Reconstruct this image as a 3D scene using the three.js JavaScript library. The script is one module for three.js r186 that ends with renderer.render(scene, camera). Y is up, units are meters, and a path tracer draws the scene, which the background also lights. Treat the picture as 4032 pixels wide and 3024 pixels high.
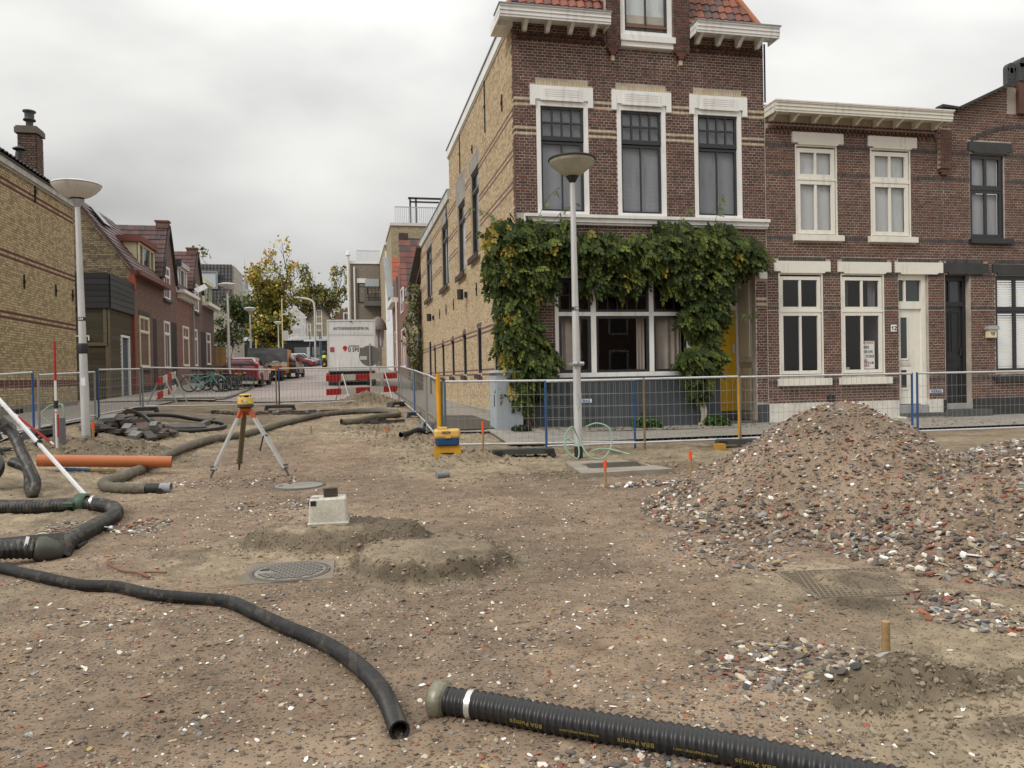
import * as THREE from 'three';
import { mergeGeometries } from 'three/addons/utils/BufferGeometryUtils.js';
import { FontLoader } from 'three/addons/loaders/FontLoader.js';
import { TextGeometry } from 'three/addons/geometries/TextGeometry.js';

// ---------------------------------------------------------------- camera, sky, sun, exposure
const scene = new THREE.Scene();
const R = (d) => d * Math.PI / 180;
const EYE = new THREE.Vector3(0, 1.5, 0);
const camera = new THREE.PerspectiveCamera(53.07, 4 / 3, 0.05, 900);
camera.position.copy(EYE);
camera.rotation.order = 'YXZ';
camera.rotation.set(R(-0.636), R(-12.12), R(-1.08));
const renderer = new THREE.WebGLRenderer({ antialias: true });
renderer.toneMapping = THREE.LinearToneMapping;
renderer.toneMappingExposure = 1.25;
renderer.shadowMap.enabled = true;
const SKY = { zenith: 1.42, warm: [1.0, 0.995, 0.975], ground: 0.16 };
const SUN = { dir: [-0.66, 0.66, 0.36], power: 1.5, size: 34 };

// ---------------------------------------------------------------- random numbers and noise
let seed = 12345;
function rnd() { seed = (seed + 0x6D2B79F5) | 0; let t = Math.imul(seed ^ (seed >>> 15), 1 | seed); t = (t + Math.imul(t ^ (t >>> 7), 61 | t)) ^ t; return ((t ^ (t >>> 14)) >>> 0) / 4294967296; }
const rr = (a, b) => a + (b - a) * rnd();
const pick = (a) => a[Math.floor(rnd() * a.length)];
function hash(x, y, z) { let h = Math.imul(x, 374761393) + Math.imul(y, 668265263) + Math.imul(z, 2147483647 - 61); h = Math.imul(h ^ (h >>> 13), 1274126177); return ((h ^ (h >>> 16)) >>> 0) / 4294967296; }
const fade = (t) => t * t * (3 - 2 * t);
function noise(x, y, z = 0, p = 0) {
  let X = Math.floor(x), Y = Math.floor(y), Z = Math.floor(z); const u = fade(x - X), v = fade(y - Y), w = fade(z - Z);
  const m = (a) => p ? ((a % p) + p) % p : a; const X1 = m(X + 1), Y1 = m(Y + 1); X = m(X); Y = m(Y);
  const l = (a, b, t) => a + (b - a) * t;
  const s = (k) => l(l(hash(X, Y, k), hash(X1, Y, k), u), l(hash(X, Y1, k), hash(X1, Y1, k), u), v);
  return w ? l(s(Z), s(Z + 1), w) : s(Z);
}
function fbm(x, y, o = 4, z = 0, p = 0) { let s = 0, a = 0.5, t = 0; for (let i = 0; i < o; i++) { s += a * noise(x, y, z + i * 17, p); t += a; x *= 2; y *= 2; p *= 2; a *= 0.5; } return s / t; }
const ss = (a, b, x) => { const t = Math.min(1, Math.max(0, (x - a) / (b - a))); return t * t * (3 - 2 * t); };
const lerp = (a, b, t) => a + (b - a) * t;
const interp = (K, d) => { if (d <= K[0][0]) return K[0][1]; for (let i = 1; i < K.length; i++) if (d <= K[i][0]) return lerp(K[i - 1][1], K[i][1], (d - K[i - 1][0]) / (K[i][0] - K[i - 1][0])); return K[K.length - 1][1]; };

// overcast sky: brighter towards the zenith, broken by soft cloud
{
  const W = 2048, H = 1024, a = new Float32Array(W * H * 4);
  for (let j = 0; j < H; j++) {
    const el = ((j + 0.5) / H - 0.5) * Math.PI, sy = Math.sin(el), cy = Math.cos(el);
    for (let i = 0; i < W; i++) {
      const az = ((i + 0.5) / W - 0.5) * 2 * Math.PI, dx = Math.cos(az) * cy, dz = Math.sin(az) * cy, k = (j * W + i) * 4;
      let L, b = 1;
      if (sy > -0.02) {
        const q = 1 / (Math.max(sy, 0) + 0.22), px = dx * q, pz = dz * q;
                const c = fbm(dx * 3.4 + 3.1, dz * 3.4 + sy * 7.5 + 1.7, 6, sy * 2), c2 = fbm(px * 0.7 + 11, pz * 0.7 + 5, 4);
        L = SKY.zenith * (1 + 3 * Math.max(0, sy)) / 4 * (1 + 0.95 * (c - 0.5) + 0.6 * (c2 - 0.5));
        b = 1 + 0.05 * (0.5 - c);
      } else L = SKY.ground;
      a[k] = L * SKY.warm[0]; a[k + 1] = L * SKY.warm[1]; a[k + 2] = L * SKY.warm[2] * b; a[k + 3] = 1;
    }
  }
  const t = new THREE.DataTexture(a, W, H, THREE.RGBAFormat, THREE.FloatType);
  t.mapping = THREE.EquirectangularReflectionMapping; t.magFilter = t.minFilter = THREE.LinearFilter; t.needsUpdate = true;
  scene.background = t; scene.environment = t;
}
const sun = new THREE.DirectionalLight(new THREE.Color(1, 0.965, 0.91), SUN.power);
sun.position.set(...SUN.dir).multiplyScalar(80); sun.target.position.set(0, 0, -20);
sun.position.add(sun.target.position);
sun.castShadow = true; sun.shadow.radius = SUN.size; sun.shadow.mapSize.set(2048, 2048);
Object.assign(sun.shadow.camera, { left: -40, right: 40, top: 40, bottom: -40, near: 1, far: 220 });
scene.add(sun, sun.target);

// ---------------------------------------------------------------- textures
function tex(n, fn, rep = 1, srgb = false) {
  const d = new Uint8Array(n * n * 4); const o = [0, 0, 0];
  for (let j = 0; j < n; j++) for (let i = 0; i < n; i++) { fn(i / n, j / n, o); const k = (j * n + i) * 4; for (let c = 0; c < 3; c++) d[k + c] = Math.max(0, Math.min(255, o[c] * 255)); d[k + 3] = 255; }
  const t = new THREE.DataTexture(d, n, n); t.wrapS = t.wrapT = THREE.RepeatWrapping; t.magFilter = THREE.LinearFilter; t.minFilter = THREE.LinearMipmapLinearFilter; t.generateMipmaps = true; t.repeat.set(rep, rep); if (srgb) t.colorSpace = THREE.SRGBColorSpace; t.needsUpdate = true; return t;
}
const rep = (t, x, y) => { const c = t.clone(); c.repeat.set(x, y); c.needsUpdate = true; return c; };
// even grain with blotches: for plaster, concrete, painted metal, stone (uv in metres)
const tGrain = tex(512, (u, v, o) => { const g = 0.62 + 0.5 * (fbm(u * 6, v * 6, 5, 0, 6) - 0.5) + 0.22 * (noise(u * 128, v * 128, 5, 128) - 0.5); o[0] = o[1] = o[2] = g + 0.18; }, 0.7);
const tSmooth = tex(256, (u, v, o) => { const g = 0.9 + 0.16 * (fbm(u * 4, v * 4, 5, 2, 4) - 0.5) + 0.05 * (noise(u * 64, v * 64, 3, 64) - 0.5) - 0.14 * ss(.62, .8, noise(u * 28, v * 3, 6, 1 << 20)) * noise(u * 9, v * 5, 8, 1 << 20); o[0] = o[1] = o[2] = g; }, 0.6);
const tWood = tex(512, (u, v, o) => { const g = 0.6 + 0.5 * (fbm(u * 3 + 0.4 * fbm(u * 4, v * 4, 2, 3, 4), v * 90, 3, 1) - 0.5) + 0.3 * (fbm(u * 4, v * 12, 3, 8, 4) - 0.5); o[0] = o[1] = o[2] = g + 0.2; }, 1);
// dirt with crumbs: sand and rubble grit, 2 m a side
const PEB = [];
{ const cols = [[.95, .93, .88], [.9, .85, .75], [.8, .7, .55], [.75, .48, .36], [.35, .3, .27], [.55, .5, .45], [.3, .26, .22], [.7, .6, .48], [.62, .52, .42], [.5, .42, .34]]; for (let i = 0; i < 7000; i++) PEB.push([rnd(), rnd(), (0.0012 + 0.0035 * rnd() ** 3), cols[Math.floor(rnd() * cols.length)], rnd() * 3]); }
const gN = 1024, gCol = new Float32Array(gN * gN * 3), gBmp = new Float32Array(gN * gN);
for (let j = 0; j < gN; j++) for (let i = 0; i < gN; i++) {
  const u = i / gN, v = j / gN, a = fbm(u * 24, v * 24, 5, 0, 24), b = fbm(u * 5, v * 5, 3, 4, 5), g = 0.58 + 0.42 * (a - 0.5) + 0.22 * (b - 0.5) + 0.16 * (hash(i, j, 3) - 0.5), k = j * gN + i;
  gCol[k * 3] = g; gCol[k * 3 + 1] = g * (0.985 + 0.03 * (b - 0.5)); gCol[k * 3 + 2] = g * (0.97 + 0.08 * (b - 0.5)); gBmp[k] = 0.35 + 0.5 * (a - 0.5) + 0.1 * hash(i, j, 7);
}
for (const [u, v, r, c, ph] of PEB) { const n = Math.ceil(r * gN) + 1, ci = Math.floor(u * gN), cj = Math.floor(v * gN); for (let y = -n; y <= n; y++) for (let x = -n; x <= n; x++) { const e = 1 + 0.35 * Math.sin(3 * Math.atan2(y, x) + ph); const d = Math.hypot(x, y * 1.3) / (r * gN) / e; if (d < 1) { const k = (((cj + y + gN) % gN) * gN + (ci + x + gN) % gN); for (let q = 0; q < 3; q++) gCol[k * 3 + q] = c[q] * (0.9 + 0.1 * (1 - d)); gBmp[k] = 0.5 + 0.5 * Math.sqrt(1 - d); } } }
const tDirt = tex(gN, (u, v, o) => { const k = (Math.floor(v * gN) * gN + Math.floor(u * gN)) * 3; o[0] = gCol[k]; o[1] = gCol[k + 1]; o[2] = gCol[k + 2]; }, 1);
const tDirtB = tex(gN, (u, v, o) => { o[0] = o[1] = o[2] = gBmp[Math.floor(v * gN) * gN + Math.floor(u * gN)]; }, 1);
// black rubber with dried mud clinging to it in patches
const tMud = tex(512, (u, v, o) => { const a = fbm(u * 14, v * 14, 5, 3, 14), m = ss(.46, .62, a) * (.5 + .5 * noise(u * 100, v * 100, 2, 100)), s = .018 + .01 * noise(u * 60, v * 60, 1, 60), c = [.20, .165, .12]; for (let q = 0; q < 3; q++) o[q] = lerp(s, c[q], m * .45); }, 1.3);
// small bricks for walls too far off to tell the bricks apart (0.93 m x 0.78 m a tile: 4 stretchers, 12 courses)
function brickTex(pal, joint, seedk) {
  return tex(512, (u, v, o) => { const row = Math.floor(v * 12), fv = v * 12 - row, sh = row % 2 ? 0 : 0.5, n = row % 4 === 2 ? 8 : 4; let x = u * n + sh; const c = Math.floor(x) % n, fu = x - Math.floor(x), jw = 0.05 * n / 4; if (fv < 0.15 || fu < jw) { for (let q = 0; q < 3; q++) o[q] = joint[q] * (0.9 + 0.2 * noise(u * 90, v * 90, 1, 90)); } else { const h = hash(row, c, seedk), p = pal[Math.floor(h * pal.length)], m = 0.82 + 0.3 * hash(c, row, seedk + 5) + 0.2 * (noise(u * 60, v * 60, 2, 60) - 0.5); for (let q = 0; q < 3; q++) o[q] = p[q] * m; } });
}
const brickBump = tex(512, (u, v, o) => { const row = Math.floor(v * 12), fv = v * 12 - row, sh = row % 2 ? 0 : 0.5, n = row % 4 === 2 ? 8 : 4, x = u * n + sh, fu = x - Math.floor(x); o[0] = o[1] = o[2] = (fv < 0.15 || fu < 0.05 * n / 4) ? 0.2 : 0.8 + 0.15 * noise(u * 90, v * 90, 4, 90); });

// ---------------------------------------------------------------- materials (colours linear)
const mcache = new Map();
function M(r, g, b, o = {}) {
  const key = [r, g, b, ...Object.entries(o).map(([k, v]) => k + (v && v.isTexture ? v.id : v))].join();
  if (!mcache.has(key)) { const { phys, ...q } = o; const m = new (phys ? THREE.MeshPhysicalMaterial : THREE.MeshStandardMaterial)({ roughness: 0.8, metalness: 0, ...q }); m.color.setRGB(r, g, b); mcache.set(key, m); }
  return mcache.get(key);
}
const G = { map: tGrain, bumpMap: tGrain, bumpScale: 0.003 };
const Sm = { map: tSmooth, bumpMap: tSmooth, bumpScale: 0.001 };
const white = M(.84, .83, .80, { ...Sm, roughness: .45 }), cream = M(.82, .79, .70, { ...Sm, roughness: .45 }), anth = M(.028, .03, .034, { ...Sm, roughness: .4 }), black = M(.02, .021, .022, { ...Sm, roughness: .5 });
const concrete = M(.33, .31, .28, G), darkC = M(.10, .10, .098, G), rubber = M(.022, .022, .023, { ...G, roughness: .62 }), galv = M(.50, .51, .52, { ...Sm, metalness: .55, roughness: .45 }), steelW = M(.62, .62, .63, { ...Sm, metalness: .35, roughness: .4 });
const iron = M(.03, .026, .024, { ...G, roughness: .8 }), zinc = M(.34, .36, .38, { ...Sm, metalness: .4, roughness: .5 }), lead = M(.26, .28, .30, { ...Sm, roughness: .6 });
const glass = M(1, 1, 1, { phys: true, transmission: 1, thickness: 0, roughness: 0.02, ior: 1.5 });
const glassFar = M(.035, .04, .045, { roughness: .06, phys: true, ior: 1.6 });
const roomDark = M(.12, .105, .09, { roughness: 1 }), roomM = M(.16, .145, .13, { roughness: 1 });
const blindM = M(.26, .275, .30, { ...Sm }), sheetM = M(.62, .64, .65, { ...Sm }), curtM = M(.42, .37, .32, { ...Sm, roughness: 1 }), louvM = M(.78, .77, .72, { roughness: .5 });
const terra = M(.42, .115, .06, { ...G, roughness: .6 });

// ---------------------------------------------------------------- naming and building
const used = new Map();
function numbered(n) { const k = used.get(n) || 0; used.set(n, k + 1); return k ? n + '_' + String(k).padStart(3, '0') : n; }
function tag(o, label, category, group, kind) { o.userData.label = label; if (category) o.userData.category = category; if (group) o.userData.group = group; if (kind) o.userData.kind = kind; return o; }
function shade(o) { o.traverse((m) => { if (m.isMesh) { m.castShadow = true; m.receiveShadow = true; } }); }
function thing(name, label, category, pos = [0, 0, 0], turn = 0, group) { const o = new THREE.Group(); o.name = numbered(name); o.position.set(...pos); o.rotation.y = turn; scene.add(o); return tag(o, label, category, group); }
function part(parent, name, geo, mat, label) { const m = new THREE.Mesh(geo instanceof MB ? geo.geo() : geo, mat); m.name = name; parent.add(m); if (label) m.userData.label = label; return m; }
function single(name, geo, mat, label, category, group) { const m = part(scene, numbered(name), geo, mat); return tag(m, label, category, group); }
function structure(name, geo, mat) { const m = part(scene, name, geo, mat); m.userData.kind = 'structure'; return m; }
const V = (x, y, z) => new THREE.Vector3(x, y, z);
const mat4 = (x = 0, y = 0, z = 0, rx = 0, ry = 0, rz = 0, sx = 1, sy = sx, sz = sx) => new THREE.Matrix4().compose(V(x, y, z), new THREE.Quaternion().setFromEuler(new THREE.Euler(rx, ry, rz)), V(sx, sy, sz));
const UP = V(0, 1, 0);
function along(a, b, t = 0) { const d = b.clone().sub(a), L = d.length(); return [a.clone().add(b).multiplyScalar(0.5), new THREE.Quaternion().setFromUnitVectors(UP, d.normalize()), L]; }
class MB {   // collects geometries, then merges them; uv in metres by the way each face points
  constructor() { this.g = []; }
  add(g, m) { let q = g.index ? g.toNonIndexed() : g.clone(); if (m) q.applyMatrix4(m); for (const k of Object.keys(q.attributes)) if (!['position', 'normal'].includes(k)) q.deleteAttribute(k); if (!q.attributes.normal) q.computeVertexNormals(); this.g.push(q); return this; }
  box(x0, x1, y0, y1, z0, z1) { return this.add(new THREE.BoxGeometry(Math.abs(x1 - x0), Math.abs(y1 - y0), Math.abs(z1 - z0)), mat4((x0 + x1) / 2, (y0 + y1) / 2, (z0 + z1) / 2)); }
  boxm(w, h, d, m) { return this.add(new THREE.BoxGeometry(w, h, d), m); }
  bar(a, b, w, d = w, roll = 0) { const [c, q, L] = along(V(...a), V(...b)); q.multiply(new THREE.Quaternion().setFromAxisAngle(UP, roll)); return this.add(new THREE.BoxGeometry(w, L, d), new THREE.Matrix4().compose(c, q, V(1, 1, 1))); }
  rod(a, b, r, r2 = r, n = 8) { const [c, q, L] = along(V(...a), V(...b)); return this.add(new THREE.CylinderGeometry(r2, r, L, n), new THREE.Matrix4().compose(c, q, V(1, 1, 1))); }
  tube(pts, r, seg = 40, n = 8, closed = false) { return this.add(new THREE.TubeGeometry(new THREE.CatmullRomCurve3(pts.map((p) => V(...p)), closed, 'centripetal'), seg, r, n, closed)); }
  lathe(prof, n, m) { return this.add(new THREE.LatheGeometry(prof.map((p) => new THREE.Vector2(...p)), n), m); }
  geo() {
    const g = this.g.length === 1 ? this.g[0] : mergeGeometries(this.g); return metreUV(g);
  }
}
function metreUV(g, s = 1) {
  if (g.index) g = g.toNonIndexed(); const p = g.attributes.position, n = p.count, uv = new Float32Array(n * 2), a = V(), b = V(), c = V();
  for (let i = 0; i < n; i += 3) { a.fromBufferAttribute(p, i); b.fromBufferAttribute(p, i + 1).sub(a); c.fromBufferAttribute(p, i + 2).sub(a); b.cross(c); const x = Math.abs(b.x), y = Math.abs(b.y), z = Math.abs(b.z); for (let k = 0; k < 3; k++) { c.fromBufferAttribute(p, i + k); const [u, v] = y >= x && y >= z ? [c.x, c.z] : x >= z ? [c.z, c.y] : [c.x, c.y]; uv[(i + k) * 2] = u * s; uv[(i + k) * 2 + 1] = v * s; } }
  g.setAttribute('uv', new THREE.BufferAttribute(uv, 2)); return g;
}
function poly(pts, holes, depth, m) { const s = new THREE.Shape(pts.map((p) => new THREE.Vector2(...p))); for (const h of holes || []) s.holes.push(new THREE.Path(h.map((p) => new THREE.Vector2(...p)))); const g = new THREE.ExtrudeGeometry(s, { depth, bevelEnabled: false }); if (m) g.applyMatrix4(m); return g; }
function triMesh(verts, faces) { const p = []; for (const f of faces) for (let i = 1; i < f.length - 1; i++) for (const k of [f[0], f[i], f[i + 1]]) p.push(...verts[k]); const g = new THREE.BufferGeometry(); g.setAttribute('position', new THREE.BufferAttribute(new Float32Array(p), 3)); g.computeVertexNormals(); return g; }
// many alike pieces: the 300 that show largest become meshes of their own, the rest one part of kind stuff.
// list entries: {m: Matrix4 (in parent space), c: colour index, g: shape index}
const camQ = new THREE.Quaternion().setFromEuler(camera.rotation).invert();
function seenSize(p, s) { const q = p.clone().sub(EYE).applyQuaternion(camQ); if (q.z > -0.3) return 0; const x = q.x / -q.z, y = q.y / -q.z; return Math.abs(x) > 0.67 || Math.abs(y) > 0.505 ? 0 : s / -q.z; }
function pieces(parent, name, geos, cols, opt, list, most = 300, plural = name + 's') {
  parent.updateWorldMatrix(true, false); const p = V(), s = V(), q = new THREE.Quaternion(), col = new THREE.Color();
  for (const e of list) { e.m.decompose(p, q, s); e.v = seenSize(p.clone().applyMatrix4(parent.matrixWorld), e.s || Math.max(s.x, s.y, s.z)); }
  const own = new Set(list.map((e, i) => i).sort((a, b) => list[b].v - list[a].v).slice(0, most).filter((i) => list[i].v > 0));
  const bins = geos.map(() => []);
  list.forEach((e, i) => { const gi = e.g || 0; if (own.has(i)) { const m = new THREE.Mesh(geos[gi], M(...cols[e.c], opt)); m.name = name; e.m.decompose(m.position, m.quaternion, m.scale); parent.add(m); } else bins[gi].push(e); });
  bins.forEach((es, gi) => { if (!es.length) return; const im = new THREE.InstancedMesh(geos[gi], M(1, 1, 1, opt), es.length); es.forEach((e, i) => { im.setMatrixAt(i, e.m); im.setColorAt(i, col.setRGB(...cols[e.c])); }); im.name = plural; im.userData.kind = 'stuff'; parent.add(im); });
}
// ---------------------------------------------------------------- the ground
const KC = [[0, 0], [11, 0], [13, .06], [15, .2], [17, .32], [20, .45], [24, .62], [30, .80], [38, 1.08], [47, 1.42], [60, 1.92], [75, 2.45], [90, 3.05], [105, 3.3], [600, 3.4]];
const KR = [[0, 0], [10.9, 0], [11.6, .06], [12.8, .1], [13.5, .14], [17, .2], [300, .22]];
const KL = [[0, 0], [8, 0], [10, .05], [12, .2], [14, .4], [16, .62], [20, .7], [26, .8], [32, .95], [38, 1.1], [47, 1.42], [60, 1.92], [75, 2.45], [90, 3.05], [105, 3.3], [600, 3.4]];
const KS = [[0, 0], [11, 0], [13, .06], [15, .18], [17, .28], [20, .38], [24, .46], [30, .56], [38, .72], [47, 1.25], [60, 1.85], [75, 2.4], [90, 3.0], [105, 3.3], [600, 3.4]];
function base(x, z) { const d = -z, c = interp(KC, d), r = interp(KR, d), l = interp(KL, d); let h = lerp(c, interp(KS, d), ss(1.2, 3, x)); h += (r - h) * ss(4.2, 6.5, x); if (x < 0) h += (l - h) * ss(-2.5, -5.5, x); return h; }
const ell = (x, z, cx, cz, rx, rz) => Math.hypot((x - cx) / rx, (z - cz) / rz);
// heaps of sand: centre, radii, height, softness of the edge, 1 when flat topped
const HEAPS = [[-.12, -7.28, .92, .58, .15, .30, 1], [.62, -6.12, .70, .62, .145, .26, 1], [2.5, -3.12, .55, .32, .17, .9, 0], [3.15, -3.0, .6, .25, .07, .8, 0], [2.75, -2.62, .9, .22, .05, .8, 0], [.62, -25.6, 1.35, .9, .42, 1, 0],
  [-4.5, -14.5, 1.5, .9, .16, .9, 0], [-3.6, -14.9, .8, .5, .14, .9, 0], [-5.4, -13.9, 1.0, .8, .12, .9, 0], [2.1, -13.2, 1.2, .8, .1, .9, 0], [1.3, -15.6, .9, .9, .13, .9, 0], [.6, -17.4, .7, 1.0, .1, .9, 0], [3.1, -11.0, 1.5, .4, .06, .9, 0], [5.0, -11.1, 1.2, .6, .1, .9, 0], [1.0, -2.35, .7, .2, .05, .9, 0], [3.5, -4.75, .5, .45, .04, .9, 1], [3.15, -4.3, .5, .2, .05, .9, 0], [-2.9, -9.6, .9, .5, .06, .9, 0]];
function heapH(x, z, w) { let h = 0; for (const [cx, cz, rx, rz, H, soft, flat] of HEAPS) { const t = ell(x, z, cx, cz, rx, rz); if (t < 1.3) { const q = t + w * 0.22; h = Math.max(h, flat ? H * (1 - ss(1 - soft, 1.02, q)) : H * (1 - ss(0, 1.05, q))); } } return h; }
// how sandy (1) or gritty with rubble (0) the ground is
function sandy(x, z) {
  let s = 0; const n = fbm(x * .9 + 5, z * .9, 3) - .5;
  s = Math.max(s, ss(-11.0, -11.7, z + n * .8) * ss(.4, 1.3, x + n)); s = Math.max(s, ss(-2.2, -3.4, x + n * 1.2) * ss(-7.6, -9, z)); s = Math.max(s, ss(-15, -17, z));
  s = Math.max(s, ss(1.9, 2.6, x + n * .9 + (z + 3.2) * .8) * (1 - ss(-4.5, -5.2, z))); s = Math.max(s, .8 * ss(-1.6, -2.6, x + n * 1.5) * (1 - ss(-6.2, -7, z + n)) * ss(-3.2, -4.5, z));
  const a = ell(x, z, -.15, -6.9, 1.6, 1.2), b = ell(x, z, .55, -6.1, 1.15, .95); s = Math.max(s, .9 * (1 - ss(.6, 1.05, Math.min(a, b) + n * .5)), .8 * (1 - ss(.5, 1, ell(x, z, 3.5, -4.7, 1.1, .9) + n * .4)));
  return s;
}
const wild = (x, z) => fbm(x * 2.3, z * 2.3, 3, 1) - .5;
function terrain(x, z) {
  const w = wild(x, z), d = Math.max(2, -z), hp = heapH(x, z, w * 2), sd = sandy(x, z); let h = base(x, z) + hp;
  const clod = Math.abs(fbm(x * 7, z * 7, 4, 2) - .5) * 2, cl2 = fbm(x * 22, z * 22, 2, 3) - .5;
  const onTop = (1 - ss(.55, .75, ell(x, z, .62, -6.12, .7, .62)));
  const rough = (.35 + .9 * ss(.01, .06, hp) + .55 * sd) * (1 - .75 * onTop) * (1 + 1.2 * ss(-10.8, -12, z) * (1 - ss(-18, -21, z)));
  h += (.030 * (clod - .4) + .022 * cl2 + .03 * ss(.02, .06, hp) * (1 - onTop) * (fbm(x * 14, z * 14, 2, 6) - .5)) * rough + .03 * w * (z > -22 ? 1 : .3);
  return h - (z < -28 ? .0 : 0);
}
{
  const xs = [], zs = []; for (let x = -400; x < -40; x += 60) xs.push(x); for (let x = -40; x < -9; x += 3) xs.push(x); for (let x = -9; x < -4; x += .09) xs.push(x); for (let x = -4; x < 5; x += .026) xs.push(x); for (let x = 5; x < 9; x += .08) xs.push(x); for (let x = 9; x < 40; x += 2) xs.push(x); for (let x = 40; x <= 400; x += 60) xs.push(x);
  for (let z = 30; z > -1.8; z -= 2) zs.push(z); let z = -1.8, dz = .016; while (z > -30) { zs.push(z); dz = Math.max(.016, -z * .0058); z -= dz; } while (z > -130) { zs.push(z); z -= 3; } for (; z > -600; z -= 80) zs.push(z);
  const nx = xs.length, nz = zs.length, P = new Float32Array(nx * nz * 3), C = new Float32Array(nx * nz * 3), U = new Float32Array(nx * nz * 2), I = [];
  for (let j = 0; j < nz; j++) for (let i = 0; i < nx; i++) {
    const x = xs[i], z = zs[j], k = j * nx + i, near = x > -9.2 && x < 9.2 && z < 1 && z > -31; const h = near ? terrain(x, z) : base(x, z) - .03;
    P.set([x, h, z], k * 3); U.set([x / 2, z / 2], k * 2);
    const n = fbm(x * .7, z * .7, 4, 9), m = fbm(x * 3.1, z * 3.1, 3, 11), s = near ? sandy(x, z) : .8, hp = near ? heapH(x, z, wild(x, z) * 2) : 0;
    const grit = [.385, .283, .193], sand = [.46, .37, .25], wet = [.16, .125, .083];
    let t = Math.max(0, Math.min(1, s)); const heapWet = ss(.012, .04, hp) * ss(.70, .86, ell(x, z, .62, -6.12, .7, .62)) * (1 - .85 * (1 - ss(.3, .55, ell(x, z, -.3, -7.3, .92, .58)))); const wt = Math.max(.8 * heapWet * (z > -9 ? 1 : .45), .45 * ss(.52, .72, m) * (.4 + .6 * s));
    const f = .62 + .8 * n; for (let q = 0; q < 3; q++) C[k * 3 + q] = lerp(lerp(grit[q], sand[q], t), wet[q], wt) * f;
  }
  for (let j = 0; j < nz - 1; j++) for (let i = 0; i < nx - 1; i++) { const a = j * nx + i; I.push(a, a + 1, a + nx, a + 1, a + nx + 1, a + nx); }
  const g = new THREE.BufferGeometry(); g.setAttribute('position', new THREE.BufferAttribute(P, 3)); g.setAttribute('color', new THREE.BufferAttribute(C, 3)); g.setAttribute('uv', new THREE.BufferAttribute(U, 2)); g.setIndex(I); g.computeVertexNormals();
  structure('ground', g, M(1, 1, 1, { vertexColors: true, map: tDirt, bumpMap: tDirtB, bumpScale: .026, roughness: .95 }));
}
// a strip of paving laid over the ground: follows its slope
function strip(name, x0, x1, z0, z1, up, mat, nx = 6, nz = 24, hf = base) {
  const p = [], idx = [], uv = []; for (let j = 0; j <= nz; j++) for (let i = 0; i <= nx; i++) { const z = lerp(z0, z1, j / nz), a = typeof x0 === 'function' ? x0(z) : x0, b = typeof x1 === 'function' ? x1(z) : x1, x = lerp(a, b, i / nx); p.push(x, hf(x, z) + up, z); uv.push(x, z); }
  for (let j = 0; j < nz; j++) for (let i = 0; i < nx; i++) { const a = j * (nx + 1) + i; idx.push(a, a + 1, a + nx + 1, a + 1, a + nx + 2, a + nx + 1); }
  const g = new THREE.BufferGeometry(); g.setAttribute('position', new THREE.Float32BufferAttribute(p, 3)); g.setAttribute('uv', new THREE.Float32BufferAttribute(uv, 2)); g.setIndex(idx); g.computeVertexNormals(); const m = structure(name, g, mat); return m;
}
const tPave = tex(512, (u, v, o) => { const row = Math.floor(v * 16), fv = v * 16 - row, x = u * 8 + (row % 2) * .5, c = Math.floor(x) % 8, fu = x - Math.floor(x), j = fv < .09 || fu < .045; const m = j ? .45 : .62 + .3 * hash(row, c, 3) + .2 * (noise(u * 80, v * 80, 1, 80) - .5); o[0] = m; o[1] = m * (j ? .97 : .93 + .08 * hash(c, row, 9)); o[2] = m * (j ? .9 : .9 + .1 * hash(c, row, 8)); }, .6);
const tSlab = tex(512, (u, v, o) => { const fx = (u * 6) % 1, row = Math.floor(u * 6), fy = (v * 6 + (row % 2) * .5) % 1, j = fx < .03 || fy < .03; const m = j ? .5 : .75 + .15 * hash(row, Math.floor(v * 6 + (row % 2) * .5), 2) + .2 * (fbm(u * 12, v * 12, 3, 1, 12) - .5); o[0] = o[1] = o[2] = m; }, .55);
const pave = M(.43, .37, .35, { map: tPave, bumpMap: tPave, bumpScale: .006, roughness: .75 }), slab = M(.33, .30, .26, { map: tSlab, bumpMap: tSlab, bumpScale: .004, roughness: .8 });
strip('road', -4.4, 2.0, -27.6, -104, .02, pave, 6, 60);
strip('pavement', (z) => lerp(-5.9, -5.6, ss(-15, -19, z)), -8.26, -10, -27.4, .03, slab, 5, 24);
strip('pavement_001', -4.4, -8.26, -27.4, -104, .06, slab, 5, 50);
strip('pavement_002', 2.2, 3.83, -16.5, -104, .035, slab, 4, 60);
strip('pavement_003', 3.0, 30, -14.35, -17.3, .045, slab, 20, 6);

// ---------------------------------------------------------------- walls laid brick by brick
const unitBox = new THREE.BoxGeometry(1, 1, 1);
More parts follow.
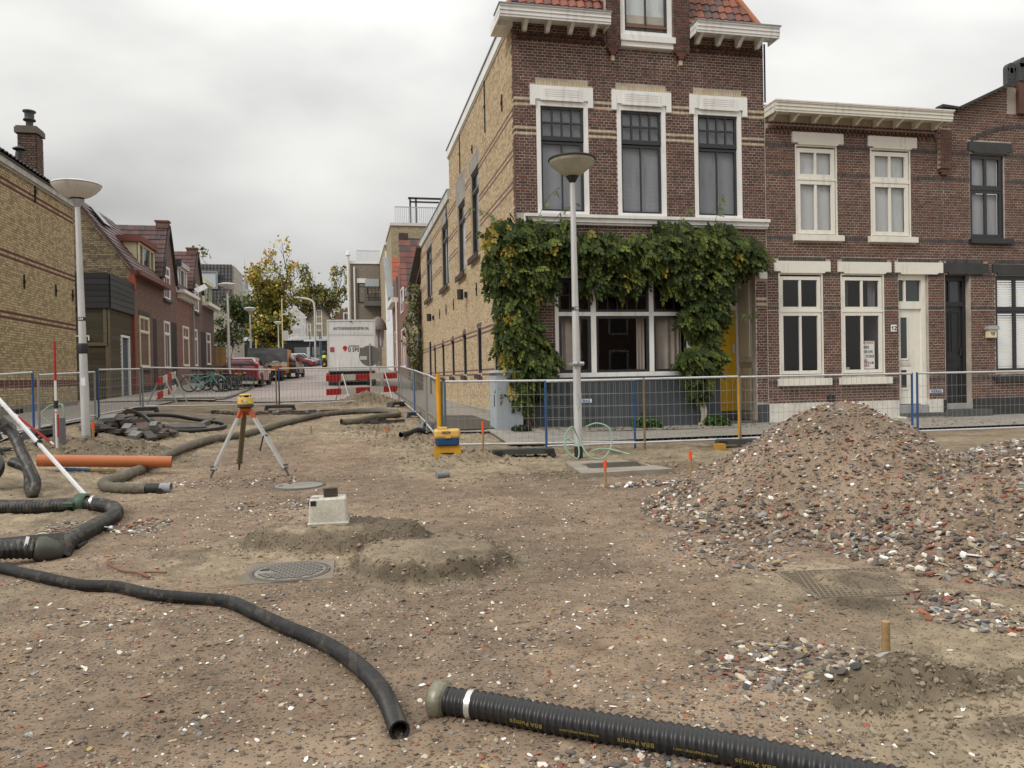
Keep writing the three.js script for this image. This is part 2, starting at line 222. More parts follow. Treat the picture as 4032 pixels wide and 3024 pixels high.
// a face of a building: u runs along it, v is height, n comes out of it
class Face {
  constructor(o, u, n) { this.o = o; this.u = u; this.n = n; }
  p(u, v, n = 0) { return [this.o[0] + this.u[0] * u + this.n[0] * n, v, this.o[2] + this.u[2] * u + this.n[2] * n]; }
  box(mb, u0, u1, v0, v1, n0, n1) { const a = this.p(u0, v0, n0), b = this.p(u1, v1, n1); return mb.box(a[0], b[0], v0, v1, a[2], b[2]); }
  mat(u, v, n, su, sv, sn) { const a = this.p(u, v, n); const along = Math.abs(this.u[0]) > .5; return mat4(...a, 0, 0, 0, along ? su : sn, sv, along ? sn : su); }
  poly(pts, holes, n0, n1) { // a plate with holes, between n0 (back) and n1 (front)
    const g = poly(pts, holes, n1 - n0); const X = V(...this.u), N = V(...this.n); const m = new THREE.Matrix4().makeBasis(X, UP, N); m.setPosition(V(this.o[0] + this.n[0] * n0, 0, this.o[2] + this.n[2] * n0)); g.applyMatrix4(m);
    if (m.determinant() < 0) { const q = g.toNonIndexed(); for (const k of ['position', 'normal']) { const a = q.attributes[k].array; for (let i = 0; i < a.length; i += 9) for (let c = 0; c < 3; c++) { const t = a[i + 3 + c]; a[i + 3 + c] = a[i + 6 + c]; a[i + 6 + c] = t; } } return q; } return g; }
}
const front = new Face([0, 0, -17.0], [1, 0, 0], [0, 0, 1]);      // the three brown house fronts: u = x
const side = new Face([3.82, 0, 0], [0, 0, -1], [-1, 0, 0]);       // the wall along the street on the right: u = distance
const left = new Face([-8.25, 0, 0], [0, 0, -1], [1, 0, 0]);       // the row along the street on the left
const rect = (u0, u1, v0, v1) => [[u0, v0], [u1, v0], [u1, v1], [u0, v1]];
// outline: function of v giving [u0, u1]; holes: list of [u0, u1, v0, v1]
function bricks(wall, face, o) {
  const list = [], ch = o.ch, st = o.st || .231, j = o.joint || .015; const r0 = Math.ceil((o.v0 - o.anchor) / ch - .01), r1 = Math.floor((o.v1 - o.anchor) / ch + .01);
  for (let r = r0; r < r1; r++) {
    let a = o.anchor + r * ch, b = a + ch; for (const [g0, g1] of o.bands || []) { if (g0 > a && g0 < b) b = g0; else if (g0 <= a && g1 > a) a = Math.min(g1, b); } if (b - a < .022) continue; const [ua, ub] = o.outline(a + ch / 2); let spans = [[ua, ub]];
    for (const [h0, h1, g0, g1] of o.holes) { if (b <= g0 + .006 || a >= g1 - .006) continue; const n = []; for (const [s, e] of spans) { if (h1 <= s || h0 >= e) n.push([s, e]); else { if (h0 - s > .02) n.push([s, h0]); if (e - h1 > .02) n.push([h1, e]); } } spans = n; }
    const header = ((r % 2) + 2) % 2 === 0 && !o.stretcher, L0 = header ? st / 2 : st, off = header ? 0 : st / 4 + (((r % 4) + 4) % 4 === 1 ? st / 2 : 0);
    for (const [s, e] of spans) {
      let u = Math.floor((s - off) / L0) * L0 + off;
      while (u < e - .005) { let L = L0; if (!header && hash(Math.round(u * 100), r, 5) < (o.mixed ?? .25)) L = st / 2; const x0 = Math.max(u, s), x1 = Math.min(u + L, e); u += L; if (x1 - x0 < .03) continue;
        const c = o.color(r, (x0 + x1) / 2, a); list.push({ m: face.mat((x0 + x1) / 2 + rr(-.001, .001), (a + b) / 2 + rr(-.0012, .0012), -.026 + rr(-.003, .002), x1 - x0 - j, b - a - j * rr(.9, 1.15), .05), c, s: x1 - x0 }); }
    }
  }
  pieces(wall, 'brick', [unitBox], o.cols, { ...G, bumpScale: .004, roughness: .85 }, list, o.most ?? 300);
}
// a course of bricks set on end
function soldiers(wall, face, u0, u1, v0, v1, w, cols, n = 0, name = 'brick') { const k = Math.max(1, Math.round((u1 - u0) / w)), s = (u1 - u0) / k, list = []; for (let i = 0; i < k; i++) list.push({ m: face.mat(u0 + (i + .5) * s, (v0 + v1) / 2, -.025 + n + rr(-.002, .002), s - .011, v1 - v0 - .006, .05), c: Math.floor(rnd() * cols.length), s: v1 - v0 }); pieces(wall, name, [unitBox], cols, { ...G, roughness: .8 }, list, 40); }
const BROWN = [[.150, .062, .046], [.120, .052, .040], [.095, .046, .038], [.175, .068, .046], [.110, .060, .048], [.135, .075, .060], [.085, .042, .036]];
const BAND = [[.60, .50, .33], [.55, .45, .30], [.64, .55, .38]];
const YEL = [[.66, .51, .31], [.57, .42, .245], [.72, .58, .37], [.47, .34, .20], [.62, .46, .265]];
const DARKB = [[.075, .062, .06], [.058, .05, .05], [.095, .075, .07]];
const OLIVE = [[.55, .43, .245], [.46, .355, .20], [.37, .285, .16], [.60, .48, .285]], REDB = [[.17, .045, .035], [.14, .04, .032]];
// ---------------------------------------------------------------- windows, doors, trim
// one window: an outer frame with sashes, panes and what hangs behind them
function makeWindow(parent, face, o) {
  const n1 = o.n ?? -.05, n0 = n1 - (o.deep ?? .09), fw = o.fw, f = new MB(); const { u0, u1, v0, v1 } = o;
  face.box(f, u0, u0 + fw, v0, v1, n0, n1); face.box(f, u1 - fw, u1, v0, v1, n0, n1); face.box(f, u0 + fw, u1 - fw, v0, v0 + (o.fb ?? fw), n0, n1); face.box(f, u0 + fw, u1 - fw, v1 - (o.ft ?? fw), v1, n0, n1);
  for (const [a, b, c, d] of o.bars || []) face.box(f, a, b, c, d, n0, n1 + .004);
  const w = part(parent, 'window', f, o.mat, o.label);
  for (const s of o.sashes) {
    const b = new MB(), k = s.fw ?? .05, m1 = n1 - (s.in ?? .025), m0 = m1 - .05, bw = s.bar ?? .03;
    if (k > 0) { face.box(b, s.u0, s.u0 + k, s.v0, s.v1, m0, m1); face.box(b, s.u1 - k, s.u1, s.v0, s.v1, m0, m1); face.box(b, s.u0 + k, s.u1 - k, s.v0, s.v0 + (s.fb ?? k), m0, m1); face.box(b, s.u0 + k, s.u1 - k, s.v1 - k, s.v1, m0, m1); }
    const a0 = s.u0 + k, a1 = s.u1 - k, c0 = s.v0 + (s.fb ?? k), c1 = s.v1 - k, nc = s.cols || 1, nr = s.rows || 1;
    for (let i = 1; i < nc; i++) { const x = lerp(a0, a1, i / nc); face.box(b, x - bw / 2, x + bw / 2, c0, c1, m0 + .005, m1 - .006); }
    for (let j = 1; j < nr; j++) { const y = lerp(c0, c1, j / nr); for (let i = 0; i < nc; i++) face.box(b, lerp(a0, a1, i / nc) + (i ? bw / 2 : 0), lerp(a0, a1, (i + 1) / nc) - (i < nc - 1 ? bw / 2 : 0), y - bw / 2, y + bw / 2, m0 + .005, m1 - .006); }
    const sash = b.g.length ? part(w, 'sash', b, s.mat || o.mat) : w, host = w;
    for (let i = 0; i < nc; i++) for (let j = 0; j < nr; j++) { const g = new MB(); const x0 = lerp(a0, a1, i / nc) - .003, x1 = lerp(a0, a1, (i + 1) / nc) + .003, y0 = lerp(c0, c1, j / nr) - .003, y1 = lerp(c0, c1, (j + 1) / nr) + .003, N = m0 + .02; g.add(triMesh([face.p(x0, y0, N), face.p(x1, y0, N), face.p(x1, y1, N), face.p(x0, y1, N)], [[0, 1, 2, 3]])); part(host, 'pane', g, s.glass || glass); }
    const q = m0 - .04;
    if (s.behind === 'blind') { const g = new MB(); const st = .11; for (let y = c0; y < c1 - .01; y += st) g.add(new THREE.BoxGeometry(1, 1, 1), face.mat((a0 + a1) / 2, y + st / 2, q - .01, a1 - a0 + .06, st * .99, .012).multiply(mat4(0, 0, 0, Math.abs(face.u[0]) > .5 ? .22 : 0, 0, 0))); part(w, 'blind', g, s.bmat || blindM); }
    if (s.behind === 'louvre') { const g = new MB(); for (let y = c0; y < c1 - .02; y += .062) { const e = face.mat((a0 + a1) / 2, y + .03, q, 1, 1, 1); g.add(new THREE.BoxGeometry(a1 - a0, .038, .006), e.multiply(mat4(0, 0, 0, -.45))); } part(w, 'shutter', g, louvM); const h = new MB(); face.box(h, (a0 + a1) / 2 - .012, (a0 + a1) / 2 + .012, c0, c1, q + .024, q + .03); part(w, 'shutter_rod', h, louvM); }
    if (s.behind === 'sheet') { const g = new MB(); face.box(g, a0 - .02, a1 + .02, c0 + (c1 - c0) * (s.from || 0), c1, q - .02, q - .012); part(w, 'blind', g, s.bmat || sheetM); }
    if (s.behind === 'curtain' || s.behind === 'curtains') { const spans = s.behind === 'curtain' ? [[s.c0 ?? a0, s.c1 ?? a1]] : [[a0, a0 + (a1 - a0) * .2], [a1 - (a1 - a0) * .2, a1]]; for (const [x0, x1] of spans) { const pts = [], N = 48; for (let i = 0; i <= N; i++) { const t = i / N; pts.push([lerp(x0, x1, t), .035 * Math.sin(t * (x1 - x0) * 42 + 2 * Math.sin(t * 7))]); } const vs = [], fs = []; pts.forEach(([x, d]) => { vs.push(face.p(x, c0 - .02, q - .09 + d), face.p(x, c1 + .02, q - .09 + d)); }); for (let i = 0; i < N; i++) fs.push([2 * i, 2 * i + 2, 2 * i + 3, 2 * i + 1]); part(w, 'curtain', metreUV(triMesh(vs, fs)), s.cmat || curtM); } }
  }
  return w;
}
function sill(parent, face, u0, u1, v0, v1, out, mat, name = 'sill', back = -.06) { const g = new MB(); g.add(face.poly([[u0, v0], [u1, v0], [u1, v1 - .01], [u1 - .01, v1], [u0 + .01, v1], [u0, v1 - .01]], [], back, out)); return part(parent, name, g, mat); }
function seat(o, x, y, z) { o.position.set(x, y, z); for (const c of o.children) c.position.sub(o.position); return o; }
// white bracketed gutter box (u0..u1), under side at v0, top at v1
function gutterBox(parent, face, u0, u1, v0, v1, out, mat, brk, capMat, bw = .09, bh = .26) {
  const g = new MB(); face.box(g, u0, u1, v0 + .05, v1 - .03, out - .03, out); face.box(g, u0, u1, v0, v0 + .05, out - .05, out - .018); face.box(g, u0, u1, v0 + .13, v0 + .155, out, out + .02); face.box(g, u0, u1, v1 - .06, v1 - .03, out, out + .03);
  face.box(g, u0, u1, v0 + .11, v0 + .125, -.02, out - .05); face.box(g, u0, u0 + .03, v0, v1 - .03, 0, out - .03); face.box(g, u1 - .03, u1, v0, v1 - .03, 0, out - .03);
  const t = part(parent, 'gutter', g, mat); const c = new MB(); face.box(c, u0 - .02, u1 + .02, v1 - .03, v1, -.1, out + .045); part(t, 'gutter_cap', c, capMat);
  for (const u of brk) { const b = new MB(); const pr = [[0, v0 + .11], [out - .06, v0 + .11], [out - .07, v0 + .06], [.24, v0 + .11 - bh * .62], [.15, v0 + .14 - bh], [.14, v0 + .11 - bh], [0, v0 + .11 - bh]]; const vs = [], fs = []; const N = pr.length; for (const s of [-bw / 2, bw / 2]) for (const [n, v] of pr) vs.push(face.p(u + s, v, n)); fs.push(pr.map((_, i) => i), pr.map((_, i) => N + N - 1 - i)); for (let i = 0; i < N; i++) { const k = (i + 1) % N; fs.push([i, i + N, k + N, k]); } b.add(triMesh(vs, fs)); part(t, 'bracket', b, mat); }
  return t;
}
// clay tiles up a slope: o lower left corner, U along the eaves, W up the slope (unit vectors), each tile a piece of its own
function tileGeo(w, h, flat) { const N = 8, vs = [], fs = []; for (const [t, e] of [[0, .02], [1, -.005]]) for (let i = 0; i <= N; i++) { const x = i / N; const y = flat ? (x > .86 ? .03 * Math.sin((x - .86) / .14 * Math.PI) : .004) : .028 * Math.cos(x * 2 * Math.PI + 2.6) * (x < .75 ? .6 : 1.1); vs.push([(x - .5) * w * 1.04, y + e, -t * h * 1.12]); } const m = N + 1; for (let i = 0; i < N; i++) fs.push([i, i + 1, i + 1 + m, i + m]); for (let i = 0; i <= N; i++) { const v = vs[i]; vs.push([v[0], v[1] - .028, v[2]]); } for (let i = 0; i < N; i++) fs.push([2 * m + i, 2 * m + i + 1, i + 1, i]); return triMesh(vs, fs); }
function tiles(parent, o, U, W, len, run, tw, th, cols, opt = {}) {
  const u = V(...U), w = V(...W), n = u.clone().cross(w).normalize(), nu = Math.round(len / tw), nv = Math.round(run / th), list = [], b = new THREE.Matrix4().makeBasis(u, n, w.clone().negate());
  for (let j = 0; j < nv; j++) for (let i = 0; i < nu; i++) { const c = V(...o).addScaledVector(u, (i + .5) * tw).addScaledVector(w, j * th).addScaledVector(n, .03 + rr(-.003, .004)); if (opt.keep && !opt.keep((i + .5) * tw, (j + .5) * th)) continue; const m = b.clone().setPosition(c); m.multiply(mat4(0, 0, 0, rr(-.012, .012), rr(-.012, .012), rr(-.01, .01))); list.push({ m, c: Math.floor(rnd() * cols.length), s: tw }); }
  pieces(parent, 'roof_tile', [tileGeo(tw, th, opt.flat)], cols, { ...G, roughness: opt.rough ?? .6, side: THREE.DoubleSide }, list, opt.most ?? 300);
}
const TERRA = [[.36, .10, .055], [.30, .085, .05], [.42, .13, .07], [.22, .08, .055], [.33, .12, .075], [.14, .09, .075]];

// ---------------------------------------------------------------- corner house with the climber
{
  const h = thing('brick_house', 'tall corner house of brown brick with yellow brick side wall and yellow front door', 'house');
  const wins = [[4.33, 5.56], [6.26, 7.47], [8.19, 9.42]], lints = [[4.19, 5.68], [6.14, 7.61], [8.08, 9.57]];
  const holesF = [...wins.map(([a, b]) => [a, b, 5.15, 7.78]), [4.68, 8.0, 1.42, 3.98], [8.76, 9.74, 0, 4.0], [6.34, 7.62, 9.07, 12], [3.7, 8.76, 0, 1.42], [9.74, 10.1, 0, .68]];
  const mortar = M(.52, .45, .38, { ...G, roughness: .95 });
  const wall = part(h, 'wall', metreUV(front.poly([[3.83, .05], [10.02, .05], [10.02, 9.85], [3.83, 9.85]], [rect(4.34, 5.55, 5.16, 7.77), rect(6.27, 7.46, 5.16, 7.77), rect(8.2, 9.41, 5.16, 7.77), rect(4.69, 7.99, 1.43, 3.97), rect(8.77, 9.73, .06, 3.99)], -.24, -.007)), mortar);
  bricks(wall, front, { ch: .0655, anchor: 6.95, v0: .7, v1: 9.62, outline: () => [3.82, 10.03], holes: [...holesF, ...lints.map(([a, b]) => [a, b, 7.62, 8.085]), ...wins.map(([a, b]) => [a - .01, b + .01, 8.085, 8.21]), [3.8, 10.1, 4.93, 5.16], [8.7, 10.1, 3.73, 4.16], [6.0, 8.06, 9.06, 10]],
    cols: [...BROWN, ...BAND], color: (r) => [0, 2, 10, 12, -57, -59].includes(r) ? 7 + Math.floor(rnd() * 3) : Math.floor(rnd() * 7), mixed: .3 });
  for (const [a, b] of wins) soldiers(wall, front, a, b, 8.09, 8.205, .066, BAND);
  // dog-tooth course under the cornice
  { const list = []; for (const [a, b] of [[3.82, 6.0], [8.06, 10.03]]) for (const [v, ro] of [[9.22, 0], [9.13, .06]]) for (let u = a + .07 + ro; u < b - .03; u += .125) list.push({ m: front.mat(u, v, .012, .09, .062, .07).multiply(mat4(0, 0, 0, 0, .7, 0)), c: Math.floor(rnd() * 7), s: .09 }); pieces(wall, 'brick', [unitBox], BROWN, { ...G, roughness: .85 }, list, 60); }
  for (const [a, b] of lints) { const g = new MB(); g.add(front.poly([[a, 7.62], [a + .12, 7.62], [a + .12, 7.77], [b - .12, 7.77], [b - .12, 7.62], [b, 7.62], [b, 8.08], [a, 8.08]], [], -.06, .035)); g.add(front.poly([[a + .22, 7.74], [b - .22, 7.74], [b - .28, 7.80], [b - .28, 8.02], [a + .28, 8.02], [a + .28, 7.80]], [0, 1, 2, 3].map((i) => rect(a + .34, b - .34, 7.83 + i * .047, 7.838 + i * .047)), .034, .05)); part(h, 'lintel', g, white); }
  wins.forEach(([a, b], i) => makeWindow(h, front, { u0: a, u1: b, v0: 5.16, v1: 7.77, fw: .1, ft: .14, fb: .08, mat: white, n: .0, deep: .12, sashes: [
    { u0: a + .1, u1: b - .1, v0: 6.86, v1: 7.63, fw: .055, fb: .1, mat: anth, cols: 4, rows: 2, bar: .042, in: .05, behind: i < 2 ? 'blind' : 'sheet', bmat: blindM }, { u0: a + .1, u1: b - .1, v0: 5.24, v1: 6.84, fw: .055, mat: anth, cols: 2, bar: .035, in: .075, behind: i < 2 ? 'blind' : 'sheet', bmat: i < 2 ? blindM : M(.22, .235, .255, Sm) }] }));
  { const g = new MB(); front.box(g, 4.0, 10.07, 5.08, 5.15, -.05, .15); front.box(g, 4.0, 10.06, 4.98, 5.08, -.05, .1); front.box(g, 4.0, 10.05, 4.93, 4.98, -.05, .06); part(h, 'ledge', g, white); }
  // shop window
  const sh = anth; makeWindow(h, front, { u0: 4.68, u1: 8.0, v0: 1.43, v1: 3.8, fw: .085, fb: .1, mat: white, n: .02, deep: .14, bars: [[5.54, 5.66, 1.53, 2.84], [6.97, 7.08, 1.53, 2.84], [5.54, 5.66, 2.93, 3.71], [6.97, 7.08, 2.93, 3.71], [4.765, 7.915, 2.84, 2.93]], sashes: [
    { u0: 4.765, u1: 5.54, v0: 1.53, v1: 2.84, fw: .075, mat: sh, behind: 'curtain', c0: 4.84, c1: 5.36 }, { u0: 5.66, u1: 6.97, v0: 1.53, v1: 2.84, fw: .06, mat: sh, behind: 'curtain', c0: 6.72, c1: 6.92 }, { u0: 7.08, u1: 7.915, v0: 1.53, v1: 2.84, fw: .06, mat: sh, behind: 'curtain' },
    { u0: 4.765, u1: 5.54, v0: 2.93, v1: 3.71, fw: .06, mat: sh, cols: 3, rows: 2, bar: .025 }, { u0: 5.66, u1: 6.97, v0: 2.93, v1: 3.71, fw: .06, mat: sh, cols: 5, rows: 2, bar: .025 }, { u0: 7.08, u1: 7.915, v0: 2.93, v1: 3.71, fw: .06, mat: sh, cols: 3, rows: 2, bar: .025 }] });
  { const g = new MB(); front.box(g, 4.6, 8.08, 3.8, 3.97, -.06, .04); part(h, 'lintel', g, white); }
  { const g = new MB(); front.box(g, 3.80, 8.75, -.1, 1.38, -.2, .03); front.box(g, 9.75, 10.025, -.1, .68, -.2, .03); front.box(g, 4.5, 8.75, 1.38, 1.43, -.1, .07); front.box(g, 3.79, 4.5, 1.38, 1.42, -.1, .05); part(h, 'plinth', g, M(.062, .072, .082, { ...G, roughness: .7 })); const v = new MB(); front.box(v, 6.72, 6.79, .52, .57, .025, .034); part(h, 'vent', v, black); }
  // porch with the yellow door, set back behind the front
  { const yel = M(.66, .40, .012, { ...Sm, roughness: .45 }), f = new MB(), n = -.9; front.box(f, 8.8, 9.66, .5, 3.04, n - .05, n); const d = part(h, 'door', f, yel, 'yellow panelled front door'); const pn = new MB(); for (const [a, b, c, e] of [[8.9, 9.2, .65, 1.3], [9.27, 9.57, .65, 1.3], [8.9, 9.2, 1.55, 2.9], [9.27, 9.57, 1.55, 2.9]]) { front.box(pn, a, b, c, c + .03, n, n + .014); front.box(pn, a, b, e - .03, e, n, n + .014); front.box(pn, a, a + .03, c + .03, e - .03, n, n + .014); front.box(pn, b - .03, b, c + .03, e - .03, n, n + .014); } part(d, 'panel_moulding', pn, yel); const l = new MB(); front.box(l, 9.2, 9.42, 1.40, 1.48, n + .001, n + .02); part(d, 'letter_slot', l, galv); const hd = new MB(); front.box(hd, 9.56, 9.63, 1.95, 2.18, n + .001, n + .04); part(d, 'lock_plate', hd, steelW);
    const t = new MB(); front.box(t, 9.66, 9.74, .5, 4.0, n - .05, n + .05); front.box(t, 8.72, 8.8, .5, 4.0, n - .05, n + .05); front.box(t, 8.8, 9.66, 3.04, 3.16, n - .05, n + .05); front.box(t, 8.8, 9.66, 3.9, 4.0, n - .05, n + .05); part(h, 'door_frame', t, white); const gl = new MB(); front.box(gl, 8.8, 9.66, 3.16, 3.9, n - .03, n - .02); part(h, 'fanlight', gl, glassFar);
    const rt = new MB(); rt.box(9.745, 9.83, .06, 4.05, -17.95, -17.24); rt.box(8.66, 8.745, .06, 4.05, -17.95, -17.24); rt.box(8.66, 9.83, 4.0, 4.08, -17.95, -17.24); part(h, 'porch_wall', rt, mortar); const R9 = new Face([9.745, 0, 0], [0, 0, -1], [-1, 0, 0]); bricks(h.children[h.children.length - 1], R9, { ch: .0655, anchor: 6.95, v0: .6, v1: 3.99, outline: () => [17.03, 17.2], holes: [], cols: BROWN, color: () => Math.floor(rnd() * 7), most: 60 });
    const wp = new MB(); R9.box(wp, 17.2, 17.84, 1.72, 3.98, -.005, .02); R9.box(wp, 17.28, 17.76, 1.85, 3.85, .02, .045); part(h, 'wainscot', wp, M(.70, .66, .56, Sm)); const tl = []; for (let r = 0; r < 7; r++) for (let i = 0; i < 5; i++) { const a = 17.2 + i * .14 - (r % 2) * .07, b = a + .137, x0 = Math.max(17.2, a), x1 = Math.min(17.84, b); if (x1 > x0) tl.push({ m: R9.mat((x0 + x1) / 2, .6 + r * .15, .005, x1 - x0 - .004, .146, .02), c: Math.floor(rnd() * 2), s: .12 }); } const tb = new MB(); R9.box(tb, 17.2, 17.84, .5, 1.68, -.005, .004); const tw = part(h, 'tiled_wall', tb, mortar); pieces(tw, 'tile', [unitBox], [[.70, .64, .50], [.64, .58, .46]], { ...Sm, roughness: .3 }, tl);
    const st = new MB(); front.box(st, 8.76, 9.735, -.1, .3, -.9, .06); front.box(st, 8.745, 9.745, .3, .5, n - .05, n + .12); part(h, 'step', st, darkC); const li = new MB(); li.add(front.poly([[8.7, 3.92], [9.8, 3.92], [9.82, 3.73], [10.02, 3.73], [10.02, 4.15], [8.7, 4.15]], [], -.1, .06)); li.add(front.poly([[8.7, 4.0], [9.72, 4.0], [9.78, 4.06], [9.78, 4.09], [8.7, 4.09]], [], .059, .075)); part(h, 'lintel', li, white); }
  // dormer gable in the middle of the front
  { const g = new MB(); front.box(g, 6.02, 6.34, 9.06, 11.6, -.1, .11); front.box(g, 7.66, 8.05, 9.06, 11.6, -.1, .11); front.box(g, 6.34, 7.66, 11.2, 11.6, -.1, .11); front.box(g, 6.02, 8.05, 9.9, 11.6, -2.5, -.3); const dw = part(h, 'dormer_wall', g, mortar); const df = new Face([0, 0, -16.875], [1, 0, 0], [0, 0, 1]); bricks(dw, df, { ch: .0655, anchor: 9.06, v0: 9.06, v1: 11.2, outline: () => [6.0, 8.07], holes: [[6.35, 7.65, 9, 11.2]], cols: BROWN, color: () => Math.floor(rnd() * 7) });
    const c = []; for (const u of [6.17, 7.86]) for (const [w, v] of [[.3, 9.02], [.22, 8.96], [.13, 8.9]]) c.push({ m: front.mat(u, v, .04, w, .058, .12), c: 0, s: w }); pieces(dw, 'brick', [unitBox], BROWN, G, c); const cb = []; for (const u of [6.17, 7.86]) cb.push({ m: front.mat(u, 8.8, .02, .075, .13, .09), c: 0, s: .1 }); pieces(dw, 'brick', [unitBox], BAND, G, cb);
    makeWindow(h, front, { u0: 6.36, u1: 7.64, v0: 9.34, v1: 11.15, fw: .11, mat: white, n: .07, deep: .12, sashes: [{ u0: 6.47, u1: 7.53, v0: 9.45, v1: 11.04, fw: .055, mat: anth, cols: 2, bar: .04, in: .04, behind: 'sheet', from: .18, bmat: M(.62, .66, .66, Sm) }] }); sill(h, front, 6.34, 7.7, 9.2, 9.34, .14, white); sill(h, front, 6.36, 7.66, 9.08, 9.2, .1, white, 'sill'); }
  gutterBox(h, front, 3.42, 5.98, 9.36, 9.64, .5, white, [4.07, 4.6, 5.14, 5.68], lead, .09, .22); gutterBox(h, front, 8.07, 10.18, 9.36, 9.64, .5, white, [8.27, 8.8, 9.32, 9.83], lead, .09, .22);
  { const g = new MB(); g.box(3.42, 3.82, 9.37, 9.6, -17.6, -16.99); part(h, 'gutter_return', g, white); }
  // tiled front slope
  { const c60 = Math.cos(R(62)), s60 = Math.sin(R(62)), g = triMesh([[3.6, 9.55, -16.95], [10.1, 9.55, -16.95], [8.9, 12.5, -18.4], [4.9, 12.5, -18.4]], [[0, 1, 2, 3]]); const rf = part(h, 'roof', metreUV(g), M(.12, .06, .04)); tiles(rf, [3.6, 9.52, -16.9], [1, 0, 0], [0, s60, -c60], 6.5, 3.0, .2, .25, TERRA, { keep: (u, w) => (u + 3.6 < 6.0 || u + 3.6 > 8.07) && u > w * .44 && u < 6.5 - w * .44 }); const hp = new MB(); hp.rod([10.13, 9.52, -16.9], [8.9, 12.5, -18.4], .07, .07, 8); hp.rod([3.57, 9.52, -16.9], [4.95, 12.5, -18.4], .07, .07, 8); part(rf, 'hip_tile', hp, M(.5, .2, .1, G)); }
  // yellow side wall along the street
  const SB = [[21.85, 23.35, 5.1, 7.65], [24.5, 26.2, 4.92, 7.3], [28.62, 30.85, 5.0, 7.45], [34.3, 36.9, 5.15, 7.5]], SL = [[19.2, 19.98, 1.62, 2.9], [21.9, 22.62, 1.57, 2.93], [24.75, 25.5, 1.55, 2.92], [27.62, 28.36, 1.53, 2.85], [30.5, 31.32, 1.5, 2.83], [33.5, 34.3, 1.48, 2.8], [35.3, 36.35, .5, 3.15]];
  const smort = M(.62, .53, .41, { ...G, roughness: .95 }), out2 = [[17.03, .05], [39.5, .05], [39.5, 8.08], [28.15, 8.08], [28.15, 9.6], [17.03, 9.6]];
  const sw = part(h, 'side_wall', metreUV(side.poly(out2, [...SB, ...SL].map(([a, b, c, d]) => rect(a + .01, b - .01, c + .01, d - .01)), -.3, -.007)), smort);
  bricks(sw, side, { ch: .0655, anchor: 6.95, v0: .55, v1: 9.58, outline: (v) => [17.0, v < 8.05 ? 39.5 : 28.12], holes: [...SB, ...SL.slice(0, 2), ...SL.slice(2, 6).map(([a, b, c, d]) => [a, b, c, d - .1]), SL[6], ...SL.slice(2, 6).map(([a, b, c, d]) => [a - .08, b + .08, d - .1, d + .12]), ...SL.slice(0, 2).map(([a, b, c, d]) => [a - .06, b + .06, d, d + .14]), [21.75, 23.6, 7.66, 8.1], [24.4, 26.45, 7.3, 8.2], [28.6, 30.9, 7.45, 7.86], [34.2, 37, 7.5, 7.86]],
    cols: [...YEL, ...BROWN.slice(0, 3), [.23, .115, .10], [.20, .10, .09], ...BAND.slice(0, 2)], color: (r, u) => u < 17.24 ? ([0, 2, 10, 12].includes(r) ? 10 + (rnd() < .5 ? 1 : 0) : 5 + Math.floor(rnd() * 3)) : [9, 7, -5, -7, -16, -18, -63, -65, -81, -83].includes(r) ? 8 + (rnd() < .5 ? 1 : 0) : Math.floor(rnd() * 5) });
  { const g = new MB(); side.box(g, 17.1, 39.5, -.1, .56, -.2, -.004); part(h, 'side_plinth', g, M(.36, .32, .27, G)); }
  SB.forEach(([a, b, c, d], i) => { makeWindow(h, side, { u0: a, u1: b, v0: c, v1: d, fw: .07, mat: anth, n: -.055, deep: .1, bars: [[a + .07, b - .07, d - .62, d - .55]], sashes: [{ u0: a + .07, u1: b - .07, v0: c + .07, v1: d - .62, fw: .05, mat: anth, cols: i > 1 ? 2 : 1, behind: i ? 'sheet' : undefined, bmat: M(.4, .42, .43, Sm) }, { u0: a + .07, u1: b - .07, v0: d - .55, v1: d - .07, fw: .05, mat: anth, cols: i > 1 ? 2 : 1 }] }); soldiers(sw, side, a - .1, b + .1, c - .2, c - .02, .11, [[.085, .045, .038], [.07, .04, .034]], .12, 'sill_brick'); });
  { const g = new MB(); side.box(g, 21.78, 23.55, 7.66, 8.08, -.05, -.004); side.box(g, 24.42, 26.43, 7.32, 8.18, -.05, -.004); side.box(g, 28.6, 30.9, 7.46, 7.84, -.05, -.003); side.box(g, 34.2, 37, 7.52, 7.84, -.05, -.003); part(h, 'lintel', g, concrete); }
  SL.forEach(([a, b, c, d], i) => { const arch = i > 1 && i < 6; makeWindow(h, side, { u0: a, u1: b, v0: c, v1: d, fw: .05, mat: anth, n: -.035, deep: .08, sashes: [{ u0: a + .05, u1: b - .05, v0: c + .05, v1: d - .05, fw: .04, mat: anth }] }); if (i < 6) soldiers(sw, side, a - .12, b + .08, c - .16, c - .02, .1, [[.085, .045, .038], [.07, .04, .034]], .1, 'sill_brick');
    if (arch) { const l = [], m = (a + b) / 2, hw = (b - a) / 2, K = 9; for (let k = 0; k < K; k++) { const t = lerp(-1, 1, (k + .5) / K), x = m + t * (hw + .03), y = d - .06 + .13 * (1 - t * t); const mm = side.mat(x, y, -.02, .075, .16, .05); mm.multiply(mat4(0, 0, 0, t * .45, 0, 0)); l.push({ m: mm, c: 0, s: .1 }); } pieces(sw, 'brick', [unitBox], [[.20, .12, .10]], G, l); } else if (i < 2) soldiers(sw, side, a - .05, b + .05, d + .005, d + .13, .065, [[.12, .085, .08], [.2, .16, .15]]); });
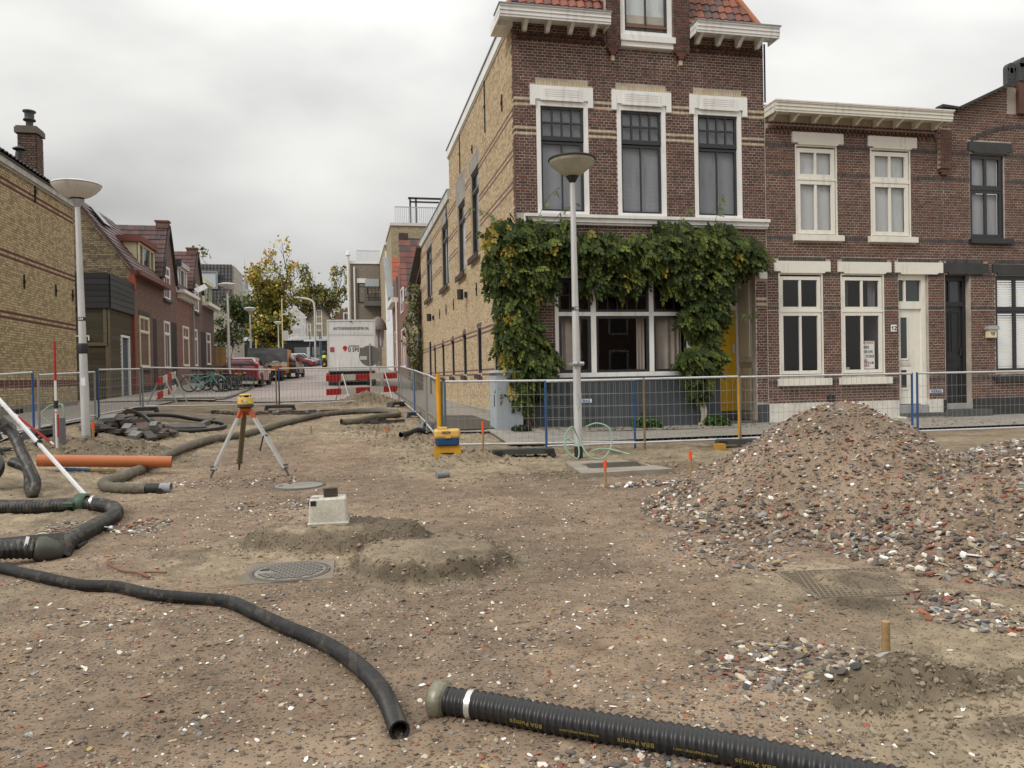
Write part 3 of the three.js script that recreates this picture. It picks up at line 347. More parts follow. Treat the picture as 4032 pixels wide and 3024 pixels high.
  { const g = new MB(); side.box(g, 17.1, 28.2, 9.52, 9.8, -.05, .06); side.box(g, 17.1, 28.22, 9.48, 9.53, -.02, .03); const vg = part(h, 'parapet_board', g, white); const c = new MB(); side.box(c, 17.1, 28.25, 9.8, 9.84, -.3, .09); part(vg, 'parapet_cap', c, lead); const l = new MB(); side.box(l, 28.16, 39.5, 8.02, 8.36, -.05, .07); const lv = part(h, 'parapet_board', l, M(.55, .55, .53, Sm)); const lc = new MB(); side.box(lc, 28.16, 39.55, 8.36, 8.4, -.3, .1); part(lv, 'parapet_cap', lc, lead); for (let i = 0; i < 6; i++) { const j = new MB(); side.box(j, 29.3 + i * 1.9, 29.32 + i * 1.9, 8.02, 8.36, .07, .078); part(lv, 'board_joint', j, lead); } }
  { const a = (u, v0, v1) => { const g = new MB(); side.box(g, u - .02, u + .02, v0, v1, .004, .03); side.box(g, u - .035, u + .035, (v0 + v1) / 2 - .04, (v0 + v1) / 2 + .04, .004, .045); part(h, 'wall_anchor', g, iron); }; for (const [u, v0, v1] of [[20.6, 8.1, 9.5], [18.3, 7.9, 8.3], [25.3, 8.22, 9.5], [22.8, 8.15, 8.42], [29.0, 7.3, 7.95], [22.48, 3.87, 4.27], [27.47, 3.9, 4.3], [29.58, 3.88, 4.29], [31.67, 3.88, 4.28]]) a(u, v0, v1);
    for (const u of [24.4, 33.9]) { const g = new MB(); side.box(g, u - .08, u + .08, 4.02, 4.2, 0, .08); const c = side.p(u, 4.12, .22); g.rod([c[0], 3.96, c[2]], [c[0], 4.28, c[2]], .1, .1, 12); part(h, 'wall_lamp', g, black); } }
  { const g = new MB(), z1 = -28.0; g.box(6.4, 9.98, .1, 9.3, z1, -21.2); g.box(4.13, 6.4, .1, 9.3, z1, -27.8); g.box(3.9, 9.98, .1, .3, -27.8, -17.26); g.box(4.13, 9.98, 4.35, 4.6, -27.8, -17.26); g.box(3.9, 9.98, 9.2, 9.4, z1, -17.26); g.box(9.9, 9.98, .3, 9.2, -21.2, -17.26); g.box(6.4, 9.98, .1, 7.9, -39.4, z1); g.box(4.13, 6.4, .1, .3, -39.4, z1); g.box(4.13, 6.4, 4.3, 4.6, -39.4, z1); g.box(4.13, 6.4, 7.75, 7.9, -39.4, z1); g.box(4.13, 6.4, .3, 7.75, -39.4, -39.2); g.box(6.0, 6.3, .3, 4.3, -21.2, -19.5); part(h, 'rooms', g, roomM); const rf = new MB(); rf.box(4.1, 9.98, 9.45, 9.55, -28.1, -18.4); rf.box(4.1, 9.98, 7.95, 8.05, -39.45, -28.1); part(h, 'flat_roof', rf, darkC); const dp = new MB(); dp.rod([10.05, 8.0, -16.98], [10.05, 9.4, -16.98], .022); part(h, 'downpipe', dp, black); }
  seat(h, 6.9, .1, -17);
}
// ---------------------------------------------------------------- the two houses to the right of it
const B12 = [[.165, .070, .050], [.135, .060, .044], [.105, .052, .042], [.19, .08, .054], [.125, .068, .052], [.15, .085, .065]];
const font = await new FontLoader().loadAsync('fonts/droid/droid_sans_bold.typeface.json');
function textGeo(str, size, depth, cx = .5, sx = 1) { const g = new TextGeometry(str, { font, size, depth, curveSegments: 3 }); g.computeBoundingBox(); const b = g.boundingBox; g.translate(-b.min.x - (b.max.x - b.min.x) * cx, -(b.max.y + b.min.y) / 2, 0); if (sx !== 1) g.scale(sx, 1, 1); return g; }
{
  const h = thing('brick_house', 'brown brick house with cream windows, cream door and flat white cornice', 'house'), mortar = M(.52, .45, .38, { ...G, roughness: .95 });
  const up = [[10.85, 12.0], [12.94, 14.1]], lo = [[10.35, 11.56], [12.06, 13.29]];
  const win = [...up.map(([a, b]) => [a, b, 4.8, 7.03]), ...lo.map(([a, b]) => [a, b, 1.35, 3.88]), [13.7, 14.58, .2, 3.9]];
  const wall = part(h, 'wall', metreUV(front.poly([[10.03, .05], [15.05, .05], [15.05, 7.9], [10.03, 7.9]], [...up.map(([a, b]) => rect(a + .01, b - .01, 4.81, 7.02)), ...lo.map(([a, b]) => rect(a + .01, b - .01, 1.36, 3.87)), rect(13.71, 14.57, .06, 3.89)], -.24, -.007)), mortar);
  const dk = [[6.95, 7.045], [6.28, 6.375], [4.69, 4.785], [3.81, 3.9], [2.98, 3.065], [1.15, 1.25]];
  const lin = [[10.76, 12.17, 7.05, 7.33], [12.86, 14.27, 7.05, 7.33], [10.24, 11.76, 3.9, 4.17], [11.98, 13.48, 3.9, 4.17], [13.61, 15.0, 3.9, 4.18]];
  const sl = [[10.76, 12.12, 4.67, 4.81], [12.85, 14.23, 4.67, 4.81], [10.29, 11.72, 1.12, 1.29], [11.98, 13.43, 1.12, 1.29]];
  const solH = [[10.36, 11.65], [12.1, 13.39], [13.71, 14.9]].map(([a, b]) => [a, b, 4.18, 4.28]);
  const hol = [...win, ...lin, ...sl, ...solH, [10.0, 13.7, 0, .69], [14.5, 15.1, 0, .69]];
  bricks(wall, front, { ch: .0668, anchor: .69, v0: .69, v1: 7.62, outline: () => [10.045, 15.06], holes: [...hol, [10, 15, 7.3, 7.47]], bands: dk, cols: B12, color: () => Math.floor(rnd() * 6), mixed: .3 });
  const cut = (a, b) => { let sp = [[10.045, 15.06]]; for (const [h0, h1, g0, g1] of hol) if (g0 < b - .02 && g1 > a + .02) { const n = []; for (const [s, e] of sp) { if (h1 <= s || h0 >= e) n.push([s, e]); else { if (h0 > s) n.push([s, h0]); if (h1 < e) n.push([h1, e]); } } sp = n; } return sp.filter(([s, e]) => e - s > .06); };
  for (const [a, b] of dk) for (const [s, e] of cut(a, b)) soldiers(wall, front, s, e, a, b, .066, DARKB);
  for (const [a, b, c, d] of solH) soldiers(wall, front, a, b, c, d, .066, DARKB);
  { const l = []; for (const [v, o, n] of [[7.34, 0, .02], [7.42, .06, .05]]) for (let u = 10.1 + o; u < 14.86; u += .118) l.push({ m: front.mat(u, v, n - .03, .072, .075, .08), c: Math.floor(rnd() * 6), s: .07 }); pieces(wall, 'brick', [unitBox], B12, { ...G, roughness: .85 }, l, 80); }
  for (const [a, b, c, d] of lin) { const g = new MB(); g.add(front.poly([[a, c + .02], [a + .14, c + .02], [a + .17, c - .02], [b - .17, c - .02], [b - .14, c + .02], [b, c + .02], [b, d - .015], [b - .015, d], [a + .015, d], [a, d - .015]], [], -.06, .04)); part(h, 'lintel', g, cream); }
  for (const [a, b, c, d] of sl) sill(h, front, a, b, c, d, .1, cream);
  for (const [a, b] of up) makeWindow(h, front, { u0: a, u1: b, v0: 4.8, v1: 7.03, fw: .035, mat: cream, n: .0, deep: .12, bars: [[a + .035, b - .035, 6.17, 6.22]], sashes: [{ u0: a + .035, u1: b - .06, v0: 4.85, v1: 6.17, fw: .1, mat: cream, cols: 2, bar: .06, in: .01, behind: 'sheet', from: .0, bmat: M(.5, .52, .52, Sm) }, { u0: a + .035, u1: b - .06, v0: 6.22, v1: 6.95, fw: .1, mat: cream, cols: 2, bar: .06, in: .01, behind: 'sheet', bmat: M(.55, .57, .57, Sm) }] });
  lo.forEach(([a, b], i) => makeWindow(h, front, { u0: a, u1: b, v0: 1.35, v1: 3.88, fw: .035, mat: cream, n: .0, deep: .12, bars: [[a + .035, b - .035, 2.92, 2.97]], sashes: [{ u0: a + .035, u1: b - .06, v0: 1.4, v1: 2.92, fw: .085, mat: cream, cols: 2, bar: .06, in: .01 }, { u0: a + .035, u1: b - .06, v0: 2.97, v1: 3.8, fw: .085, mat: cream, cols: 2, bar: .06, in: .01, behind: i ? 'curtains' : undefined, cmat: M(.2, .2, .2, Sm) }] }));
  // front door
  { const n = -.12, g = new MB(); front.box(g, 13.71, 14.42, .58, 3.01, n - .05, n); const d = part(h, 'door', g, cream, 'cream front door with two narrow panes'); for (const [a, b, c, e] of [[13.83, 14.02, 1.75, 2.79], [13.83, 14.0, 1.0, 1.45]]) { const m = new MB(); front.box(m, a - .04, a, c - .05, e + .05, n, n + .02); front.box(m, b, b + .04, c - .05, e + .05, n, n + .02); front.box(m, a, b, c - .05, c, n, n + .02); front.box(m, a, b, e, e + .05, n, n + .02); part(d, 'panel_moulding', m, cream); const q = new MB(); front.box(q, a, b, c, e, n, n + .006); part(d, 'pane', q, glassFar); } const ls = new MB(); front.box(ls, 13.72, 14.12, 1.56, 1.65, n, n + .018); part(d, 'letter_slot', ls, M(.6, .58, .52, Sm));
    const f = new MB(); front.box(f, 14.42, 14.56, .5, 3.89, n - .06, n + .05); front.box(f, 13.70, 14.42, 3.01, 3.2, n - .06, n + .05); front.box(f, 13.70, 14.42, 3.74, 3.89, n - .06, n + .05); front.box(f, 13.93, 13.99, 3.2, 3.74, n - .05, n + .03); part(h, 'door_frame', f, cream); const p = new MB(); front.box(p, 13.70, 14.42, 3.2, 3.74, n - .02, n - .015); part(h, 'fanlight', p, glassFar);
    const s = new MB(); front.box(s, 13.68, 14.5, .36, .56, -.2, .05); part(h, 'step', s, M(.4, .4, .4, G)); const s2 = new MB(); front.box(s2, 13.66, 14.8, .28, .36, -.1, .34); part(h, 'step', s2, darkC); const b = new MB(); front.box(b, 13.6, 14.75, 0, .28, -.1, .3); part(h, 'step', b, cream); const bk = new MB(); front.box(bk, 13.6, 14.7, .05, 4, -.4, -.26); part(h, 'back_panel', bk, roomDark); }
  { const g = new MB(); g.add(front.poly([[10.04, -.1], [13.66, -.1], [13.66, .69], [10.04, .69]], [rect(10.87, 11.09, .3, .41)], -.06, .045)); front.box(g, 14.53, 14.95, -.1, .69, -.06, .045); part(h, 'plinth', g, M(.76, .72, .65, { ...G, roughness: .7 })); const v = new MB(); front.box(v, 10.86, 11.1, .29, .42, -.05, -.02); part(h, 'air_brick', v, M(.06, .045, .04)); const o = front.p(11.73, .78, .03); const ob = new MB(); ob.rod([o[0], o[1], o[2] - .03], [o[0], o[1], o[2] + .04], .1, .085, 16); part(h, 'wall_socket', ob, black); }
  gutterBox(h, front, 10.03, 14.92, 7.63, 7.9, .52, cream, [10.17, 10.75, 11.33, 11.9, 12.48, 13.06, 13.62, 14.18, 14.75], M(.84, .82, .79, Sm), .075, .19);
  // number plate
  { const g = new MB(); front.box(g, 13.47, 13.63, 2.43, 2.6, .0, .012); part(h, 'number_plate', g, M(.85, .85, .82)); const t = textGeo('12', .105, .004); t.translate(13.55, 2.515, -16.986); part(h, 'number', t, black); }
  // poster in the right window
  { const g = new MB(); front.box(g, 12.665, 13.07, 1.5, 2.2, -.108, -.104); const p = part(h, 'poster', g, M(.75, .73, .70)); ['SAMEN', 'VOOR EEN', 'STERKE', 'BASIS'].forEach((s, i) => { const t = textGeo(s, .07, .002, 0, .72); t.translate(i === 2 ? 12.82 : 12.675, 2.045 - i * .115, -17.1035); part(p, 'lettering', t, black); }); const cs = [[.5, .3, .2], [.1, .1, .12], [.6, .45, .2], [.2, .3, .4], [.45, .2, .2]]; for (let i = 0; i < 16; i++) { const q = new MB(), u = 12.68 + (i % 6) * .062, v = [2.13, 1.62, 1.55][Math.floor(i / 6)]; front.box(q, u, u + .05, v, v + .06, -.104, -.1025); part(p, 'portrait', q, M(...cs[i % 5])); } const pt = new MB(); const c = front.p(12.35, 1.5, -.28); pt.rod([c[0], 1.43, c[2]], [c[0], 1.55, c[2]], .09, .11, 12); const f = part(h, 'flower_pot', pt, white); }
  { const g = new MB(); g.box(10.1, 15.0, .1, 7.85, -28, -21.2); g.box(10.1, 15.0, .1, .25, -21.2, -17.26); g.box(10.1, 15.0, 4.4, 4.62, -21.2, -17.26); g.box(10.1, 15.0, 7.7, 7.85, -21.2, -17.26); g.box(10.06, 10.14, .1, 7.8, -21.2, -17.26); g.box(14.95, 15.02, .1, 7.8, -21.2, -17.26); g.box(13.55, 13.62, .25, 4.4, -21.2, -17.26); part(h, 'rooms', g, roomM); const r = new MB(); r.box(10.06, 15.08, 7.9, 7.96, -28, -17.0); part(h, 'flat_roof', r, darkC); }
  seat(h, 12.5, .1, -17);
}
{
  const h = thing('brick_house', 'brown brick gable house with black window frames and black door at the right edge', 'house'), mortar = M(.52, .45, .38, { ...G, roughness: .95 });
  const top = (u) => (u < 15.4 ? 8.07 : u < 17.04 ? 8.07 + (u - 15.4) * .46 : 8.9);
  const wins = [[15.86, 16.93, 4.82, 7.03], [16.6, 17.9, 1.33, 3.88], [15.07, 15.85, .2, 3.9]];
  const wall = part(h, 'wall', metreUV(front.poly([[15.06, .05], [20, .05], [20, 9.6], [17.3, 8.92], [17.04, 8.82], [15.4, 8.07], [15.06, 8.07]], wins.map(([a, b, c, d]) => rect(a + .01, b - .01, c + .01, d - .01)), -.24, -.007)), mortar);
  const lin = [[15.81, 17.13, 7.06, 7.32], [15.02, 16.37, 3.92, 4.17], [16.51, 18, 3.92, 4.16]], sl = [[15.82, 17.11, 4.69, 4.82], [16.53, 18, 1.1, 1.24]], dk = [[6.95, 7.045], [6.28, 6.375], [4.69, 4.785], [3.81, 3.9], [2.98, 3.065], [1.15, 1.25]];
  const sol = [[15.12, 16.25, 4.18, 4.29], [16.6, 18, 4.18, 4.29]], arcIn = (u) => { const t = (u - 17.5) / 1.75; return 7.83 - .5 * t * t; };
  const hol = [...wins, ...lin, ...sl, ...sol, [15, 20, 0, .66]];
  bricks(wall, front, { ch: .0668, anchor: .69, v0: .69, v1: 9.0, outline: (v) => [v < 8.07 ? 15.06 : 15.42 + (v - 8.07) / .46, 18.6], holes: [...hol, [17.05, 17.62, 8.1, 9.6]], bands: dk, cols: B12, color: () => Math.floor(rnd() * 6), mixed: .3 });
  const cut = (a, b) => { let sp = [[15.06, 18.6]]; for (const [h0, h1, g0, g1] of hol) if (g0 < b - .02 && g1 > a + .02) { const n = []; for (const [s, e] of sp) { if (h1 <= s || h0 >= e) n.push([s, e]); else { if (h0 > s) n.push([s, h0]); if (h1 < e) n.push([h1, e]); } } sp = n; } return sp.filter(([s, e]) => e - s > .06); };
  for (const [a, b] of dk) for (const [s, e] of cut(a, b)) soldiers(wall, front, s, e, a, b, .066, DARKB); for (const [a, b, c, d] of sol) soldiers(wall, front, a, b, c, d, .066, DARKB);
  { const l = []; for (let i = 0; i < 30; i++) { const u = 15.95 + i * .078, s = -2 * .5 * (u - 17.5) / 1.75 / 1.75, m = front.mat(u, arcIn(u) - .05, -.015, .068, .1, .05); m.multiply(mat4(0, 0, 0, 0, 0, 0)); l.push({ m: m.multiply(new THREE.Matrix4().makeRotationZ(0)), c: Math.floor(rnd() * 3), s: .1 }); } pieces(wall, 'brick', [unitBox], DARKB, G, l, 30); }
  const pil = new Face([0, 0, -16.9], [1, 0, 0], [0, 0, 1]); const pm = new MB(); front.box(pm, 14.89, 15.24, 6.58, 7.6, -.02, .085); const pw = part(h, 'pilaster', pm, mortar); bricks(pw, pil, { ch: .0668, anchor: .69, v0: 6.56, v1: 7.62, outline: () => [14.88, 15.25], holes: [], cols: B12, color: () => Math.floor(rnd() * 6), most: 40 }); { const c = []; for (const [w, v] of [[.29, 6.52], [.2, 6.455]]) c.push({ m: front.mat(15.06, v, .03, w, .06, .1), c: 1, s: w }); pieces(pw, 'brick', [unitBox], B12, G, c); }
  for (const [a, b, c, d] of lin) { const g = new MB(); g.add(front.poly([[a, c + .02], [a + .13, c + .02], [a + .16, c - .03], [b - .16, c - .03], [b - .13, c + .02], [b, c + .02], [b, d], [a, d]], [], -.06, .04)); part(h, 'lintel', g, M(.045, .047, .048, { ...G, roughness: .6 })); } for (const [a, b, c, d] of sl) sill(h, front, a, b, c, d, .1, anth);
  makeWindow(h, front, { u0: 15.86, u1: 16.93, v0: 4.82, v1: 7.03, fw: .045, mat: anth, n: -.04, bars: [[15.9, 16.88, 6.09, 6.14]], sashes: [{ u0: 15.9, u1: 16.88, v0: 4.87, v1: 6.09, fw: .075, cols: 2, bar: .08, in: .01, mat: anth, behind: 'sheet', bmat: M(.36, .37, .39, Sm) }, { u0: 15.9, u1: 16.88, v0: 6.14, v1: 6.98, fw: .075, cols: 2, bar: .08, in: .01, mat: anth, behind: 'sheet', bmat: M(.36, .37, .39, Sm) }] });
  makeWindow(h, front, { u0: 16.6, u1: 17.9, v0: 1.33, v1: 3.88, fw: .045, mat: anth, n: -.04, bars: [[16.65, 17.85, 2.94, 3.0]], sashes: [{ u0: 16.65, u1: 17.85, v0: 1.38, v1: 2.94, fw: .06, cols: 2, bar: .1, in: .01, mat: anth, behind: 'louvre' }, { u0: 16.65, u1: 17.85, v0: 3.0, v1: 3.83, fw: .06, cols: 2, bar: .1, in: .01, mat: anth, behind: 'louvre' }] });
  { const n = -.2, g = new MB(); front.box(g, 15.06, 15.74, .56, 3.08, n - .05, n); const d = part(h, 'door', g, M(.018, .021, .024, { ...Sm, roughness: .35 }), 'black panelled front door'); const m = new MB(); for (const [a, b, c, e] of [[15.14, 15.36, 1.9, 2.95], [15.42, 15.66, 1.9, 2.95], [15.14, 15.66, .75, 1.5]]) { front.box(m, a, b, c, c + .03, n, n + .015); front.box(m, a, b, e - .03, e, n, n + .015); front.box(m, a, a + .03, c + .03, e - .03, n, n + .015); front.box(m, b - .03, b, c + .03, e - .03, n, n + .015); } part(d, 'panel_moulding', m, black); const s = new MB(); front.box(s, 15.2, 15.5, 1.66, 1.73, n, n + .02); part(d, 'letter_slot', s, iron); const hd = new MB(); front.box(hd, 15.66, 15.7, 1.8, 1.98, n, n + .05); part(d, 'handle', hd, iron); const f = new MB(); front.box(f, 15.74, 15.85, .5, 3.9, n - .05, n + .04); front.box(f, 15.06, 15.74, 3.08, 3.2, n - .05, n + .04); front.box(f, 15.06, 15.74, 3.74, 3.9, n - .05, n + .04); front.box(f, 15.33, 15.38, 3.2, 3.74, n - .04, n + .02); part(h, 'door_frame', f, black); const p = new MB(); front.box(p, 15.06, 15.74, 3.2, 3.74, n - .02, n - .015); part(h, 'fanlight', p, glassFar); const st = new MB(); front.box(st, 15.04, 15.84, .42, .56, -.25, .04); part(h, 'step', st, M(.4, .4, .39, G)); const s2 = new MB(); front.box(s2, 15.0, 16.18, .1, .41, -.1, .32); part(h, 'step', s2, darkC); const bk = new MB(); front.box(bk, 15.0, 15.9, .1, 4, -.45, -.27); part(h, 'back_panel', bk, roomDark); }
  { const g = new MB(); front.box(g, 15.88, 20, -.1, .68, -.06, .05); front.box(g, 14.96, 15.06, -.1, .67, -.06, .05); part(h, 'plinth', g, M(.042, .042, .043, { ...G, roughness: .7 })); const mb = new MB(); front.box(mb, 16.29, 16.54, 2.25, 2.46, .0, .1); const m = part(h, 'letter_box', mb, M(.74, .68, .45, Sm)); const l = new MB(); l.add(front.poly([[16.24, 2.46], [16.6, 2.46], [16.57, 2.56], [16.28, 2.56]], [], 0, .14)); part(m, 'lid', l, galv); const t = textGeo('10', .085, .004); t.translate(16.415, 2.35, -16.899); part(m, 'number', t, black); }
  { const g = new MB(); const bar = (a, b) => g.bar([a[0], a[1], -16.92], [b[0], b[1], -16.92], .06, .26); bar([14.9, 8.14], [15.42, 8.1]); bar([15.4, 8.1], [17.06, 8.86]); bar([17.05, 8.86], [17.1, 8.9]); part(h, 'verge', g, black); const p = new MB(); front.box(p, 17.32, 17.62, 8.1, 8.95, -.1, .1); const pm2 = part(h, 'chimney_pier', p, M(.13, .06, .045, { map: tGrain })); const ps = new MB(); front.box(ps, 17.04, 17.32, 8.82, 9.3, -.12, .02); front.box(ps, 17.31, 17.64, 8.95, 9.4, -.14, .13); const o = front.p(17.18, 9.3, -.05); ps.rod([o[0], 9.3, -17.12], [o[0], 9.3, -16.98], .14, .14, 12); ps.rod([17.475, 9.4, -17.14], [17.475, 9.4, -16.87], .165, .165, 12); for (let i = 0; i < 4; i++) front.box(ps, 17.09 + i * .13 - (i > 1 ? -.05 : 0), 17.12 + i * .13 + (i > 1 ? .05 : 0), 9.0, 9.3, .021, i > 1 ? .145 : .035); part(h, 'chimney_cap', ps, M(.075, .078, .08, G)); const c = new MB(); c.box(15.1, 20, .1, 8.0, -28, -21.2); c.box(15.08, 20, .1, .25, -21.2, -17.26); c.box(15.08, 20, 4.4, 4.62, -21.2, -17.26); c.box(15.08, 20, 7.85, 8.0, -21.2, -17.26); c.box(15.06, 15.12, .1, 7.9, -21.2, -17.26); c.box(16.2, 16.27, .25, 4.4, -21.2, -17.26); part(h, 'rooms', c, roomM); }
  seat(h, 17, .1, -17);
}
// ---------------------------------------------------------------- left side of the street
const bt = (pal, joint, k, tint = [1, 1, 1], ex = {}) => { const t = rep(brickTex(pal, joint, k), 1 / .93, 1 / .78), b = rep(brickBump, 1 / .93, 1 / .78); return M(...tint, { map: t, bumpMap: b, bumpScale: .008, roughness: .88, ...ex }); };
const brownFar = bt([[.20, .105, .08], [.16, .085, .07], [.13, .075, .065], [.22, .12, .09], [.17, .10, .085]], [.30, .26, .23], 3, [.78, .72, .68]), redFar = bt([[.24, .10, .075], [.20, .085, .065], [.17, .08, .065], [.26, .12, .09]], [.32, .28, .25], 5, [.85, .78, .72]), oliveFar = bt([[.36, .29, .17], [.30, .24, .14], [.25, .195, .115], [.41, .33, .21]], [.42, .38, .31], 7), greyFar = bt([[.23, .195, .155], [.20, .17, .135], [.18, .15, .12], [.25, .21, .17]], [.27, .24, .21], 8), whiteFar = bt([[.74, .75, .77], [.70, .71, .73]], [.62, .63, .65], 9), paleFar = bt([[.42, .38, .33], [.39, .355, .31], [.45, .40, .35]], [.40, .37, .33], 11);
function farWin(parent, face, u0, u1, v0, v1, mat, split = .66, cols = 1, colsUp = 1, fw = .07, n = .04) { const m = split ? lerp(v0, v1, split) : v1 - fw; return makeWindow(parent, face, { u0, u1, v0, v1, fw, mat, n, room: false, bars: split ? [[u0 + fw, u1 - fw, m, m + .06]] : [], sashes: [{ u0: u0 + fw, u1: u1 - fw, v0: v0 + fw, v1: m, fw: .04, mat, cols, glass: glassFar }, ...(split ? [{ u0: u0 + fw, u1: u1 - fw, v0: m + .06, v1: v1 - fw, fw: .04, mat, cols: colsUp, glass: glassFar }] : [])] }); }
{
  const h = thing('brick_house', 'olive yellow brick house with red brick stripes at the left edge, brown chimney on top', 'house'), mortar = M(.46, .40, .29, { ...G, roughness: .95 });
  const w = part(h, 'wall', metreUV(left.poly([[16, .3], [26.42, .3], [26.42, 7.0], [16, 7.0]], [], -.25, -.013)), mortar);
  const reds = (v) => [[6.58, 6.68], [6.45, 6.55], [4.80, 4.90], [4.67, 4.77], [3.27, 3.37], [3.135, 3.235], [1.52, 1.61], [1.39, 1.48]].some(([a, b]) => v + .034 > a && v + .034 < b);
  bricks(w, left, { ch: .0665, anchor: 1.42, v0: .95, v1: 6.97, outline: () => [19.5, 26.42], holes: [], cols: [...OLIVE, ...REDB], color: (r, u, v) => reds(v) ? 4 + (rnd() < .5 ? 1 : 0) : Math.floor(rnd() * 4), mixed: .35 });
  { const g = new MB(); left.box(g, 16, 26.42, 0, .97, -.1, .012); part(h, 'plinth', g, M(.25, .235, .205, { ...G, bumpScale: .01 })); const v = new MB(); left.box(v, 21.5, 22.15, .62, .88, .012, .03); for (let i = 0; i < 9; i++) left.box(v, 21.54 + i * .07, 21.56 + i * .07, .64, .86, .03, .045); part(h, 'air_grille', v, iron); }
  { const g = new MB(); left.box(g, 16, 26.5, 6.98, 7.14, -.02, .1); left.box(g, 16, 26.5, 6.93, 6.98, -.02, .05); const f = part(h, 'fascia', g, M(.60, .585, .54, { ...G, bumpScale: .002 })); const c = new MB(); left.box(c, 16, 26.55, 7.14, 7.17, -.2, .14); part(f, 'drip_edge', c, black); for (const u of [22.6, 24.75]) { const j = new MB(); left.box(j, u, u + .012, 6.98, 7.14, .1, .106); part(f, 'board_joint', j, lead); } }
  { const rf = part(h, 'roof', metreUV(triMesh([[-8.1, 7.18, -16], [-8.1, 7.18, -26.5], [-11.5, 9.2, -26.5], [-11.5, 9.2, -16]], [[0, 1, 2, 3], [3, 2, 1, 0]])), M(.04, .04, .04)); tiles(rf, [-8.08, 7.19, -19.5], [0, 0, -1], [-.86, .51, 0], 7, .7, .22, .33, [[.045, .043, .042], [.06, .057, .055]], {}); }
  for (const [u, a, b] of [[23.37, 6.5, 7.05], [22.48, 4.02, 4.39], [24.74, 4.05, 4.41], [26.15, 4.05, 4.4]]) { const g = new MB(); left.box(g, u - .02, u + .02, a, b, .004, .035); left.box(g, u - .035, u + .035, (a + b) / 2 - .04, (a + b) / 2 + .04, .004, .05); part(h, 'wall_anchor', g, iron); }
  { const g = new MB(); g.box(-9.5, -9.0, 7.4, 9.05, -26.2, -25.7); const c = part(h, 'chimney', g, brownFar); const cf = new Face([0, 0, -25.67], [1, 0, 0], [0, 0, 1]), cs = new Face([-8.97, 0, 0], [0, 0, -1], [1, 0, 0]); const CB = [[.15, .09, .07], [.12, .075, .06], [.18, .11, .085]]; bricks(c, cf, { ch: .07, anchor: 7.4, v0: 7.4, v1: 9.05, outline: () => [-9.5, -9.0], holes: [], cols: CB, color: () => Math.floor(rnd() * 3), most: 60 }); bricks(c, cs, { ch: .07, anchor: 7.4, v0: 7.4, v1: 9.05, outline: () => [25.7, 26.2], holes: [], cols: CB, color: () => Math.floor(rnd() * 3), most: 60 });
    const t = new MB(); t.box(-9.56, -8.93, 9.05, 9.22, -26.26, -25.62); t.box(-9.53, -8.96, 9.22, 9.27, -26.23, -25.65); part(c, 'chimney_cap', t, M(.15, .125, .105, G)); const p = new MB(); p.lathe([[.1, 9.27], [.1, 9.5], [.17, 9.5], [.17, 9.54], [.13, 9.56], [.13, 9.74], [.18, 9.76], [.18, 9.8], [.0, 9.83]], 14, mat4(-9.25, 0, -25.95)); part(c, 'chimney_pot', p, darkC); const f = new MB(); f.box(-9.0, -8.92, 7.5, 7.75, -26.25, -25.6); f.box(-9.52, -9.0, 7.5, 7.95, -25.66, -25.6); part(c, 'flashing', f, lead); const v = new MB(); v.rod([-8.85, 7.4, -23.9], [-8.83, 8.1, -24.0], .1, .085, 12); v.lathe([[.16, 8.08], [.17, 8.11], [.0, 8.2]], 14, mat4(-8.83, 0, -24.0)); part(h, 'vent_pipe', v, rubber); }
  { const g = new MB(); g.box(-14, -8.55, .3, 7.1, -26.38, -16); part(h, 'core', g, M(.2, .17, .12)); }
  seat(h, -8.25, .7, -22);
}
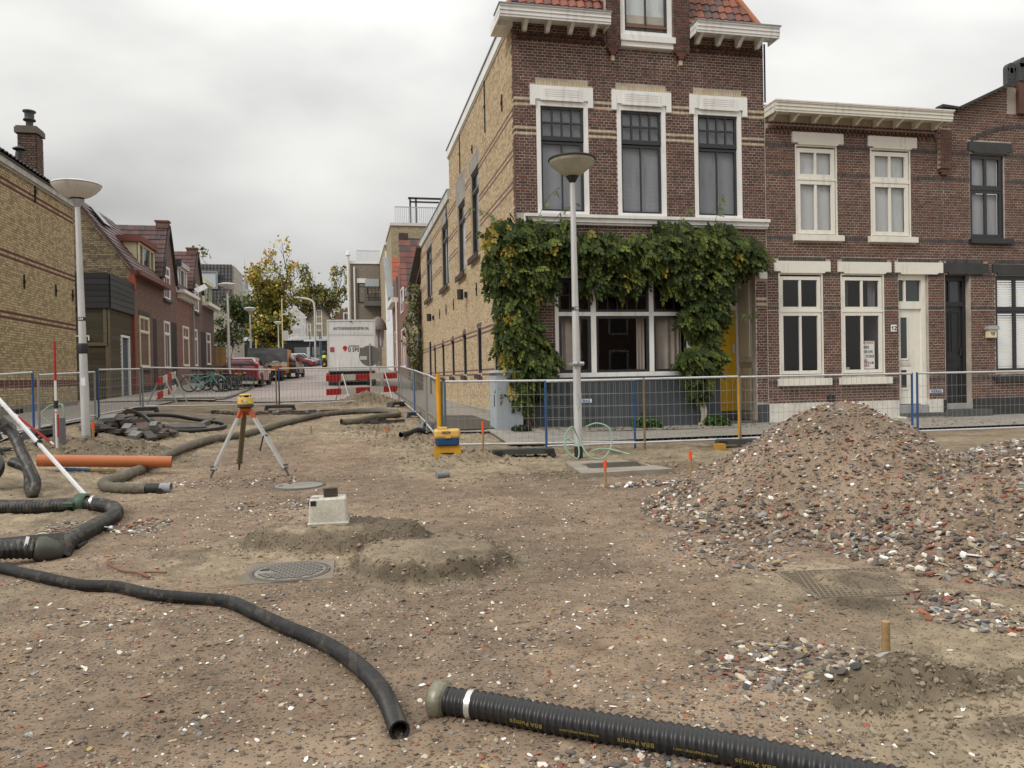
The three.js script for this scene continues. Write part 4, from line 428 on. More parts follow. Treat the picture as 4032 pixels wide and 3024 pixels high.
// timber lean-to between the yellow wall and the row
{
  const h = thing('timber_shed', 'timber lean-to of grey green boards with a black board parapet behind the left lamp post', 'shed'), black2 = [[.016, .017, .018], [.022, .023, .024], [.03, .031, .032]], gr = [[.105, .085, .05], [.13, .105, .065], [.085, .07, .042], [.115, .10, .07]];
  const A = new Face([0, 0, -29.8], [1, 0, 0], [0, 0, 1]), B = new Face([-8.25, 0, 0], [0, 0, -1], [1, 0, 0]);
  const g = new MB(); g.box(-10.6, -8.3, .4, 4.15, -33, -29.86); const b = part(h, 'shed_body', g, M(.08, .065, .04, { map: tWood })); const k = new MB(); k.box(-10.6, -8.2, 4.15, 5.38, -33, -29.76); const kb = part(h, 'parapet', k, M(.02, .02, .02));
  const L = [], D = []; for (let y = .75; y < 4.1; y += .155) { L.push({ m: A.mat(-9.45, y + .077, -.03, 2.3, .148, .03).multiply(mat4(0, 0, 0, .1)), c: Math.floor(rnd() * 4), s: 1 }); for (const [u0, u1] of y < 3.25 ? [[29.82, 31.3], [32.42, 33]] : [[29.82, 33]]) L.push({ m: B.mat((u0 + u1) / 2, y + .077, -.03, u1 - u0, .148, .03).multiply(mat4(0, 0, 0, 0, 0, -.1)), c: Math.floor(rnd() * 4), s: 1 }); }
  for (let i = 0; i < 6; i++) { D.push({ m: A.mat(-9.4, 4.17 + .21 * i + .1, .06, 2.4, .195, .03), c: Math.floor(rnd() * 3), s: 1 }, { m: B.mat(31.4, 4.17 + .21 * i + .1, .08, 3.2, .195, .03), c: Math.floor(rnd() * 3), s: 1 }); }
  const wopt = { map: tWood, bumpMap: tWood, bumpScale: .004, roughness: .85 }; pieces(b, 'board', [unitBox], gr, wopt, L); pieces(kb, 'board', [unitBox], black2, { ...wopt, roughness: .55 }, D);
  { const f = new MB(); B.box(f, 31.3, 31.38, .9, 3.3, -.05, .03); B.box(f, 32.34, 32.42, .9, 3.3, -.05, .03); B.box(f, 31.38, 32.34, 3.22, 3.3, -.05, .03); part(h, 'door_frame', f, white); const d = new MB(); B.box(d, 31.38, 32.34, .9, 3.22, -.08, -.04); part(h, 'door', d, M(.06, .075, .09, Sm)); const p = new MB(); A.box(p, -8.36, -8.24, .7, 2.85, -.02, .03); B.box(p, 29.78, 29.9, .7, 4.15, -.02, .02); A.box(p, -8.42, -8.3, 2.95, 4.15, -.02, .03); A.box(p, -9.4, -8.3, 2.83, 2.95, -.02, .05); part(h, 'corner_post', p, M(.15, .12, .07, { map: tWood })); const w = new MB(); A.box(w, -9.4, -8.88, 3.16, 3.2, -.02, .03); A.box(w, -8.92, -8.88, 3.02, 3.16, -.02, .03); part(h, 'trim', w, white); }
  seat(h, -9.4, .8, -31);
}
const RT = [[.105, .038, .034], [.125, .045, .037], [.085, .034, .031], [.14, .05, .04], [.07, .032, .03]], HW = (h, u0, u1, y, label) => { const g = new MB(); left.box(g, u0, u1, .3, y, -.3, 0); g.box(-16, -8.5, .3, y, -u1, -u0); return part(h, 'wall', g, brownFar); };
function gableHouse(u0, u1, yE, yA, label, cx) {   // narrow gable to the street, slopes to both sides
  const h = thing('row_house', label, 'house', [0, 0, 0], 0, 'brown row houses on the left'), m = (u0 + u1) / 2, g = new MB(); g.add(left.poly([[u0, .3], [u1, .3], [u1, yE], [m, yA], [u0, yE]], [], -2.6, 0)); part(h, 'wall', g, brownFar);
  const L = Math.hypot(m - u0, yA - yE), n = [(m - u0) / L, (yA - yE) / L], rf = part(h, 'roof', metreUV(triMesh([[-8.3, yE, -u0 + .05], [-11, yE, -u0 + .05], [-11, yA + .02, -m], [-8.3, yA + .02, -m], [-8.3, yE, -u1 - .05], [-11, yE, -u1 - .05]], [[0, 3, 2, 1], [3, 4, 5, 2]])), M(.07, .04, .035)); tiles(rf, [-11, yE, -u0 + .06], [1, 0, 0], [0, n[1], -n[0]], 2.72, L, .25, .27, RT, { flat: true, rough: .45 });
  const v = new MB(); const vb = (a, b, c, d) => v.bar([-8.27, b, -a], [-8.27, d, -c], .3, .07); vb(u0 - .05, yE - .02, m, yA + .04); vb(u1 + .05, yE - .02, m, yA + .04); part(h, 'verge', v, M(.06, .045, .04, G)); const c = new MB(); c.box(-8.75, -8.2, yA - .1, yA + .2, -m - .2, -m + .2); c.box(-8.8, -8.15, yA + .2, yA + .27, -m - .25, -m + .25); part(h, 'finial', c, brownFar); return h;
}
function dormer(h, x, u0, u1, y0, y1, cheek, roofM, frame, depth = 1.0) { const g = new MB(); g.box(x - depth, x - .04, y0, y1, -u1, -u0); const d = part(h, 'dormer', g, cheek); const f = new Face([x, 0, 0], [0, 0, -1], [1, 0, 0]); const c = new MB(); c.box(x - depth, x + .14, y1, y1 + .26, -u1 - .14, -u0 + .14); part(d, 'dormer_fascia', c, roofM); makeWindow(d, f, { u0: u0, u1: u1, v0: y0, v1: y1, fw: .07, mat: frame, n: .02, room: false, bars: [[lerp(u0, u1, .25), lerp(u0, u1, .25) + .06, y0, y1], [lerp(u0, u1, .72), lerp(u0, u1, .72) + .06, y0, y1]], sashes: [{ u0: u0 + .07, u1: u1 - .07, v0: y0 + .07, v1: y1 - .07, fw: .03, mat: frame, glass: glassFar }] }); return d; }
{
  // first of the row: low eaves, cream dormer, olive end gable
  const h = thing('row_house', 'brown row house with cream dormer and rust red gutter next to the timber lean-to', 'house', [0, 0, 0], 0, 'brown row houses on the left'); HW(h, 33, 38.2, 5.95);
  { const g = new MB(); g.add(poly([[-8.25, .3], [-8.25, 6.0], [-10.3, 8.7], [-12.3, 6.2], [-12.3, .3]], [], .3, mat4(0, 0, -33.3))); part(h, 'end_gable', g, oliveFar); const f = new Face([0, 0, -32.98], [1, 0, 0], [0, 0, 1]); const w = h.children[1]; bricks(w, f, { ch: .072, anchor: 5.3, v0: 5.2, v1: 8.6, outline: (v) => [-12, -8.27 - Math.max(0, v - 5.95) * .76], holes: [], cols: [[.36, .29, .17], [.30, .24, .14], [.25, .195, .115], [.17, .13, .09]], color: () => Math.floor(rnd() * 4) }); }
  const rf = part(h, 'roof', metreUV(triMesh([[-8.02, 5.82, -32.85], [-8.02, 5.82, -38.2], [-10.4, 8.95, -38.2], [-10.4, 8.95, -32.85], [-12.6, 6, -38.2], [-12.6, 6, -32.85]], [[0, 1, 2, 3], [3, 2, 4, 5]])), M(.07, .04, .035)); tiles(rf, [-8.02, 5.84, -32.85], [0, 0, -1], [-.605, .796, 0], 5.35, 3.9, .25, .27, RT, { flat: true, rough: .45 });
  { const v = new MB(); v.bar([-8.0, 5.8, -32.84], [-10.4, 8.95, -32.84], .07, .16); part(rf, 'verge', v, M(.09, .045, .035, G)); const s = new MB(); s.bar([-9.45, 7.95, -34.3], [-9.95, 8.6, -34.3], .06, .9); part(rf, 'roof_window', s, glassFar); }
  { const g = new MB(); g.box(-8.28, -7.85, 5.76, 5.96, -38.35, -32.9); part(h, 'gutter', g, M(.15, .045, .03, { ...Sm, roughness: .5 })); const b = new MB(); b.box(-8.3, -8.1, 5.2, 5.75, -33.05, -32.8); b.box(-8.27, -8.17, .9, 5.2, -33.08, -32.96); part(h, 'downpipe', b, M(.30, .055, .025, Sm)); }
  dormer(h, -8.55, 35.4, 38.1, 6.2, 7.5, M(.62, .55, .36, Sm), M(.17, .05, .04, Sm), M(.72, .66, .45, Sm), 1.2); farWin(h, left, 33.95, 35.5, 2.12, 4.25, M(.72, .66, .45, Sm), .68, 1, 2); { const d = new MB(); left.box(d, 36.25, 36.9, 1, 4.3, .002, .01); part(h, 'doorway', d, M(.03, .018, .015)); const l = new MB(); left.box(l, 33.85, 35.7, 4.27, 4.48, -.02, .02); part(h, 'lintel', l, M(.075, .05, .045, G)); const p = new MB(); left.box(p, 33, 38.2, .3, 1.35, -.02, .02); part(h, 'plinth', p, M(.075, .055, .048, G)); sill(h, left, 33.9, 35.6, 2.0, 2.1, .1, darkC); }
  seat(h, -9, .95, -35.5);
}
{
  const wt = M(.80, .80, .79, Sm), h = gableHouse(38.2, 41.1, 6.35, 8.95, 'brown row house with steep narrow gable, nearer of the two gables'); farWin(h, left, 38.45, 39.7, 5.4, 6.95, wt, .68, 2, 2); sill(h, left, 38.3, 39.9, 5.28, 5.4, .12, darkC); farWin(h, left, 38.3, 39.45, 2.12, 4.35, wt, .72, 2, 2); for (const [a, b] of [[39.9, 40.55], [40.6, 41.05]]) { const d = new MB(); left.box(d, a, b, 1, 4.4, .002, .01); part(h, 'doorway', d, M(.02, .017, .016)); } seat(h, -9, 1, -39.6);
  const h3 = thing('row_house', 'red brown row house with white dormer and bracketed white gutter between the gables', 'house', [0, 0, 0], 0, 'brown row houses on the left'); HW(h3, 41.1, 45.4, 6.1).material = redFar; farWin(h3, left, 42.45, 44, 2.3, 4.4, cream, .7, 1, 2); { const g = new MB(); g.box(-8.3, -7.85, 5.98, 6.14, -45.4, -41.15); for (let u = 41.4; u < 45.3; u += .42) g.box(-8.25, -8.0, 5.72, 5.98, -u - .1, -u); part(h3, 'gutter', g, cream); const p = new MB(); p.rod([-8.12, 1, -44.8], [-8.12, 5.98, -44.8], .05); part(h3, 'downpipe', p, M(.3, .28, .28, Sm)); const rf = part(h3, 'roof', metreUV(triMesh([[-8.1, 6.1, -41.1], [-8.1, 6.1, -45.4], [-10.5, 8.8, -45.4], [-10.5, 8.8, -41.1]], [[0, 1, 2, 3]])), M(.09, .04, .035)); tiles(rf, [-8.1, 6.12, -41.1], [0, 0, -1], [-.66, .75, 0], 4.3, 3.5, .25, .27, RT, { flat: true, most: 60 }); dormer(h3, -8.5, 43.0, 45.2, 6.35, 7.55, M(.72, .69, .72, Sm), M(.45, .45, .45, Sm), white, 1.1); const c = new MB(); c.box(-9.7, -8.3, 7.55, 7.85, -43, -42.7); part(h3, 'dormer_side', c, black); const s = new MB(); s.bar([-8.0, 6.45, -44.9], [-7.5, 6.75, -45.2], .3, .08); s.rod([-8.1, 6.1, -44.8], [-7.9, 6.5, -45], .03); part(h3, 'antenna', s, white); } seat(h3, -9, 1.1, -43.2);
  const h4 = gableHouse(45.4, 48.3, 6.6, 8.85, 'brown row house with steep narrow gable, farther of the two gables'); farWin(h4, left, 45.8, 47.0, 5.45, 7.0, wt, .68, 2, 2); sill(h4, left, 45.7, 47.2, 5.3, 5.43, .12, darkC); farWin(h4, left, 45.2, 46.4, 2.35, 4.42, wt, .72, 2, 2); seat(h4, -9, 1.2, -46.8);
  const h5 = thing('row_house', 'dark brown last house of the left row with pale green dormer', 'house', [0, 0, 0], 0, 'brown row houses on the left'); HW(h5, 48.3, 52.2, 6.1).material = bt([[.15, .085, .07], [.12, .07, .06], [.10, .06, .055]], [.14, .11, .1], 14); farWin(h5, left, 49.35, 50.7, 2.5, 4.45, cream, .7); { const g = new MB(); g.box(-8.3, -7.85, 6.0, 6.2, -52.4, -48.3); part(h5, 'gutter', g, cream); dormer(h5, -8.5, 50.4, 53, 6.35, 7.55, M(.6, .62, .42, Sm), M(.62, .64, .44, Sm), M(.6, .62, .42, Sm), 1.2); const d = new MB(); left.box(d, 47.6, 49.1, 1, 4.4, .002, .01); part(h5, 'doorway', d, M(.02, .017, .016)); } seat(h5, -9, 1.3, -50.2);
}
{ // beige block with the dark mansard beyond the row
  const h = thing('apartment_building', 'pale beige block with dark tiled mansard and one big roof window beyond the left row', 'building'), f = new Face([0, 0, -61], [1, 0, 0], [0, 0, 1]); const g = new MB(); g.box(-14, -8.26, 1, 7.3, -67.2, -61); g.add(poly([[-61.4, 7.3], [-67.2, 7.3], [-67.2, 10.25], [-62, 10.3]], [], .3, new THREE.Matrix4().makeRotationY(-Math.PI / 2).setPosition(-8.26, 0, 0))); const pts = g; part(h, 'wall', pts, paleFar);
  const rf = part(h, 'roof', metreUV(triMesh([[-14, 7.2, -60.9], [-8.4, 7.2, -60.9], [-8.4, 10.3, -61.7], [-14, 10.3, -61.7], [-14, 10.3, -67], [-8.4, 10.3, -67]], [[0, 1, 2, 3], [3, 2, 5, 4]])), M(.04, .038, .036)); tiles(rf, [-11.6, 7.2, -60.86], [1, 0, 0], [0, .968, -.25], 3.2, 3.15, .25, .29, [[.045, .043, .042], [.055, .052, .05], [.036, .035, .034]], { most: 150 }); const wf = new Face([0, 0, -61.2], [1, 0, 0], [0, 0, 1]); makeWindow(h, wf, { u0: -10.7, u1: -9.3, v0: 8.4, v1: 9.75, fw: .12, mat: lead, n: .15, deep: .2, room: false, sashes: [{ u0: -10.58, u1: -9.42, v0: 8.52, v1: 9.63, fw: .03, mat: lead, glass: M(.5, .54, .57, { roughness: .1 }) }] }); const gt = new MB(); gt.box(-14, -8.3, 7.1, 7.22, -61, -60.75); part(h, 'gutter', gt, darkC); seat(h, -9, 1.9, -62);
}
// ---------------------------------------------------------------- right side beyond the yellow wall
const RH = (h, u0, u1, y, mat, y0 = .2) => { const g = new MB(); side.box(g, u0, u1, y0, y, -.25, 0); g.box(4.1, 11, y0, y, -u1, -u0); return part(h, 'wall', g, mat); };
{
  const h = thing('row_house', 'narrow olive brick house with grey slat cladding and a climber beside the yellow wall', 'house'); RH(h, 39.55, 46.5, 6.3, oliveFar); { const s = new MB(); for (let i = 0; i < 12; i++) side.box(s, 39.8, 43.6, 4.5 + i * .12, 4.6 + i * .12, .005, .05); part(h, 'slat_cladding', s, M(.11, .105, .10, { map: tWood })); const d = new MB(); side.box(d, 39.9, 44.2, 1.0, 3.9, .004, .03); part(h, 'garage_door', d, M(.12, .115, .115, Sm)); const p = new MB(); p.rod([3.72, 3.9, -45.6], [3.72, 6.4, -45.6], .07); p.box(3.5, 3.85, 6.3, 6.75, -46.1, -45.3); part(h, 'downpipe', p, zinc); const rf = new MB(); rf.bar([3.75, 6.35, -46.6], [3.75, 8.05, -38.8], .4, .12); rf.bar([6, 6.35, -46.6], [6, 8.1, -38.8], 4, .1); part(h, 'roof', rf, M(.12, .085, .07, G)); const w = new MB(); side.box(w, 40, 43, 5.95, 6.25, .003, .03); part(h, 'window', w, glassFar); } seat(h, 5, .9, -43);
  const h2 = thing('row_house', 'red brown brick house with weathered red tile roof on the right side of the street', 'house'); RH(h2, 46.5, 57, 6.6, redFar, .5); { const sl = [[-6, 4], [0, 1]]; const g = new MB(); side.box(g, 54.5, 57, 6.6, 9.5, -.25, 0); part(h2, 'gable_wall', g, redFar); const r1 = [3.83, 7.0, -53.6], rf = part(h2, 'roof', metreUV(triMesh([[3.83, 6.95, -53.5], [11, 6.95, -53.5], [11, 11.3, -55.4], [3.83, 11.3, -55.4]], [[0, 1, 2, 3]])), M(.1, .05, .04)); tiles(rf, [3.83, 6.98, -53.45], [1, 0, 0], [0, .916, -.4], 4.4, 4.7, .40, .47, [[.21, .07, .05], [.25, .085, .055], [.17, .065, .05], [.28, .10, .07], [.13, .065, .055], [.10, .07, .065]], { flat: true, most: 150 }); const c = new MB(); c.box(3.85, 4.5, 11.2, 11.8, -55.9, -55.3); c.box(3.85, 9, 11.2, 11.45, -55.7, -55.4); part(rf, 'ridge', c, M(.07, .05, .045, G)); const w2 = M(.78, .77, .74, Sm); farWin(h2, side, 52, 54.3, 5.95, 7.6, w2, 0); for (const [a, b] of [[50.5, 52], [52.6, 54.2]]) farWin(h2, side, a, b, 2.2, 4.8, w2, .72); const d = new MB(); side.box(d, 47.0, 48.6, 1.2, 3.5, .004, .02); part(h2, 'doorway', d, M(.02, .018, .017)); } seat(h2, 6, 1.4, -51);
  const h3 = thing('row_house', 'white painted house with orange tile roof patch and grey gable boards', 'house'); RH(h3, 57, 64, 7.1, redFar, 1); { const g = new MB(); g.add(side.poly([[64, 1], [74.5, 1], [74.5, 12.4], [71, 12.4], [64, 8]], [], -.3, .03)); g.box(4.1, 9, 1, 12, -74.5, -71); part(h3, 'gable_wall', g, whiteFar); const rf = part(h3, 'roof', metreUV(triMesh([[3.83, 7.7, -62.5], [8, 7.7, -62.5], [8, 11.4, -64.2], [3.83, 11.4, -64.2]], [[0, 1, 2, 3]])), M(.3, .08, .04)); tiles(rf, [3.83, 7.7, -62.45], [1, 0, 0], [0, .909, -.417], 3.2, 4, .4, .45, [[.55, .14, .07], [.5, .12, .06], [.42, .11, .06]], { flat: true, most: 60 }); const v = new MB(); v.bar([3.7, 8.0, -64.2], [3.7, 12.4, -71.2], .5, .3); part(h3, 'verge', v, zinc); const gt = new MB(); gt.box(3.35, 3.85, 7.1, 7.45, -64.2, -57.5); part(h3, 'gutter', gt, cream); const dm = new MB(); dm.box(3.9, 5, 7.45, 9.3, -63.8, -60); part(h3, 'dormer', dm, M(.12, .1, .1, Sm)); farWin(h3, side, 58.1, 61.5, 2.3, 5.1, cream, .7, 2); farWin(h3, side, 68.5, 70.5, 6.6, 8.4, M(.2, .22, .24, Sm), 0); const dp = new MB(); dp.rod([3.7, 2, -57.3], [3.7, 7.1, -57.3], .08); part(h3, 'downpipe', dp, cream); for (const [a, b] of [[65, 66.6], [67.6, 69.2], [70.6, 72.6]]) farWin(h3, side, a, b, 2.4, 5.3, M(.7, .71, .73, Sm), 0); } seat(h3, 6, 2, -66);
}
{ // tall modern blocks
  const h = thing('apartment_building', 'brown brick apartment block with balcony, white pipes and roof railing', 'building'), f = new Face([0, 0, -86], [1, 0, 0], [0, 0, 1]); const g = new MB(); g.box(.64, 9, 2, 14.05, -96, -86); part(h, 'wall', g, greyFar); const c = new MB(); c.box(.55, 9, 14.05, 14.35, -96.1, -85.9); part(h, 'roof_edge', c, white);
  const w = farWin(h, f, 1.4, 2.5, 9.75, 12.0, M(.03, .035, .04), .78, 1, 1, .14, .02); const s = new MB(); f.box(s, 1.3, 2.4, 11.95, 12.45, .0, .06); part(h, 'shutter_box', s, white); const b = new MB(); b.box(2.05, 3.95, 9.35, 9.85, -86, -84.7); const bl = part(h, 'balcony', b, M(.14, .145, .15, Sm)); const rl = new MB(); for (const y of [10.2, 10.6, 11.0, 11.4]) rl.box(2.1, 3.9, y, y + .05, -84.78, -84.73); for (let i = 0; i <= 5; i++) rl.box(2.1 + i * .36, 2.15 + i * .36, 9.85, 11.4, -84.8, -84.72); part(bl, 'balcony_rail', rl, black); const gl = new MB(); gl.box(2.2, 3.7, 11.5, 12.4, -86, -85.9); part(bl, 'screen', gl, M(.42, .45, .46, { roughness: .2 })); const it = new MB(); it.box(2.3, 2.8, 9.9, 10.6, -85.5, -85); it.box(3, 3.5, 9.9, 10.8, -85.6, -85.1); part(bl, 'balcony_chair', it, M(.2, .16, .13));
  const p = new MB(); p.rod([.42, 3, -85.8], [.42, 14.9, -85.8], .16, .16, 10); p.lathe([[.28, 14.9], [.28, 15], [.1, 15.5], [0, 15.5]], 10, mat4(.42, 0, -85.8)); p.rod([1.05, 3, -85.85], [1.05, 13.7, -85.85], .1); part(h, 'drain_pipe', p, M(.72, .70, .66, Sm)); const r = new MB(); for (const y of [15.6]) r.box(1.35, 3.9, y, y + .08, -87, -86.9); for (let i = 0; i < 20; i++) r.box(1.35 + i * .13, 1.39 + i * .13, 14.35, 15.6, -86.97, -86.93); part(h, 'roof_rail', r, galv); const w2 = new MB(); f.box(w2, 2.6, 4, 6.9, 8.0, 0, .05); part(h, 'sign_board', w2, M(.3, .28, .26)); seat(h, 4, 2.6, -90);
  const k = thing('apartment_building', 'olive brick block with white pipe beside the white house', 'building'); const kg = new MB(); kg.box(3.83, 11, 2, 14.2, -85.9, -74.6); part(k, 'wall', kg, oliveFar); const kc = new MB(); kc.box(3.75, 11, 14.2, 14.45, -86, -74.5); part(k, 'roof_edge', kc, white); const kp = new MB(); kp.rod([3.95, 2, -74.4], [3.95, 13.6, -74.4], .13); part(k, 'drain_pipe', kp, M(.74, .72, .66, Sm)); seat(k, 6, 2.5, -80);
  const t = thing('apartment_building', 'olive brick roof storey with railings and black pergola above the row on the right', 'building'); const tg = new MB(); tg.box(3.95, 14, 5, 14.4, -74, -66); part(t, 'wall', tg, oliveFar); const tc = new MB(); tc.box(3.85, 14, 14.4, 14.65, -74, -65.9); part(t, 'roof_edge', tc, M(.66, .63, .58, Sm)); const tr = new MB(); tr.box(4.3, 10, 16.0, 16.07, -66.2, -66.1); for (let i = 0; i < 36; i++) tr.box(4.3 + i * .16, 4.34 + i * .16, 14.65, 16, -66.17, -66.13); part(t, 'roof_rail', tr, galv); const pg = new MB(); for (const x of [5.6, 6.1, 9]) pg.box(x, x + .14, 14.65, 17.0, -67, -66.8); pg.box(5.5, 10, 16.9, 17.05, -67, -66.8); pg.box(5.7, 10, 16.6, 16.72, -67, -66.8); part(t, 'pergola', pg, black); seat(t, 7, 2.5, -70);
}
// ---------------------------------------------------------------- the dyke at the end of the street
{
  const f = new Face([0, 0, -112], [1, 0, 0], [0, 0, 1]), wt = M(.78, .78, .75, Sm);
  const A = thing('canal_house', 'white plastered house with bell gable behind the canopy', 'house'); { const pts = [[-8.6, 3], [-5.4, 3], [-5.4, 10.0], [-5.7, 10.7], [-6.3, 11.2], [-6.6, 11.5], [-6.75, 11.6], [-6.75, 11.85], [-7.2, 11.85], [-7.2, 11.6], [-7.5, 11.3], [-8.1, 10.8], [-8.6, 10]]; part(A, 'wall', metreUV(f.poly(pts, [], -6, 0)), M(.80, .80, .78, G)); farWin(A, f, -7.5, -6.75, 9.75, 10.85, wt, .5, 2, 2, .08, .04); farWin(A, f, -5.95, -5.55, 7.4, 9.0, wt, .5, 1, 1, .08, .04); farWin(A, f, -8.2, -7.4, 7.4, 9.0, wt, .5, 2, 2, .08, .04); seat(A, -7, 3.3, -114); }
  const B = thing('canal_house', 'olive brick house with pointed gable and white windows, right of the white one', 'house'); { part(B, 'wall', metreUV(f.poly([[-5.38, 3], [-1.87, 3], [-1.87, 9.9], [-3.6, 11.85], [-5.38, 9.9]], [], -6, 0)), oliveFar); const v = new MB(); v.bar([-5.4, 9.9, -111.9], [-3.6, 11.95, -111.9], .25, .4); v.bar([-1.85, 9.9, -111.9], [-3.6, 11.95, -111.9], .25, .4); part(B, 'verge', v, M(.06, .05, .045)); for (const [a, b, c, d] of [[-4.05, -3.2, 9.3, 11.25], [-5.3, -4.75, 7.4, 9.3], [-4.15, -3.2, 7.4, 9.3], [-2.6, -2.0, 7.4, 9.3]]) farWin(B, f, a, b, c, d, wt, .5, 2, 2, .1, .05); seat(B, -3.6, 3.3, -114); }
  const C = thing('canal_house', 'dark brick house with low gable partly behind the removal truck', 'house'); { part(C, 'wall', metreUV(f.poly([[-1.83, 3], [2.4, 3], [2.4, 9.7], [.2, 11.5], [-1.83, 9.9]], [], -6, -.05)), brownFar); farWin(C, f, -.3, .7, 9.3, 10.9, wt, 0, 2, 2, .12, .05); farWin(C, f, -1.6, -.6, 7.4, 9.2, wt, .5, 2, 2, .1, .03); seat(C, 0, 3.3, -114); }
  const D = thing('canal_house', 'dark brown house behind the big yellow tree', 'house'); { part(D, 'wall', metreUV(f.poly([[-14.5, 3], [-8.65, 3], [-8.65, 9.6], [-14.5, 9.6]], [], -6, -.02)), brownFar); farWin(D, f, -11.65, -10.6, 7.4, 8.5, wt, 0, 2, 2, .12, .05); farWin(D, f, -13.6, -13, 9, 10, wt, 0, 1, 1, .1, .03); const r = new MB(); r.box(-14.8, -8.5, 9.6, 9.8, -118, -111.8); part(D, 'gutter', r, M(.3, .3, .29)); seat(D, -11, 3.3, -114); }
  const K = thing('canopy', 'long curved zinc canopy roof on dark posts across the end of the street', 'canopy'); { const g = new MB(), vs = [], fs = []; const N = 6; for (let i = 0; i <= N; i++) { const t = i / N; for (const x of [-12.6, 4]) vs.push([x, 6.35 + .6 * Math.sin(t * Math.PI / 2), -99 - 2.2 * t]); } for (let i = 0; i < N; i++) fs.push([2 * i, 2 * i + 1, 2 * i + 3, 2 * i + 2]); g.add(triMesh(vs, fs)); part(K, 'canopy_roof', g, M(.50, .49, .47, { ...G, side: THREE.DoubleSide })); const s = new MB(); for (let x = -12.4; x < 4; x += .65) s.bar([x, 6.38, -98.98], [x + .05, 6.97, -101], .06, .06); part(K, 'roof_seam', s, M(.36, .35, .34)); const b = new MB(); b.box(-12.6, 4, 5.85, 6.35, -100.5, -99.2); for (const x of [-12, -8.2, -4.4, -.6, 3.2]) b.box(x, x + .2, 3, 5.85, -100.2, -99.8); part(K, 'canopy_frame', b, M(.045, .055, .065, Sm)); seat(K, -4, 3.2, -100); }
  const S = thing('shop_front', 'dark shop fronts with brown panels under the canopy', 'shop'); { const g = new MB(); g.box(-13.5, 4, 3, 6.9, -106, -104); part(S, 'wall', g, M(.03, .032, .036)); const p = new MB(); for (let x = -12; x < -8; x += .55) p.box(x, x + .5, 4, 5.7, -104, -103.9); p.box(-1.5, 1.5, 4, 5.4, -104, -103.9); part(S, 'panel', p, M(.10, .05, .03, { map: tWood })); const w = new MB(); w.box(-6.6, -3.3, 4.6, 5.7, -104, -103.9); w.box(-5.5, -3, 3.6, 4.5, -104, -103.92); part(S, 'window', w, M(.22, .23, .23, { roughness: .15 })); seat(S, -4, 3.3, -105); }
  const T = thing('church_tower', 'slender grey church spire far off behind the beige block', 'tower'); { const g = new MB(); g.box(-24.9, -23.2, 4, 24, -201, -199); part(T, 'tower', g, M(.35, .33, .31)); const s = new MB(); s.lathe([[.75, 24], [.75, 25.2], [.5, 25.4], [.5, 26.2], [.25, 26.8], [.3, 27.2], [.06, 28], [.03, 31.5], [0, 31.6]], 10, mat4(-24.05, 0, -200)); part(T, 'spire', s, M(.25, .28, .30)); seat(T, -24, 3.4, -200); }
}
// row of houses behind the camera: what the window panes mirror
{
  const h = thing('row_house', 'brown brick house row with white windows opposite, behind the photographer', 'house'), f = new Face([0, 0, 13], [1, 0, 0], [0, 0, -1]); const g = new MB(); g.box(-16, 26, 0, 6.4, 13, 21); part(h, 'wall', g, brownFar); part(h, 'roof', metreUV(triMesh([[-16, 6.3, 12.7], [26, 6.3, 12.7], [26, 9.6, 17], [-16, 9.6, 17]], [[0, 1, 2, 3]])), M(.09, .045, .038, { ...G, side: THREE.DoubleSide })); for (let i = 0; i < 13; i++) for (const [a, b] of [[1, 3], [4, 5.6]]) { const m = new MB(), x = -14.5 + i * 3.1; m.box(x, x + 1.3, a, b, 12.9, 12.98); const w = part(h, 'window', m, white); const p = new MB(); p.box(x + .1, x + 1.2, a + .1, b - .1, 12.88, 12.9); part(w, 'pane', p, glassFar); } seat(h, 5, 0, 16);
}
// ---------------------------------------------------------------- plants
const leafGeo = (() => { const g = triMesh([[0, 0, 0], [.5, .42, .06], [0, .38, -.03], [-.5, .42, .06], [0, 1, .1]], [[0, 1, 2], [0, 2, 3], [1, 4, 2], [2, 4, 3]]); return g; })();
